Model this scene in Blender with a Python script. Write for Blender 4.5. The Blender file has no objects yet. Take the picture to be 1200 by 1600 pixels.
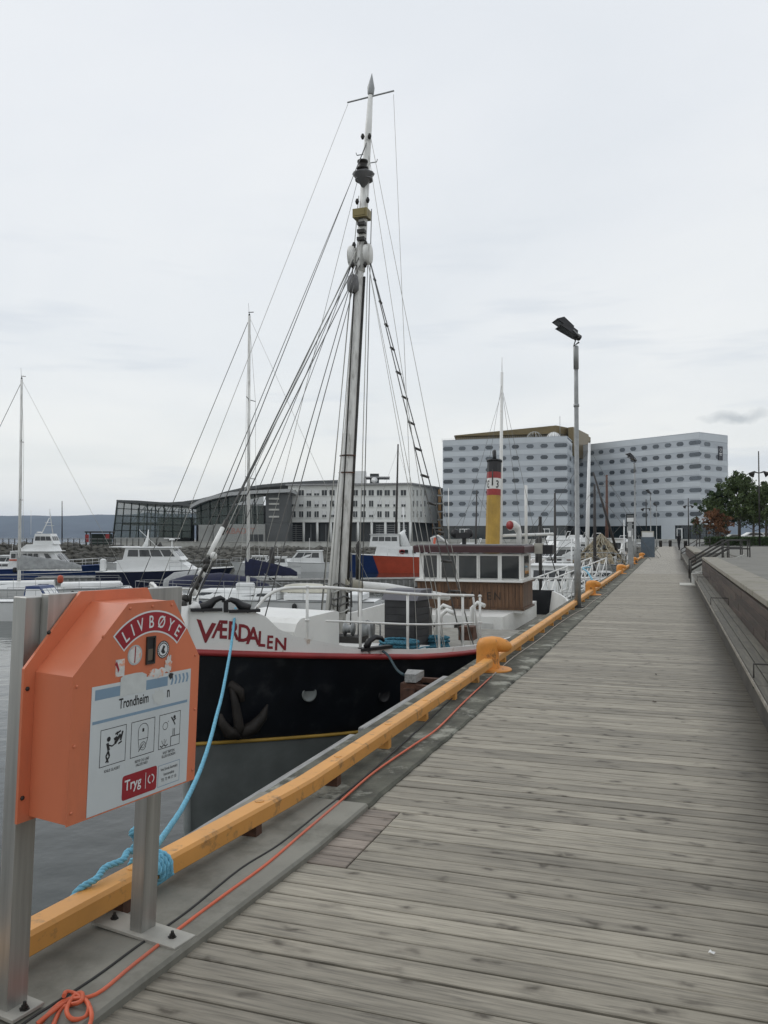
import bpy, math, random
from mathutils import Vector, Matrix, noise as mnoise
random.seed(7)
sc = bpy.context.scene
R = math.radians
# ------------------------------------------------------------------ camera
F = 1294.0; HOR = 838.0; H = 1.6
PITCH = math.atan((HOR - 800) / F)
cd = bpy.data.cameras.new('camera'); cam = bpy.data.objects.new('camera', cd)
sc.collection.objects.link(cam); sc.camera = cam
cam.location = (0, 0, H); cam.rotation_euler = (R(90) + PITCH, 0, 0)
cd.sensor_fit = 'VERTICAL'; cd.sensor_height = 36; cd.lens = 36 * F / 1600
cd.clip_start = .05; cd.clip_end = 40000
# ------------------------------------------------------------------ world, sun, exposure
def ray(px, py):
    u, v = px - 600, 800 - py
    return Vector((u, F * math.cos(PITCH) - v * math.sin(PITCH), F * math.sin(PITCH) + v * math.cos(PITCH)))
SUN_EL, SUN_AZ = R(38), R(-60)        # azimuth from +Y towards +X
w = bpy.data.worlds.new('World'); sc.world = w; w.use_nodes = True
nt = w.node_tree; nt.nodes.clear()
def N(nt, typ, **kw):
    n = nt.nodes.new(typ)
    for k, v in kw.items():
        if k.startswith('i_'):
            key = k[2:]
            n.inputs[int(key) if key.isdigit() else key.replace('_', ' ')].default_value = v
        else: setattr(n, k, v)
    return n
def ramp(nt, stops, interp='LINEAR'):
    r = nt.nodes.new('ShaderNodeValToRGB'); cr = r.color_ramp; cr.interpolation = interp
    while len(cr.elements) < len(stops): cr.elements.new(.5)
    for e, (p, c) in zip(cr.elements, stops):
        e.position = p; e.color = (*c, 1) if len(c) == 3 else c
    return r
out = N(nt, 'ShaderNodeOutputWorld')
sky = N(nt, 'ShaderNodeTexSky', sky_type='NISHITA', sun_disc=False, sun_elevation=SUN_EL, sun_rotation=SUN_AZ)
bg1 = N(nt, 'ShaderNodeBackground', i_Strength=.06); nt.links.new(sky.outputs[0], bg1.inputs[0])
tc = N(nt, 'ShaderNodeTexCoord'); sep = N(nt, 'ShaderNodeSeparateXYZ'); nt.links.new(tc.outputs['Generated'], sep.inputs[0])
# cloud deck: direction projected on a flat layer, so the clouds flatten towards the horizon
ad = N(nt, 'ShaderNodeMath', operation='ADD'); ad.inputs[1].default_value = .12
mx = N(nt, 'ShaderNodeMath', operation='MAXIMUM'); mx.inputs[1].default_value = .0
nt.links.new(sep.outputs[2], mx.inputs[0]); nt.links.new(mx.outputs[0], ad.inputs[0])
dv = N(nt, 'ShaderNodeVectorMath', operation='DIVIDE')
cmb = N(nt, 'ShaderNodeCombineXYZ')
for i in range(3): nt.links.new(ad.outputs[0], cmb.inputs[i])
nt.links.new(tc.outputs['Generated'], dv.inputs[0]); nt.links.new(cmb.outputs[0], dv.inputs[1])
mp = N(nt, 'ShaderNodeMapping'); mp.inputs['Scale'].default_value = (1, .8, .1); mp.inputs['Location'].default_value = (.7, 2.1, 0)
nt.links.new(dv.outputs[0], mp.inputs[0])
n1 = N(nt, 'ShaderNodeTexNoise', i_Scale=.8, i_Detail=5.0, i_Roughness=.5, i_Distortion=.3); nt.links.new(mp.outputs[0], n1.inputs['Vector'])
crp = ramp(nt, [(.28, (.60, .65, .70)), (.48, (.72, .75, .785)), (.72, (.84, .85, .85))]); nt.links.new(n1.outputs[0], crp.inputs[0])
# towards the horizon: warmer, brighter, with a bluer band
hz = ramp(nt, [(.0, (.85, .84, .77)), (.09, (.88, .87, .79)), (.2, (.74, .765, .765)), (.45, (.73, .755, .785)), (1, (.74, .765, .81))])
nt.links.new(mx.outputs[0], hz.inputs[0])
mm = N(nt, 'ShaderNodeMixRGB', blend_type='MIX'); mm.inputs[0].default_value = .48
nt.links.new(crp.outputs[0], mm.inputs[1]); nt.links.new(hz.outputs[0], mm.inputs[2])
# a few small darker scud clouds low over the horizon
mp2 = N(nt, 'ShaderNodeMapping'); mp2.inputs['Scale'].default_value = (1.1, 1.1, 9); mp2.inputs['Location'].default_value = (.12, 0, .5)
nt.links.new(tc.outputs['Generated'], mp2.inputs[0])
n2 = N(nt, 'ShaderNodeTexNoise', i_Scale=2.6, i_Detail=4.0, i_Roughness=.55); nt.links.new(mp2.outputs[0], n2.inputs['Vector'])
r2 = ramp(nt, [(.56, (0, 0, 0)), (.70, (1, 1, 1))]); nt.links.new(n2.outputs[0], r2.inputs[0])
bandr = ramp(nt, [(.03, (0, 0, 0)), (.07, (1, 1, 1)), (.22, (1, 1, 1)), (.4, (0, 0, 0))]); nt.links.new(mx.outputs[0], bandr.inputs[0])
ml = N(nt, 'ShaderNodeMath', operation='MULTIPLY'); nt.links.new(r2.outputs[0], ml.inputs[0]); nt.links.new(bandr.outputs[0], ml.inputs[1])
ml2 = N(nt, 'ShaderNodeMath', operation='MULTIPLY'); nt.links.new(ml.outputs[0], ml2.inputs[0]); ml2.inputs[1].default_value = .55
mm2 = N(nt, 'ShaderNodeMixRGB'); nt.links.new(ml2.outputs[0], mm2.inputs[0]); nt.links.new(mm.outputs[0], mm2.inputs[1]); mm2.inputs[2].default_value = (.55, .60, .66, 1)
# one small grey scud cloud low in the north-east
cdir = ray(1150, 650).normalized()
sbn = N(nt, 'ShaderNodeVectorMath', operation='SUBTRACT'); sbn.inputs[1].default_value = cdir; nt.links.new(tc.outputs['Generated'], sbn.inputs[0])
nz3 = N(nt, 'ShaderNodeTexNoise', i_Scale=22.0, i_Detail=4.0); nt.links.new(tc.outputs['Generated'], nz3.inputs['Vector'])
w3 = N(nt, 'ShaderNodeVectorMath', operation='SCALE'); w3.inputs['Scale'].default_value = .05; nt.links.new(nz3.outputs['Color'], w3.inputs[0])
a3 = N(nt, 'ShaderNodeVectorMath', operation='ADD'); nt.links.new(sbn.outputs[0], a3.inputs[0]); nt.links.new(w3.outputs[0], a3.inputs[1])
m3 = N(nt, 'ShaderNodeMapping'); m3.inputs['Location'].default_value = (-.025 * 30, -.025 * 10, -.025 * 95); m3.inputs['Scale'].default_value = (30, 10, 95); nt.links.new(a3.outputs[0], m3.inputs[0])
l3 = N(nt, 'ShaderNodeVectorMath', operation='LENGTH'); nt.links.new(m3.outputs[0], l3.inputs[0])
r3 = ramp(nt, [(.25, (.75,) * 3), (1.0, (0, 0, 0))]); nt.links.new(l3.outputs['Value'], r3.inputs[0])
mm3 = N(nt, 'ShaderNodeMixRGB'); nt.links.new(r3.outputs[0], mm3.inputs[0]); nt.links.new(mm2.outputs[0], mm3.inputs[1]); mm3.inputs[2].default_value = (.42, .45, .47, 1); mm2 = mm3
bg2 = N(nt, 'ShaderNodeBackground', i_Strength=1.2); nt.links.new(mm2.outputs[0], bg2.inputs[0])
mix = N(nt, 'ShaderNodeMixShader', i_0=.93); nt.links.new(bg1.outputs[0], mix.inputs[1]); nt.links.new(bg2.outputs[0], mix.inputs[2])
nt.links.new(mix.outputs[0], out.inputs[0])
sd = bpy.data.lights.new('sun', 'SUN'); sd.energy = .6; sd.angle = R(25); sd.color = (1, .97, .92)
sun = bpy.data.objects.new('sun', sd); sc.collection.objects.link(sun)
sdir = Vector((math.sin(SUN_AZ) * math.cos(SUN_EL), math.cos(SUN_AZ) * math.cos(SUN_EL), math.sin(SUN_EL)))
sun.rotation_euler = sdir.to_track_quat('Z', 'Y').to_euler(); sun.location = sdir * 50
sc.view_settings.view_transform = 'Standard'; sc.view_settings.look = 'None'
sc.view_settings.exposure = 0; sc.view_settings.gamma = 1; sc.view_settings.use_curve_mapping = False
# ------------------------------------------------------------------ geometry helpers
PHI = math.atan(448 / F); SP, CP = math.sin(PHI), math.cos(PHI)
YAWQ = math.pi / 2 - PHI               # rotation that turns local +X into the quay direction
WATER = -2.2
def Q(t, a, z=0.0): return Vector((t * SP + a * CP, t * CP - a * SP, z))
def U(px, py, Y):
    d = ray(px, py); k = Y / d.y; return Vector((d.x * k, Y, H + d.z * k))
def G(px, py, z=0.0):
    d = ray(px, py); k = (z - H) / d.z; return Vector((d.x * k, d.y * k, z))
def proj(p):
    x, y, z = p[0], p[1], p[2] - H
    dp = y * math.cos(PITCH) + z * math.sin(PITCH); yc = -y * math.sin(PITCH) + z * math.cos(PITCH)
    return 600 + F * x / dp, 800 - F * yc / dp
def planehit(px, py, A, B):
    n = Vector((B[1] - A[1], A[0] - B[0])); d = ray(px, py)
    k = (n.x * A[0] + n.y * A[1]) / (n.x * d.x + n.y * d.y); return Vector((d.x * k, d.y * k, H + d.z * k))
class MB:
    def __init__(s): s.v = []; s.f = []; s.sm = []
    def add(s, vs, fs, M=None, smooth=False):
        b = len(s.v)
        s.v += [tuple(M @ Vector(p)) if M else tuple(p) for p in vs]
        s.f += [tuple(b + i for i in f) for f in fs]; s.sm += [smooth] * len(fs); return s
    def box(s, c, d, M=None, rz=0, ch=0):
        x, y, z = d[0] / 2, d[1] / 2, d[2] / 2
        T = Matrix.Translation(c) @ Matrix.Rotation(rz, 4, 'Z')
        if M: T = M @ T
        if ch <= 0:
            vs = [(i * x, j * y, k * z) for k in (-1, 1) for j in (-1, 1) for i in (-1, 1)]
            fs = [(0, 2, 3, 1), (4, 5, 7, 6), (0, 1, 5, 4), (2, 6, 7, 3), (0, 4, 6, 2), (1, 3, 7, 5)]
        else:
            vs = [(i * x, j * y, -z) for j in (-1, 1) for i in (-1, 1)] + [(i * x, j * y, z - ch) for j in (-1, 1) for i in (-1, 1)] + [(i * (x - ch), j * (y - ch), z) for j in (-1, 1) for i in (-1, 1)]
            fs = [(0, 2, 3, 1), (8, 9, 11, 10)]
            for b in (0, 4): fs += [(b, b + 1, b + 5, b + 4), (b + 3, b + 2, b + 6, b + 7), (b + 2, b, b + 4, b + 6), (b + 1, b + 3, b + 7, b + 5)]
        return s.add(vs, fs, T)
    def prism(s, poly, z0, z1, M=None):     # poly CCW in xy
        n = len(poly)
        vs = [(x, y, z0) for x, y in poly] + [(x, y, z1) for x, y in poly]
        fs = [tuple(range(n - 1, -1, -1)), tuple(range(n, 2 * n))] + [(i, (i + 1) % n, n + (i + 1) % n, n + i) for i in range(n)]
        return s.add(vs, fs, M)
    def tube(s, p0, p1, r0, r1=None, n=8, M=None): return s.path([p0, p1], [r0, r0 if r1 is None else r1], n, M)
    def path(s, pts, r, n=8, M=None, caps=True, ph=0, smooth=True):
        pts = [Vector(p) for p in pts]; k = len(pts)
        rs = r if isinstance(r, (list, tuple)) else [r] * k
        vs = []; fs = []; up = None
        for i, p in enumerate(pts):
            d = (pts[min(i + 1, k - 1)] - pts[max(i - 1, 0)]); d = d.normalized() if d.length > 1e-9 else Vector((0, 0, 1))
            if up is None:
                up = Vector((0, 0, 1)) if abs(d.z) < .9 else Vector((1, 0, 0))
            x = up - d * up.dot(d); x.normalize(); up = x; y = d.cross(x)
            for j in range(n):
                a = 2 * math.pi * j / n + ph; vs.append(p + (x * math.cos(a) + y * math.sin(a)) * rs[i])
        for i in range(k - 1):
            for j in range(n):
                a = i * n + j; b = i * n + (j + 1) % n; fs.append((a, b, b + n, a + n))
        s.add(vs, fs, M, smooth)
        if caps:
            b0 = len(s.v) - k * n
            s.f += [tuple(b0 + j for j in range(n - 1, -1, -1)), tuple(b0 + (k - 1) * n + j for j in range(n))]; s.sm += [False, False]
        return s
    def lathe(s, prof, n=16, M=None, smooth=True):   # prof [(r,z)]
        vs = []; fs = []; k = len(prof)
        for r, z in prof:
            for j in range(n):
                a = 2 * math.pi * j / n; vs.append((r * math.cos(a), r * math.sin(a), z))
        for i in range(k - 1):
            for j in range(n): fs.append((i * n + j, i * n + (j + 1) % n, (i + 1) * n + (j + 1) % n, (i + 1) * n + j))
        fs += [tuple(range(n - 1, -1, -1)), tuple((k - 1) * n + j for j in range(n))]
        return s.add(vs, fs, M, smooth)
    def quad(s, *p, M=None): return s.add(p, [tuple(range(len(p)))], M)
    def grid(s, rows, M=None, smooth=True, flip=False):   # rows of equal-length point lists
        m = len(rows[0]); vs = [p for r in rows for p in r]; fs = []
        for i in range(len(rows) - 1):
            for j in range(m - 1):
                a = i * m + j; f = (a, a + 1, a + m + 1, a + m); fs.append(f[::-1] if flip else f)
        return s.add(vs, fs, M, smooth)
    def mesh(s, name, m=None):
        me = bpy.data.meshes.new(name); me.from_pydata([tuple(p) for p in s.v], [], s.f)
        me.polygons.foreach_set('use_smooth', s.sm); me.update()
        if m: me.materials.append(m)
        return me
    def build(s, name, m=None, parent=None, label=None, kind=None):
        return put(name, s.mesh(name, m), parent, label, kind)
def put(name, me, parent=None, label=None, kind=None, loc=None, rot=None):
    o = bpy.data.objects.new(name, me); sc.collection.objects.link(o)
    if parent: o.parent = parent
    if label: o['label'] = label
    if kind: o['kind'] = kind
    if loc is not None: o.location = loc
    if rot is not None: o.rotation_euler = rot
    return o
def thing(name, label, cat, loc=(0, 0, 0), rz=0, group=None, rot=None):
    o = bpy.data.objects.new(name, None); sc.collection.objects.link(o); o.empty_display_size = .1
    o.location = loc; o.rotation_euler = rot if rot else (0, 0, rz); o['label'] = label; o['category'] = cat
    if group: o['group'] = group
    return o
def tag(o, label, cat, group=None):
    o['label'] = label; o['category'] = cat
    if group: o['group'] = group
    return o
def copy_tree(o, parent=None):
    c = o.copy(); sc.collection.objects.link(c)
    if parent: c.parent = parent
    for ch in [x for x in sc.objects if x.parent == o]: copy_tree(ch, c)
    return c
def spath(pts, sub=6):       # Catmull-Rom
    P = [Vector(p) for p in pts]; out = []
    for i in range(len(P) - 1):
        a, b, c, d = P[max(i - 1, 0)], P[i], P[i + 1], P[min(i + 2, len(P) - 1)]
        for k in range(sub):
            t = k / sub
            out.append(.5 * ((2 * b) + (c - a) * t + (2 * a - 5 * b + 4 * c - d) * t * t + (3 * b - a - 3 * c + d) * t ** 3))
    out.append(P[-1]); return out
def resample(pts, step):
    out = [pts[0]]; acc = 0
    for a, b in zip(pts, pts[1:]):
        L = (b - a).length; t = step - acc
        while t < L: out.append(a.lerp(b, t / L)); t += step
        acc = L - (t - step)
    out.append(pts[-1]); return out
def rope(mb, pts, r, pitch=None, n=6, strands=3):   # laid rope: helical strands
    pitch = pitch or r * 7
    pts = resample(pts, pitch / 7)
    up = Vector((0, 0, 1)); fr = []; k = len(pts); L = 0
    for i, p in enumerate(pts):
        d = (pts[min(i + 1, k - 1)] - pts[max(i - 1, 0)]).normalized()
        x = up - d * up.dot(d)
        if x.length < 1e-3: x = Vector((1, 0, 0)) - d * d.x
        x.normalize(); up = x; y = d.cross(x)
        if i: L += (p - pts[i - 1]).length
        fr.append((p, x, y, L))
    for s in range(strands):
        q = []
        for p, x, y, l in fr:
            a = 2 * math.pi * (l / pitch + s / strands); q.append(p + (x * math.cos(a) + y * math.sin(a)) * r * .5)
        mb.path(q, r * .56, n)
    return mb
_tc = {}
def text(body, size=1.0, align='LEFT', sx=1.0, bold=0.0):   # flat glyph outlines as (verts, faces) in xy
    key = (body, align, bold)
    if key not in _tc:
        c = bpy.data.curves.new('t', 'FONT'); c.body = body; c.align_x = align; c.size = 1; c.fill_mode = 'FRONT'; c.resolution_u = 3; c.offset = bold
        o = bpy.data.objects.new('t', c); sc.collection.objects.link(o)
        bpy.context.view_layer.update()
        me = bpy.data.meshes.new_from_object(o.evaluated_get(bpy.context.evaluated_depsgraph_get()))
        _tc[key] = ([tuple(v.co) for v in me.vertices], [tuple(p.vertices) for p in me.polygons])
        bpy.data.objects.remove(o); bpy.data.curves.remove(c); bpy.data.meshes.remove(me)
    v, f = _tc[key]
    return [(x * size * sx, y * size, 0) for x, y, z in v], f
# ------------------------------------------------------------------ materials
MATS = {}
def mat(name, col, rough=.6, metal=0.0, var=.12, scale=3.0, stretch=(1, 1, 1), bump=.15, bscale=60.0, dirt=None, dscale=1.2, dlo=.5, dhi=.7, damt=.6, rnd=0.0, coat=0, spec=.5, coords='Object', bdist=.002):
    m = bpy.data.materials.new(name); m.use_nodes = True; nt = m.node_tree; b = nt.nodes['Principled BSDF']
    L = nt.links.new
    tc = N(nt, 'ShaderNodeTexCoord'); mp = N(nt, 'ShaderNodeMapping'); mp.inputs['Scale'].default_value = stretch
    L(tc.outputs[coords], mp.inputs[0])
    oi = N(nt, 'ShaderNodeObjectInfo')
    off = N(nt, 'ShaderNodeMath', operation='MULTIPLY'); off.inputs[1].default_value = 37.0; L(oi.outputs['Random'], off.inputs[0])
    va = N(nt, 'ShaderNodeVectorMath', operation='ADD'); L(mp.outputs[0], va.inputs[0]); L(off.outputs[0], va.inputs[1])
    n = N(nt, 'ShaderNodeTexNoise', i_Scale=scale, i_Detail=6.0, i_Roughness=.6); L(va.outputs[0], n.inputs['Vector'])
    lo = tuple(c * (1 - var * 1.6) for c in col); hi = tuple(min(1, c * (1 + var * 1.4)) for c in col)
    r = ramp(nt, [(.3, lo), (.7, hi)]); L(n.outputs[0], r.inputs[0]); cur = r.outputs[0]
    if dirt:
        nd = N(nt, 'ShaderNodeTexNoise', i_Scale=dscale, i_Detail=8.0, i_Roughness=.65); L(va.outputs[0], nd.inputs['Vector'])
        rd = ramp(nt, [(dlo, (0, 0, 0)), (dhi, (damt,) * 3)]); L(nd.outputs[0], rd.inputs[0])
        mx = N(nt, 'ShaderNodeMixRGB'); L(rd.outputs[0], mx.inputs[0]); L(cur, mx.inputs[1]); mx.inputs[2].default_value = (*dirt, 1); cur = mx.outputs[0]
    if rnd:
        mr = N(nt, 'ShaderNodeMapRange'); mr.inputs['To Min'].default_value = 1 - rnd; mr.inputs['To Max'].default_value = 1 + rnd * .6
        L(oi.outputs['Random'], mr.inputs[0])
        mv = N(nt, 'ShaderNodeVectorMath', operation='SCALE'); L(cur, mv.inputs[0]); L(mr.outputs[0], mv.inputs['Scale']); cur = mv.outputs[0]
    L(cur, b.inputs['Base Color'])
    rr = N(nt, 'ShaderNodeMapRange'); rr.inputs['To Min'].default_value = max(.02, rough - .08); rr.inputs['To Max'].default_value = min(1, rough + .1)
    L(n.outputs[0], rr.inputs[0]); L(rr.outputs[0], b.inputs['Roughness'])
    b.inputs['Metallic'].default_value = metal; b.inputs['Specular IOR Level'].default_value = spec
    if coat: b.inputs['Coat Weight'].default_value = coat
    if bump:
        nb = N(nt, 'ShaderNodeTexNoise', i_Scale=bscale, i_Detail=4.0); L(va.outputs[0], nb.inputs['Vector'])
        bp = N(nt, 'ShaderNodeBump', i_Strength=bump, i_Distance=bdist); L(nb.outputs[0], bp.inputs['Height']); L(bp.outputs[0], b.inputs['Normal'])
    MATS[name] = m; return m
def wood_deck(name, base, perobj=True):
    m = bpy.data.materials.new(name); m.use_nodes = True; nt = m.node_tree; b = nt.nodes['Principled BSDF']; L = nt.links.new
    tc = N(nt, 'ShaderNodeTexCoord'); oi = N(nt, 'ShaderNodeObjectInfo')
    off = N(nt, 'ShaderNodeMath', operation='MULTIPLY'); off.inputs[1].default_value = 91.0; L(oi.outputs['Random'], off.inputs[0])
    va = N(nt, 'ShaderNodeVectorMath', operation='ADD'); L(tc.outputs['Object'], va.inputs[0]); L(off.outputs[0], va.inputs[1])
    # knots / dark smudges
    mk = N(nt, 'ShaderNodeMapping'); mk.inputs['Scale'].default_value = (8.2, 4.4, 1); L(va.outputs[0], mk.inputs[0])   # x = across plank, y = along
    nw = N(nt, 'ShaderNodeTexNoise', i_Scale=9.0, i_Detail=3.0); L(va.outputs[0], nw.inputs['Vector'])
    wv = N(nt, 'ShaderNodeVectorMath', operation='SCALE'); wv.inputs['Scale'].default_value = .8; L(nw.outputs['Color'], wv.inputs[0])
    wa = N(nt, 'ShaderNodeVectorMath', operation='ADD'); L(mk.outputs[0], wa.inputs[0]); L(wv.outputs[0], wa.inputs[1])
    vo = N(nt, 'ShaderNodeTexVoronoi', i_Scale=1.0, voronoi_dimensions='2D'); L(wa.outputs[0], vo.inputs['Vector'])
    kr = ramp(nt, [(.05, (.85,) * 3), (.12, (.5,) * 3), (.2, (.18,) * 3), (.34, (0, 0, 0))]); L(vo.outputs['Distance'], kr.inputs[0])
    # only part of the cells carry a knot
    sc_ = N(nt, 'ShaderNodeSeparateXYZ'); L(vo.outputs['Color'], sc_.inputs[0])
    gt = N(nt, 'ShaderNodeMapRange'); gt.inputs['From Min'].default_value = .4; gt.inputs['From Max'].default_value = .85; L(sc_.outputs[0], gt.inputs[0])
    km = N(nt, 'ShaderNodeMath', operation='MULTIPLY'); L(kr.outputs[0], km.inputs[0]); L(gt.outputs[0], km.inputs[1])
    # grain
    mg = N(nt, 'ShaderNodeMapping'); mg.inputs['Scale'].default_value = (55, 3.0, 20); L(va.outputs[0], mg.inputs[0])
    ng = N(nt, 'ShaderNodeTexNoise', i_Scale=1.0, i_Detail=5.0, i_Roughness=.65, i_Distortion=.6); L(mg.outputs[0], ng.inputs['Vector'])
    gr = ramp(nt, [(.30, tuple(c * .55 for c in base)), (.5, base), (.70, tuple(c * 1.3 for c in base))]); L(ng.outputs[0], gr.inputs[0])
    nl = N(nt, 'ShaderNodeTexNoise', i_Scale=1.1, i_Detail=4.0)
    L(tc.outputs['Object'] if not perobj else va.outputs[0], nl.inputs['Vector'])
    lr = N(nt, 'ShaderNodeMapRange'); lr.inputs['From Min'].default_value = .3; lr.inputs['From Max'].default_value = .7; lr.inputs['To Min'].default_value = .84; lr.inputs['To Max'].default_value = 1.12; L(nl.outputs[0], lr.inputs[0])
    pr = N(nt, 'ShaderNodeMapRange'); pr.inputs['To Min'].default_value = .78; pr.inputs['To Max'].default_value = 1.14; L(oi.outputs['Random'], pr.inputs[0])
    mu = N(nt, 'ShaderNodeMath', operation='MULTIPLY'); L(lr.outputs[0], mu.inputs[0]); L(pr.outputs[0], mu.inputs[1])
    s1 = N(nt, 'ShaderNodeVectorMath', operation='SCALE'); L(gr.outputs[0], s1.inputs[0]); L(mu.outputs[0], s1.inputs['Scale'])
    mx = N(nt, 'ShaderNodeMixRGB'); L(km.outputs[0], mx.inputs[0]); L(s1.outputs[0], mx.inputs[1]); mx.inputs[2].default_value = (.055, .045, .032, 1)
    # boards get darker towards the bench, with an uneven edge
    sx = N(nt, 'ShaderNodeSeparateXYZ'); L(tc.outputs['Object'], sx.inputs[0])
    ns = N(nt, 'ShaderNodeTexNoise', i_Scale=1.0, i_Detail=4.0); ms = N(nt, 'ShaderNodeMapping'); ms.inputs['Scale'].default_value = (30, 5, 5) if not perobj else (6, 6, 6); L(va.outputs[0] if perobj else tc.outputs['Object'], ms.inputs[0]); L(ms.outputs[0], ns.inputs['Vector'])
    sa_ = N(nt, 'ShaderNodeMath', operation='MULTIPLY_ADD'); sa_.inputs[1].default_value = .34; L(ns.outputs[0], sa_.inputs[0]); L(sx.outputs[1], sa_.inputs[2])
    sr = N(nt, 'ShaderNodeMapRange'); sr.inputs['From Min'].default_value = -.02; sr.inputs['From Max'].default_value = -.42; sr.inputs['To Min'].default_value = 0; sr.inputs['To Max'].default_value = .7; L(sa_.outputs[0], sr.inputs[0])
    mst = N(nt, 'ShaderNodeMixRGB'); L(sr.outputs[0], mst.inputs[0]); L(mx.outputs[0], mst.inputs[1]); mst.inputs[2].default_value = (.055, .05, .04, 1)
    L(mst.outputs[0], b.inputs['Base Color'])
    b.inputs['Roughness'].default_value = .62; b.inputs['Specular IOR Level'].default_value = .35
    bp = N(nt, 'ShaderNodeBump', i_Strength=.5, i_Distance=.002); L(ng.outputs[0], bp.inputs['Height']); L(bp.outputs[0], b.inputs['Normal'])
    return m
def water_mat():
    m = bpy.data.materials.new('harbour_water'); m.use_nodes = True; nt = m.node_tree; b = nt.nodes['Principled BSDF']; L = nt.links.new
    b.inputs['Base Color'].default_value = (.022, .030, .028, 1); b.inputs['Roughness'].default_value = .04; b.inputs['IOR'].default_value = 1.33
    tc = N(nt, 'ShaderNodeTexCoord'); n1 = N(nt, 'ShaderNodeTexNoise', i_Scale=1.1, i_Detail=4.0, i_Roughness=.5); L(tc.outputs['Object'], n1.inputs['Vector'])
    bp = N(nt, 'ShaderNodeBump', i_Strength=.3, i_Distance=.10); L(n1.outputs[0], bp.inputs['Height']); L(bp.outputs[0], b.inputs['Normal'])
    return m
def glass_mat(name, col, rough=.05, alpha=None, var=.3):
    m = bpy.data.materials.new(name); m.use_nodes = True; nt = m.node_tree; b = nt.nodes['Principled BSDF']; L = nt.links.new
    tc = N(nt, 'ShaderNodeTexCoord'); n = N(nt, 'ShaderNodeTexNoise', i_Scale=.8, i_Detail=3.0); L(tc.outputs['Object'], n.inputs['Vector'])
    r = ramp(nt, [(.3, tuple(c * (1 - var) for c in col)), (.7, tuple(c * (1 + var) for c in col))]); L(n.outputs[0], r.inputs[0]); L(r.outputs[0], b.inputs['Base Color'])
    b.inputs['Roughness'].default_value = rough; b.inputs['Specular IOR Level'].default_value = .6
    if alpha is not None: b.inputs['Alpha'].default_value = alpha
    return m
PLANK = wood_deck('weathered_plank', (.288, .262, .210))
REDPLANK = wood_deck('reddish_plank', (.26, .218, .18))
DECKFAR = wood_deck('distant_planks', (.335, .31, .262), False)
CONC = mat('quay_concrete', (.17, .165, .135), .85, scale=2.5, var=.22, dirt=(.06, .06, .045), dlo=.48, dhi=.72, damt=.8, dscale=2.2, bump=.5, bscale=90, bdist=.003)
CONCN = mat('clean_concrete', (.225, .218, .185), .8, scale=1.8, var=.13, dirt=(.085, .082, .062), dlo=.47, dhi=.68, damt=.65, dscale=3.5, bump=.5, bscale=90)
CONCD = mat('mossy_concrete', (.10, .10, .078), .9, scale=3.5, var=.4, dirt=(.33, .33, .28), dlo=.54, dhi=.62, damt=.8, dscale=2.6, bump=.7, bscale=60, bdist=.004)
YEL = mat('yellow_paint', (.68, .325, .08), .5, scale=1.5, var=.1, dirt=(.17, .11, .06), dlo=.56, dhi=.68, damt=.75, dscale=9, bump=.25, bscale=120, bdist=.001)
ORB = mat('bollard_orange_paint', (.70, .29, .055), .5, scale=2, var=.1, dirt=(.16, .09, .045), dlo=.57, dhi=.68, damt=.75, dscale=8, bump=.3, bscale=90)
ALU = mat('brushed_aluminium', (.42, .42, .40), .42, .7, scale=2, stretch=(14, 14, .6), var=.12, bump=.06, bscale=90, dirt=(.24, .24, .22), dscale=2.2, dlo=.5, dhi=.75, damt=.6)
GALV = mat('galvanised_steel', (.33, .34, .34), .55, .6, scale=9, var=.12, bump=.1)
ORG = mat('orange_sheet_metal', (.60, .175, .085), .42, scale=1.3, var=.06, bump=.05, bscale=30, dirt=(.36, .13, .08), dscale=3.2, dlo=.5, dhi=.75, damt=.5, stretch=(1.6, 1.6, .45))
PLATE = mat('mounting_plate', (.38, .37, .33), .6, .2, scale=5, var=.12)
STEELDK = mat('dark_steel', (.045, .043, .04), .5, .5, var=.3)
RUST = mat('rusty_steel', (.10, .05, .032), .8, .2, var=.4, scale=7, bump=.5)
RUBBER = mat('black_rubber', (.018, .018, .018), .7)
WHT = mat('white_paint', (.74, .74, .71), .42, scale=1.5, var=.05, dirt=(.42, .36, .27), dlo=.60, dhi=.78, damt=.45, dscale=3.5)
WHTH = mat('white_hull_paint', (.76, .76, .73), .4, scale=1.5, var=.05, dirt=(.33, .20, .11), dlo=.60, dhi=.70, damt=.75, dscale=6, stretch=(1, 1, .5))
GEL = mat('white_gelcoat', (.76, .77, .76), .3, scale=.7, var=.05, dirt=(.5, .5, .47), dlo=.55, dhi=.85, damt=.5, bump=0)
GRYH = mat('grey_hull_paint', (.16, .175, .17), .5, scale=2, var=.15)
NAVY = mat('black_hull_paint', (.006, .008, .012), .42, scale=2, var=.3, bump=.35, bscale=7, bdist=.004, dirt=(.04, .042, .044), dlo=.56, dhi=.72, damt=.65, dscale=4)
REDP = mat('red_paint', (.30, .03, .03), .45, var=.12)
LETR = mat('lettering_red', (.22, .018, .025), .5, var=.15, scale=12)
MUST = mat('mustard_paint', (.42, .26, .045), .5, var=.12, scale=3, dirt=(.2, .12, .03), dlo=.6, dhi=.8)
BLKP = mat('black_paint', (.012, .012, .014), .45)
SPAR = mat('painted_mast', (.72, .72, .69), .5, scale=3, stretch=(6, 6, .7), var=.12, dirt=(.16, .14, .11), dlo=.52, dhi=.68, damt=.7, dscale=2.2)
WIRE = mat('wire_rope', (.13, .13, .125), .6, .3)
WIREL = mat('pale_cord', (.45, .45, .42), .8)
WOODB = mat('varnished_boards', (.115, .058, .028), .5, scale=2.2, stretch=(10, 10, .8), var=.35, rnd=.3, dirt=(.22, .12, .06), dlo=.5, dhi=.7, damt=.6)
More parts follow.
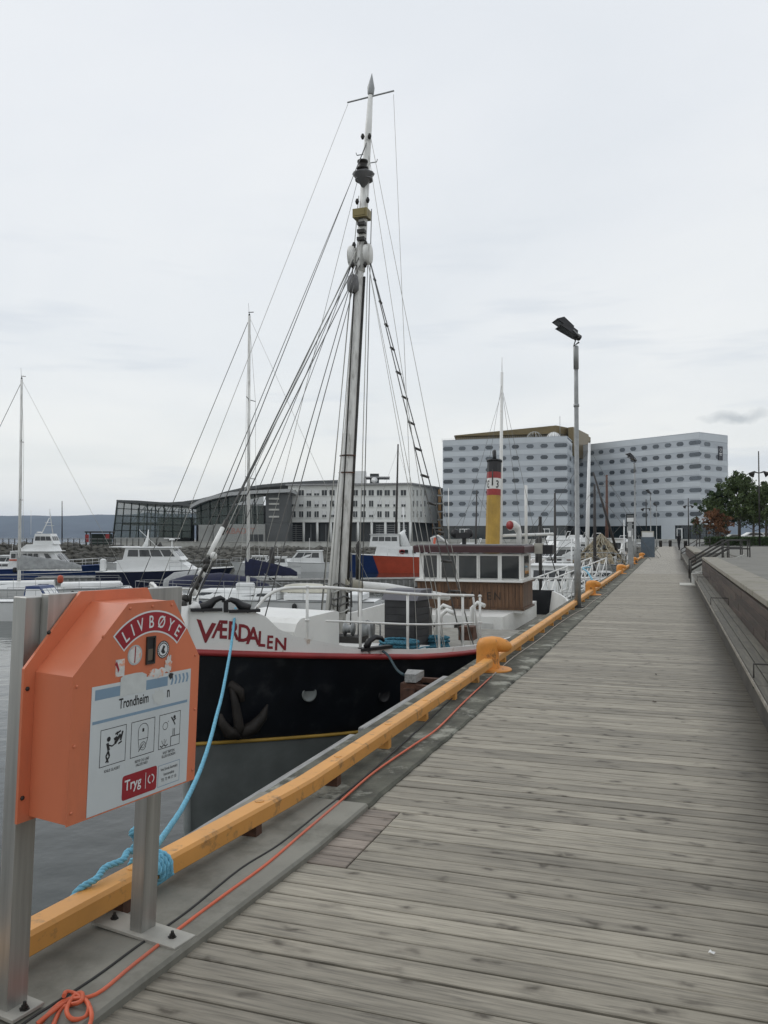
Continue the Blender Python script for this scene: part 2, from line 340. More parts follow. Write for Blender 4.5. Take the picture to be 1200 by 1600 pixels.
MAROON = mat('maroon_fascia', (.055, .02, .022), .45)
DKWOOD = mat('grey_timber', (.038, .038, .04), .65, scale=3, var=.3, rnd=.2)
GREYWD = mat('grey_weathered_timber', (.28, .28, .27), .75, scale=4, stretch=(1, 12, 12), var=.25)
BLUER = mat('light_blue_rope', (.16, .42, .56), .85, scale=30, var=.15, bump=.5, bscale=300)
TEALR = mat('teal_rope', (.045, .17, .24), .85, scale=25, var=.35, bump=.5, bscale=300)
DKROPE = mat('dark_teal_rope', (.03, .055, .065), .85, scale=25, var=.3)
CABO = mat('orange_cable_sheath', (.62, .12, .05), .5, scale=4, var=.12, dirt=(.35, .18, .14), dlo=.5, dhi=.7)
CABB = mat('black_cable_sheath', (.02, .02, .018), .6)
WINGL = glass_mat('dark_window_glass', (.02, .024, .026))
PRINTW = mat('white_print', (.66, .68, .68), .5, var=.02, bump=0)
PANELW = mat('sign_panel_white', (.56, .60, .61), .4, scale=2, var=.04, dirt=(.42, .43, .42), dlo=.55, dhi=.8, damt=.5, bump=0)
PRINTR = mat('red_print', (.30, .018, .028), .4, var=.06, bump=0)
PRINTB = mat('blue_print', (.20, .30, .40), .45, var=.06, bump=0)
PRINTK = mat('black_print', (.02, .02, .022), .5, var=.05, bump=0)
PEEL = mat('peeled_sticker', (.60, .60, .58), .6, scale=30, var=.12, dirt=(.70, .25, .12), dlo=.52, dhi=.6, damt=.8, dscale=40)
WATERM = water_mat()
# ================================================================== SETTING
def structure(o): o['kind'] = 'structure'; return o
structure(MB().quad((-10800, -300, WATER), (10800, -300, WATER), (10800, 10300, WATER), (-10800, 10300, WATER)).build('water', WATERM))
ASPH = mat('paved_ground', (.16, .16, .15), .85, scale=.5, var=.15, dirt=(.09, .09, .085), dscale=.3, dlo=.5, dhi=.75, bump=.3, bscale=8)
TERR = mat('terrace_paving', (.21, .205, .185), .95, spec=.15, scale=1.5, var=.12, dirt=(.11, .11, .10), dscale=.8, dlo=.5, dhi=.75, bump=.2)
qz = -.12
def Qxy(t, a): p = Q(t, a); return (p.x, p.y)
land = [Qxy(-20, -2.45), Qxy(-20, 300), (900, 900), (-112, 900), (-96, 420), (-72, 210), (-56, 150), (-40, 126), Qxy(124, -2.45)]
structure(MB().prism(land, -4, qz).build('ground', ASPH))
structure(MB().prism([Qxy(-19.9, 1.02), Qxy(29.4, 1.02), Qxy(29.4, 60), Qxy(-19.9, 60)], qz, .9).prism([Qxy(29.41, 2.2), Qxy(38, 2.2), Qxy(38, 60), Qxy(29.41, 60)], qz, .898).prism([Qxy(38.01, 1.02), Qxy(62, 1.02), Qxy(62, 60), Qxy(38.01, 60)], qz, .9).build('terrace', TERR))
# hills beyond the fjord
def hills():
    rows = []
    for j in range(10):
        row = []
        for i in range(241):
            x = -9000 + i * 75
            env = 1.0
            ridge = 238 + 36 * mnoise.noise(Vector((x / 2600, 1.3, 0))) + 22 * mnoise.noise(Vector((x / 700, 5.1, 0))) + 10 * mnoise.noise(Vector((x / 180, 9.1, 0)))
            ridge += 30 * math.exp(-((x + 2550) / 700) ** 2)
            f = j / 9
            row.append((x, 7600 + 1500 * f, -5 + ridge * math.sin(f * math.pi / 2) * (1 + .06 * mnoise.noise(Vector((x / 300, f * 4, 3))))))
        rows.append(row)
    return MB().grid(rows, smooth=True)
HILL = mat('forested_hill', (.038, .046, .050), .95, scale=.004, var=.4, bump=0)
structure(hills().build('hills', HILL))
# ------------------------------------------------------------------ boardwalk
QF = (0, 0, YAWQ)
bw = structure(MB().box((70, .6, -.1), (145, 3.4, .04)).build('boardwalk', RUBBER)); bw.rotation_euler = QF
def plank_mesh(y0, y1, w_, m, th=.03, ch=.0035):
    mb = MB(); mb.box((0, (y0 + y1) / 2, -th / 2), (w_, y1 - y0, th), ch=ch); return mb.mesh('plank', m)
PITCHP = .1215; GAP = .0095
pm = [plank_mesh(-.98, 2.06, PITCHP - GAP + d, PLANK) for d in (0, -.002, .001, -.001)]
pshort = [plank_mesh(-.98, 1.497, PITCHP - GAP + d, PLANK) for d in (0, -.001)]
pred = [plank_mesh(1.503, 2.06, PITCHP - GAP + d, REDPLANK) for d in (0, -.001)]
rp = random.Random(3)
t = .9; i = 0
wide = {17, 58, 97, 150}
while i < 300:
    if i in wide: t += .012
    near = 3.72 < t < 4.66
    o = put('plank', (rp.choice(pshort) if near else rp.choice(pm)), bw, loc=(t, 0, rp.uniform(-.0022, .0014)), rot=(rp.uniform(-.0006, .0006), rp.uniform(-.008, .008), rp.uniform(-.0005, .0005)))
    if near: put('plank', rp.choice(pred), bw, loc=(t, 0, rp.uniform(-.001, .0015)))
    t += PITCHP; i += 1
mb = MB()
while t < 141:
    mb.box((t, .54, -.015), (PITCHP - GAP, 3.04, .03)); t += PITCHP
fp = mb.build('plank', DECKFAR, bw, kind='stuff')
# ------------------------------------------------------------------ quay edge concrete
def edge_a(t):
    pts = [(-5, -2.05), (2.3, -1.79), (3.9, -1.70), (7.8, -1.65), (10, -1.62), (400, -1.62)]
    for (t0, a0), (t1, a1) in zip(pts, pts[1:]):
        if t0 <= t <= t1: return a0 + (a1 - a0) * (t - t0) / (t1 - t0)
def slab(t0, t1, ztop, step=.06, jag=.0, a_out=-2.39):
    rows = []; n = max(2, int((t1 - t0) / step))
    for i in range(n + 1):
        tt = t0 + (t1 - t0) * i / n
        j = jag * (mnoise.noise(Vector((tt * 3.1, 2.2, 0))) + .6 * mnoise.noise(Vector((tt * 11, 7.2, 0))))
        ea = edge_a(tt) + j
        c = .012 + abs(j) * .8
        rows.append([(tt, -a_out, -.6), (tt, -a_out, ztop), (tt, -(a_out + .3), ztop), (tt, -(ea - .25), ztop), (tt, -(ea - c), ztop), (tt, -ea, ztop - c), (tt, -ea, -.09)])
    m = MB().grid(rows, smooth=False)
    m.add([p for p in rows[0]], [tuple(range(6, -1, -1))]); m.add([p for p in rows[-1]], [tuple(range(7))])
    return m
q1 = structure(slab(-4, 4.60, .035).build('quay_edge', CONCN)); q1.rotation_euler = QF
q2 = structure(slab(4.605, 38, .022, .08, .013).build('quay_edge', CONCD)); q2.rotation_euler = QF
q3 = structure(slab(38.0, 124, .020, 2).build('quay_edge', CONCD)); q3.rotation_euler = QF
structure(MB().box((60, 2.51, -1.9), (128, .22, 2.5)).build('quay_wall', CONCD)).rotation_euler = QF
# grey timber capping on the water side
for (a_, b_, zt, lab) in ((-2.0, 6.3, -.0, 'grey weathered timber beam along the quay edge below the yellow rail'), (6.5, 9.2, .01, 'short grey timber beam at the quay edge between the steel fender and the first bollard')):
    tm = thing('timber_beam', lab, 'beam', Q((a_ + b_) / 2, -2.435), YAWQ)
    MB().box((0, 0, zt - .07), (b_ - a_, .085, .14), ch=.008).build('beam', GREYWD, tm)
# ------------------------------------------------------------------ yellow kerb rail
def rail_a(t): return -2.055 - (max(0, 4.45 - t) * .095) if t < 4.45 else -2.055 + min(.03, (t - 4.45) * .008)
RW, RZ0, RZ1 = .112, .086, .176
def kerb_rail(t0, t1, label, sup_step=1.12, z_off=0, first=None):
    root = thing('kerb_rail', label, 'rail', Q(t0, rail_a(t0)), 0, 'yellow kerb rails along the quay edge')
    inv = Matrix.Translation(-root.location)
    n = max(1, int((t1 - t0) / .25)) if t0 < 6 else 1
    rows = []
    c = .016
    prof = [(-RW / 2, RZ0), (-RW / 2, RZ1 - c), (-RW / 2 + c * .7, RZ1), (RW / 2 - c * .7, RZ1), (RW / 2, RZ1 - c), (RW / 2, RZ0 + .006), (RW / 2 - .006, RZ0), (-RW / 2, RZ0)]
    for i in range(n + 1):
        tt = t0 + (t1 - t0) * i / n
        rows.append([inv @ Q(tt, rail_a(tt) + x, z) for x, z in prof])
    m = MB().grid(rows, smooth=False); m.add(rows[0][:-1], [tuple(range(7))]); m.add(rows[-1][:-1], [tuple(range(6, -1, -1))])
    m.build('beam', YEL, root)
    tt = first if first is not None else t0 + .5
    while tt < t1 - .2:
        M_ = inv @ Matrix.Translation(Q(tt, rail_a(tt) + .008)) @ Matrix.Rotation(YAWQ, 4, 'Z')
        MB().box((0, 0, .056), (.065, .085, .066), M_).build('support', YEL if tt > 6 else RUST if int(tt * 10) % 2 else YEL, root)
        if tt < 14:
            MB().lathe([(.026, 0), (.026, .003), (.02, .0045)], 14, inv @ Matrix.Translation(Q(tt + .1, rail_a(tt) + .0, RZ1 - .0005))).build('bolt_cover', YEL, root)
        tt += sup_step
    return root
bt = [9.72, 23.0, 36.5, 49.5, 63.0, 76.5, 90.0]
kerb_rail(-2.0, 9.55, 'nearest yellow kerb rail, running past the life buoy box up to the first orange bollard', .98, first=2.95)
words_ = ['first', 'second', 'third', 'fourth', 'fifth', 'sixth', 'farthest']
for i in range(6):
    kerb_rail(bt[i] + .16, bt[i + 1] - .16, f'yellow kerb rail between the {words_[i]} and {words_[i+1]} orange bollard along the quay')
# ------------------------------------------------------------------ bollards
def bollard(t, label):
    root = thing('bollard', label, 'bollard', Q(t, -2.065, .02), YAWQ, 'orange bollards on the quay edge')
    MB().lathe([(.255, -.002), (.255, .014), (.245, .022), (.16, .026), (.15, .03)], 28, Matrix.Translation((0, -.03, 0))).build('base_flange', ORB, root)
    # trunk with a long head reaching over the rail towards the walk
    sec = []
    prof = [(0, .02, .145, .15), (0, .1, .132, .135), (.0, .2, .13, .132), (.0, .27, .14, .135), (-.01, .325, .15, .13), (-.02, .365, .135, .115), (-.03, .385, .07, .06), (-.03, .388, .01, .01)]
    rows = []
    for (oy, z, rx, ry) in prof:
        rows.append([(rx * math.cos(2 * math.pi * k / 24), oy + ry * math.sin(2 * math.pi * k / 24), z) for k in range(25)])
    m = MB().grid(rows, flip=True)
    m.build('trunk', ORB, root)
    pts = [(.02, .05, .29), (.02, -.05, .305), (.03, -.13, .30), (.04, -.2, .285), (.05, -.25, .27), (.055, -.275, .26)]
    MB().path([Vector(p) for p in pts], [.085, .092, .088, .075, .055, .02], 18).build('horn', ORB, root)
    return root
bl = ['large orange mooring bollard nearest the camera beside the black ship', 'second orange bollard along the quay just beyond the near lamp post', 'third orange bollard along the quay', 'fourth orange bollard along the quay', 'fifth orange bollard along the quay', 'sixth orange bollard, close to the grey power cabinet', 'most distant orange bollard on the quay']
for t_, l_ in zip(bt, bl): bollard(t_, l_)
# ------------------------------------------------------------------ bench and brown timber wall
BA0, BA1, BZ = .66, .965, .37
bench = thing('long_bench', 'long low timber bench along the right side of the boardwalk, against the brown wall', 'bench', Q(-2, BA0), YAWQ)
def BL(t, a, z): return (t + 2, -(a - BA0), z)
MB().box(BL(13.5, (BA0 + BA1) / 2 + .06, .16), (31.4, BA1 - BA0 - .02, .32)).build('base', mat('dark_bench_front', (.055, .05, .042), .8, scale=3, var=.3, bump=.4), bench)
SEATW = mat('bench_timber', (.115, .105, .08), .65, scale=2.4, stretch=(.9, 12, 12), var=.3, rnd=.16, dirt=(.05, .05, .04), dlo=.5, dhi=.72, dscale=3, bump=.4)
wd = (BA1 - BA0) / 3
for k in range(3):
    tt = -2.1 + k * .7
    while tt < 29.2:
        L_ = min(2.4, 29.25 - tt)
        if L_ < .3: break
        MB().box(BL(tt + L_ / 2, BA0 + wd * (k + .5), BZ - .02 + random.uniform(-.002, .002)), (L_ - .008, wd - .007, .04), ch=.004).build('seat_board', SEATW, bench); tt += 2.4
MB().box(BL(13.6, BA0 - .012, BZ - .012), (31.2, .012, .032)).build('edge_strip', mat('worn_edge_strip', (.22, .2, .165), .6, scale=8, var=.35), bench)
for tt in (-.3, 7.9, 16.1, 24.3):
    m = MB(); m.path([BL(tt, BA0 + .01, BZ - .09), BL(tt, BA0 + .01, BZ + .12), BL(tt, BA1 + .0, BZ + .12), BL(tt, BA1 + .0, BZ)], .009, 6)
    m.build('armrest', STEELDK, bench)
MB().box(BL(29.32, (BA0 + BA1) / 2, .19), (.05, BA1 - BA0 + .06, .40)).build('end_panel', WHT, bench)
wall = thing('timber_wall', 'brown timber retaining wall with pale cap behind the long bench', 'wall', Q(-2, 1.0), YAWQ)
WALLB = mat('brown_wall_board', (.062, .043, .034), .75, scale=3, stretch=(.7, 8, 8), var=.35, rnd=.35, dirt=(.035, .045, .025), dlo=.5, dhi=.72, dscale=1.3, bump=.4)
bm_cache = {}
rw = random.Random(11)
for k in range(7):
    tt = 0 + (k % 3) * .55
    while tt < 31.2:
        L_ = 1.9 if tt + 1.9 < 31.25 else 31.27 - tt
        if L_ < .2: break
        key = round(L_, 2)
        if key not in bm_cache: bm_cache[key] = MB().box((0, 0, 0), (L_ - .006, .05, .108), ch=.004).mesh('board', WALLB)
        put('board', bm_cache[key], wall, loc=(tt + L_ / 2, .01 + rw.uniform(-.003, .003), .06 + k * .115)); tt += 1.9
CAPM = mat('weathered_wall_cap', (.27, .25, .21), .8, scale=2.5, var=.2, dirt=(.12, .115, .075), dlo=.46, dhi=.66, dscale=2.5, damt=.8, bump=.4)
for k in range(13):
    MB().box((1.2 + k * 2.4, -.19, .885), (2.392, .46, .07), ch=.008).build('cap_stone', CAPM, wall)
# stairs, cheek walls, handrails
st = thing('stairs', 'concrete steps from the boardwalk up to the terrace between the brown walls', 'stairs', Q(30, .8), YAWQ)
STC = mat('step_concrete', (.24, .235, .215), .8, var=.12)
for k in range(6):
    MB().box((3.6, -.25 - k * .24, .07 + k * .14 - .001), (7.0, .24, .14 + k * .0)).build('step', STC, st)
    if k: MB().box((3.6, -.25 - k * .24, (k * .14) / 2 - .002), (6.98, .236, k * .14)).build('riser_block', STC, st)
for x, lab in ((-.05, 'cheek_wall'), (7.35, 'cheek_wall')):
    m = MB(); m.add([(x, 0, -.1), (x, 0, .35), (x, -1.5, 1.0), (x, -1.5, -.1), (x + .18, 0, -.1), (x + .18, 0, .35), (x + .18, -1.5, 1.0), (x + .18, -1.5, -.1)], [(0, 1, 2, 3), (7, 6, 5, 4), (0, 4, 5, 1), (1, 5, 6, 2), (2, 6, 7, 3)])
    m.build(lab, mat('pale_cheek_concrete', (.42, .42, .39), .7), st)
MB().box((-.9, .28, .015), (1.5, .52, .03)).build('landing_plate', mat('pale_landing', (.48, .47, .42), .7), st)
def handrail(label, t0, dt, parent=None):
    h = thing('handrail', label, 'handrail', Q(t0, .75), YAWQ, 'dark steel handrails at the steps')
    for off in (0, dt):
        m = MB()
        for dz in (0, .28):
            m.path([(off, .1, .42 + dz), (off, -1.1, 1.18 + dz), (off, -1.75, 1.18 + dz)], .019, 6)
        m.build('rail', STEELDK, h)
        for y_, zb, zt in ((.1, 0, .7), (-1.1, .6, 1.46), (-1.75, .85, 1.46)):
            MB().tube((off, y_, zb), (off, y_, zt), .022, n=6).build('post', STEELDK, h)
handrail('nearest pair of dark steel handrails on the steps beyond the bench', 30.3, .8)
handrail('middle pair of dark steel handrails on the steps beyond the bench', 33.5, .8)
handrail('far pair of dark steel handrails next to the second brown wall', 60, .8)
w2 = thing('timber_wall', 'second brown retaining wall with pale cap beyond the steps', 'wall', Q(38, 1.0), YAWQ)
for k in range(7):
    MB().box((12, .01, .06 + k * .115), (24, .05, .108)).build('board', WALLB, w2)
for k in range(10): MB().box((1.2 + k * 2.4, -.19, .885), (2.392, .46, .07)).build('cap_stone', CAPM, w2)
b2 = thing('long_bench', 'distant timber bench against the second brown wall beyond the steps', 'bench', Q(38, .66), YAWQ)
MB().box((12, -.18, .16), (24, .26, .32)).build('base', MATS['dark_bench_front'], b2)
for k in range(3): MB().box((12, -wd * (k + .5), BZ - .02), (24, wd - .007, .04)).build('seat_board', SEATW, b2)
# ================================================================== LIFE BUOY BOX ON TWO ALUMINIUM POSTS
ANG = math.atan(650 / F)
sb = thing('life_buoy_box', 'orange metal life buoy box with LIVBØYE sign on two aluminium posts', 'life buoy box', (-.957, 3.33, .035))
sb.rotation_euler = (Matrix.Rotation(R(2.0), 3, 'Y') @ Matrix.Rotation(math.pi / 2 - ANG, 3, 'Z')).to_euler()
ZB = -.035
for x in (0, -.615):
    p = MB().box((x, 0, .69 + ZB / 2), (.08, .06, 1.4 + ZB), ch=.002).build('post', ALU, sb)
    pl = MB().box((x, .0, .008), (.125, .43 if x == 0 else .17, .012), ch=.002).build('base_plate', PLATE, sb)
    for yy in ((-.15, .15) if x == 0 else (-.065, .065)):
        m = MB().lathe([(.017, .0), (.017, .003), (.011, .003), (.011, .012), (.007, .012), (.006, .024)], 6, Matrix.Translation((x, yy, .0145)), smooth=False); m.build('anchor_bolt', STEELDK, pl)
MB().box((-.26, -.048, 1.315 + ZB), (.67, .033, .17), ch=.002).build('crossbar', ALU, sb)
MB().box((-.3, -.048, .76 + ZB), (.6, .033, .05)).build('crossbar', ALU, sb)
PL = [(-.69, .67), (.02, .67), (.02, 1.16), (-.14, 1.405), (-.468, 1.405), (-.69, 1.165)]
M1 = Matrix(((1, 0, 0, 0), (0, 0, -1, 0), (0, 1, 0, ZB), (0, 0, 0, 1)))      # polygon xz, extruded towards -y
MB().prism(PL, .067, .078, M1).build('back_plate', ORG, sb)
FR = [(-.646, .685), (-.034, .685), (-.034, 1.148), (-.19, 1.368), (-.418, 1.368), (-.646, 1.151)]
box = MB().prism(FR, .0785, .248, M1).prism([(x, z) for x, z in [(-.650, .681), (-.030, .681), (-.030, 1.150), (-.188, 1.372), (-.420, 1.372), (-.650, 1.153)]], .2485, .2505, M1).build('box', ORG, sb)
for x, z in [(-.632, .72), (-.632, .93), (-.632, 1.12), (-.53, 1.27), (-.41, 1.355), (-.2, 1.355), (-.055, 1.155), (-.045, .95), (-.045, .72), (-.3, 1.355)]:
    MB().lathe([(.006, 0), (.0055, .002), (.002, .0035)], 8, M1 @ Matrix.Translation((x, z, .2506))).build('rivet', ORG, box)
for x, z in [(-.675, .75), (-.675, 1.10), (-.6, 1.275)]:
    MB().lathe([(.008, 0), (.007, .004), (.003, .006)], 6, M1 @ Matrix.Translation((x, z, .0785))).build('bolt', STEELDK, box)
def flat(z=0): return M1 @ Matrix.Translation((0, 0, .2508 + z))
def fpoly(pts, z, m, name='print', parent=None): return MB().add([(x, y, 0) for x, y in pts], [tuple(range(len(pts)))], flat(z)).build(name, m, parent or box)
def rect(x0, x1, z0, z1): return [(x0, z0), (x1, z0), (x1, z1), (x0, z1)]
def arcband(cx, cz, r0, r1, a0, a1, n=28):
    A = [a0 + (a1 - a0) * i / n for i in range(n + 1)]
    m = MB(); rows = [[(cx + r * math.sin(a), cz + r * math.cos(a), 0) for r in (r0, r1)] for a in A]; return m, rows
sg = thing  # noqa
m, rows = arcband(-.297, 1.070, .193, .271, -.765, .765); m.grid(rows, flat(.0004), False, True); arch = m.build('name_arch', PRINTW, box)
m, rows = arcband(-.297, 1.070, .199, .265, -.745, .745); m.grid(rows, flat(.0009), False, True); m.build('arch_field', PRINTR, arch)
m = MB()
for k, ch in enumerate('LIVBØYE'):
    aa = [-.60, -.435, -.26, -.03, .20, .42, .62][k]
    v, f = text(ch, .062, 'CENTER', .78, .012)
    T = flat(.0014) @ Matrix.Translation((-.297 + .2105 * math.sin(aa), 1.070 + .2105 * math.cos(aa), 0)) @ Matrix.Rotation(-aa, 4, 'Z')
    m.add(v, f, T)
m.build('lettering', PRINTW, arch)
# inspection window
w_ = fpoly(rect(-.325, -.281, 1.152, 1.250), .0005, PRINTK, 'inspection_window')
MB().prism(rect(-.325, -.319, 1.152, 1.25), 0, .006, flat()).prism(rect(-.287, -.281, 1.152, 1.25), 0, .006, flat()).prism(rect(-.3188, -.2872, 1.152, 1.158), 0, .006, flat()).prism(rect(-.3188, -.2872, 1.244, 1.25), 0, .006, flat()).build('frame', STEELDK, w_)
fpoly(rect(-.316, -.290, 1.165, 1.205), .001, mat('inside_of_window', (.16, .13, .1), .3), 'pane', w_)
def disc(cx, cz, r, z, m_, name, parent=None, n=28): return fpoly([(cx + r * math.cos(2 * math.pi * i / n), cz + r * math.sin(2 * math.pi * i / n)) for i in range(n)], z, m_, name, parent)
d1 = disc(-.378, 1.192, .035, .0005, mat('faded_sticker', (.42, .45, .45), .5, scale=40, var=.1, bump=0), 'round_sticker'); disc(-.378, 1.192, .029, .0008, PEEL, 'sticker_face', d1)
fpoly([(-.381, 1.165), (-.376, 1.165), (-.374, 1.222), (-.379, 1.222)], .0011, PRINTR, 'scratch', d1)
d2 = disc(-.236, 1.196, .032, .0005, PRINTK, 'round_sticker'); disc(-.236, 1.196, .0215, .0008, PRINTW, 'sticker_face', d2)
mm_ = MB()
for k in range(22):
    a = k / 22 * 2 * math.pi; mm_.add([(-.0015, -.003, 0), (.0015, -.003, 0), (.0015, .003, 0), (-.0015, .003, 0)], [(0, 1, 2, 3)], flat(.0008) @ Matrix.Translation((-.236 + .0268 * math.cos(a), 1.196 + .0268 * math.sin(a), 0)) @ Matrix.Rotation(a, 4, 'Z'))
mm_.build('ring_marks', PRINTW, d2)
fpoly([(-.248, 1.19), (-.236, 1.212), (-.226, 1.206), (-.232, 1.196), (-.224, 1.184), (-.238, 1.18)], .0012, PRINTK, 'emblem', d2)
fpoly(rect(-.467, -.425, 1.127, 1.185), .0005, PEEL, 'square_sticker')
fpoly([(-.47, 1.17), (-.462, 1.181), (-.455, 1.165), (-.449, 1.15), (-.455, 1.14), (-.459, 1.155)], .0009, PRINTR, 'scribble')
# information panel
panel = fpoly(rect(-.568, -.078, .686, 1.108), .0007, PANELW, 'information_panel')
fpoly(rect(-.553, -.205, 1.062, 1.096), .0010, PRINTB, 'print', panel)
mm_ = MB()
for k in range(5):
    x = -.19 + k * .021
    mm_.add([(x, 1.062, 0), (x + .010, 1.062, 0), (x + .016, 1.079, 0), (x + .010, 1.096, 0), (x, 1.096, 0), (x + .006, 1.079, 0)], [(0, 1, 2, 3, 4, 5)], flat(.0010))
mm_.build('print', PRINTB, panel)
fpoly(rect(-.560, -.092, .984, .994), .0010, PRINTB, 'print', panel)
def ptext(body, x, z, size, m_, align='LEFT', sx=1.0, bold=0, name='lettering', parent=panel, zo=.0012):
    v, f = text(body, size, align, sx, bold); return MB().add(v, f, flat(zo) @ Matrix.Translation((x, z, 0))).build(name, m_, parent)
ptext('Trondheim', -.444, 1.018, .048, PRINTK, sx=.66, bold=.018)
ptext('n', -.207, 1.020, .055, PRINTK, sx=.6, bold=.018)
fr = lambda x0, x1, z0, z1: [rect(x0, x1, z1 - .0022, z1), rect(x0, x1, z0, z0 + .0022), rect(x0, x0 + .0022, z0 + .0022, z1 - .0022), rect(x1 - .0022, x1, z0 + .0022, z1 - .0022)]
def pic(polys, name='pictogram'):
    m = MB()
    for p in polys: m.add([(x, y, 0) for x, y in p], [tuple(range(len(p)))], flat(.0012))
    return m.build(name, PRINTK, panel)
def stroke(x0, z0, x1, z1, w=.006):
    d = Vector((x1 - x0, z1 - z0)); n = Vector((-d.y, d.x)).normalized() * w / 2
    return [(x0 - n.x, z0 - n.y), (x1 - n.x, z1 - n.y), (x1 + n.x, z1 + n.y), (x0 + n.x, z0 + n.y)]
def circ(cx, cz, r, n=14): return [(cx + r * math.cos(2 * math.pi * i / n), cz + r * math.sin(2 * math.pi * i / n)) for i in range(n)]
def ring(cx, cz, r, w=.002, n=20): return [stroke(cx + r * math.cos(2 * math.pi * i / n), cz + r * math.sin(2 * math.pi * i / n), cx + r * math.cos(2 * math.pi * (i + 1) / n), cz + r * math.sin(2 * math.pi * (i + 1) / n), w) for i in range(n)]
# man breaking glass
A = fr(-.522, -.404, .836, .960)
A += [circ(-.484, .924, .0085), stroke(-.490, .912, -.482, .886, .011), stroke(-.486, .905, -.468, .898, .005), stroke(-.468, .898, -.452, .905, .005), stroke(-.484, .884, -.478, .866, .007), stroke(-.478, .866, -.494, .848, .006), stroke(-.484, .884, -.494, .868, .007), stroke(-.494, .868, -.482, .846, .006)]
A += [stroke(-.455, .905, -.430, .93, .012), stroke(-.430, .91, -.421, .94, .008), stroke(-.455, .935, -.43, .942, .006), stroke(-.46, .918, -.445, .924, .01), stroke(-.44, .9, -.424, .906, .006), stroke(-.448, .942, -.444, .930, .005)]
pic(A)
# box with buoy and line
B = fr(-.381, -.263, .836, .960)
B += [stroke(-.345, .893, -.345, .925, .002), stroke(-.297, .893, -.297, .925, .002), stroke(-.345, .893, -.297, .893, .002)]
B += [stroke(-.321 + .024 * math.cos(i * math.pi / 8), .925 + .022 * math.sin(i * math.pi / 8), -.321 + .024 * math.cos((i + 1) * math.pi / 8), .925 + .022 * math.sin((i + 1) * math.pi / 8), .002) for i in range(8)]
B += [rect(-.326, -.317, .918, .930), stroke(-.345, .893, -.338, .858, .002), stroke(-.297, .893, -.308, .862, .002)] + ring(-.320, .868, .014) + ring(-.320, .868, .007, .0015) + [stroke(-.342, .852, -.322, .872, .003)]
pic(B)
# throwing the buoy
C_ = fr(-.241, -.127, .836, .960)
C_ += ring(-.208, .916, .013) + [stroke(-.196, .928, -.19, .932, .002), circ(-.160, .941, .0065), stroke(-.177, .943, -.165, .928, .006), stroke(-.165, .928, -.152, .935, .005), stroke(-.165, .928, -.155, .912, .005), stroke(-.165, .9, -.165, .872, .003), stroke(-.157, .9, -.157, .872, .003), stroke(-.176, .872, -.129, .872, .003), stroke(-.176, .872, -.176, .838, .003)]
C_ += [stroke(-.232, .848, -.222, .842, .004), stroke(-.222, .842, -.212, .850, .004), stroke(-.212, .850, -.202, .842, .004), stroke(-.202, .842, -.192, .848, .004), stroke(-.218, .852, -.224, .866, .002), stroke(-.211, .853, -.211, .87, .002), stroke(-.206, .852, -.200, .866, .002)]
pic(C_)
for k, (a, b_, x) in enumerate((('KNUS GLASSET', '', -.463), ('BØYE OG LINE', 'FALLER NED', -.322), ('KAST BØYEN', 'ELLER KROKEN', -.184))):
    ptext(a, x, .815, .0135, PRINTK, 'CENTER', .78, .01)
    if b_: ptext(b_, x, .802, .0135, PRINTK, 'CENTER', .78, .01)
def rrect(x0, x1, z0, z1, r, n=5):
    P = []
    for cx, cz, a0 in ((x1 - r, z0 + r, -math.pi / 2), (x1 - r, z1 - r, 0), (x0 + r, z1 - r, math.pi / 2), (x0 + r, z0 + r, math.pi)):
        P += [(cx + r * math.cos(a0 + math.pi / 2 * i / n), cz + r * math.sin(a0 + math.pi / 2 * i / n)) for i in range(n + 1)]
    return P
lg = fpoly(rrect(-.413, -.243, .699, .783, .010), .0012, PRINTR, 'insurance_logo', panel)
ptext('Tryg', -.402, .731, .050, PRINTW, sx=.86, bold=.015, parent=lg, zo=.0017)
m = MB()
for p in [rect(-.301, -.2985, .714, .770)] + [s for i, s in enumerate(ring(-.272, .742, .0145, .0045, 22)) if i not in (5, 6, 16, 17)]: m.add([(x, y, 0) for x, y in p], [tuple(range(4))], flat(.0017))
m.build('emblem', PRINTW, lg)
m = MB()
for p in fr(-.236, -.120, .700, .778): m.add([(x, y, 0) for x, y in [(a, b) for a, b in p]], [tuple(range(4))], flat(.0009))
m.build('print', PRINTB, panel)
for k, s in enumerate(('Ved bruk kontakt', 'havnevakta', 'Tlf. 73 99 17 10')): ptext(s, -.178, .755 - k * .019, .0155, PRINTK, 'CENTER', .82, .008)
# torn remains of stickers
rt = random.Random(5)
def blob(cx, cz, rx, rz, z, m_):
    pts = []
    for i in range(26):
        a = 2 * math.pi * i / 26; k = 1 + rt.uniform(-.28, .2); pts.append((cx + rx * k * math.cos(a), cz + rz * k * math.sin(a)))
    return fpoly(pts, z, m_, 'torn_sticker')
fpoly([(-.442, 1.056), (-.395, 1.060), (-.37, 1.058), (-.317, 1.06), (-.317, 1.118), (-.34, 1.128), (-.372, 1.13), (-.43, 1.128), (-.442, 1.12)], .0016, mat('old_sticker', (.54, .57, .56), .5, scale=25, var=.05, bump=0), 'torn_sticker')
blob(-.262, 1.115, .05, .017, .0014, PEEL); blob(-.205, 1.137, .018, .034, .0018, PEEL); blob(-.252, 1.03, .034, .026, .0015, MATS['old_sticker']); blob(-.19, 1.095, .013, .012, .0019, PRINTK)
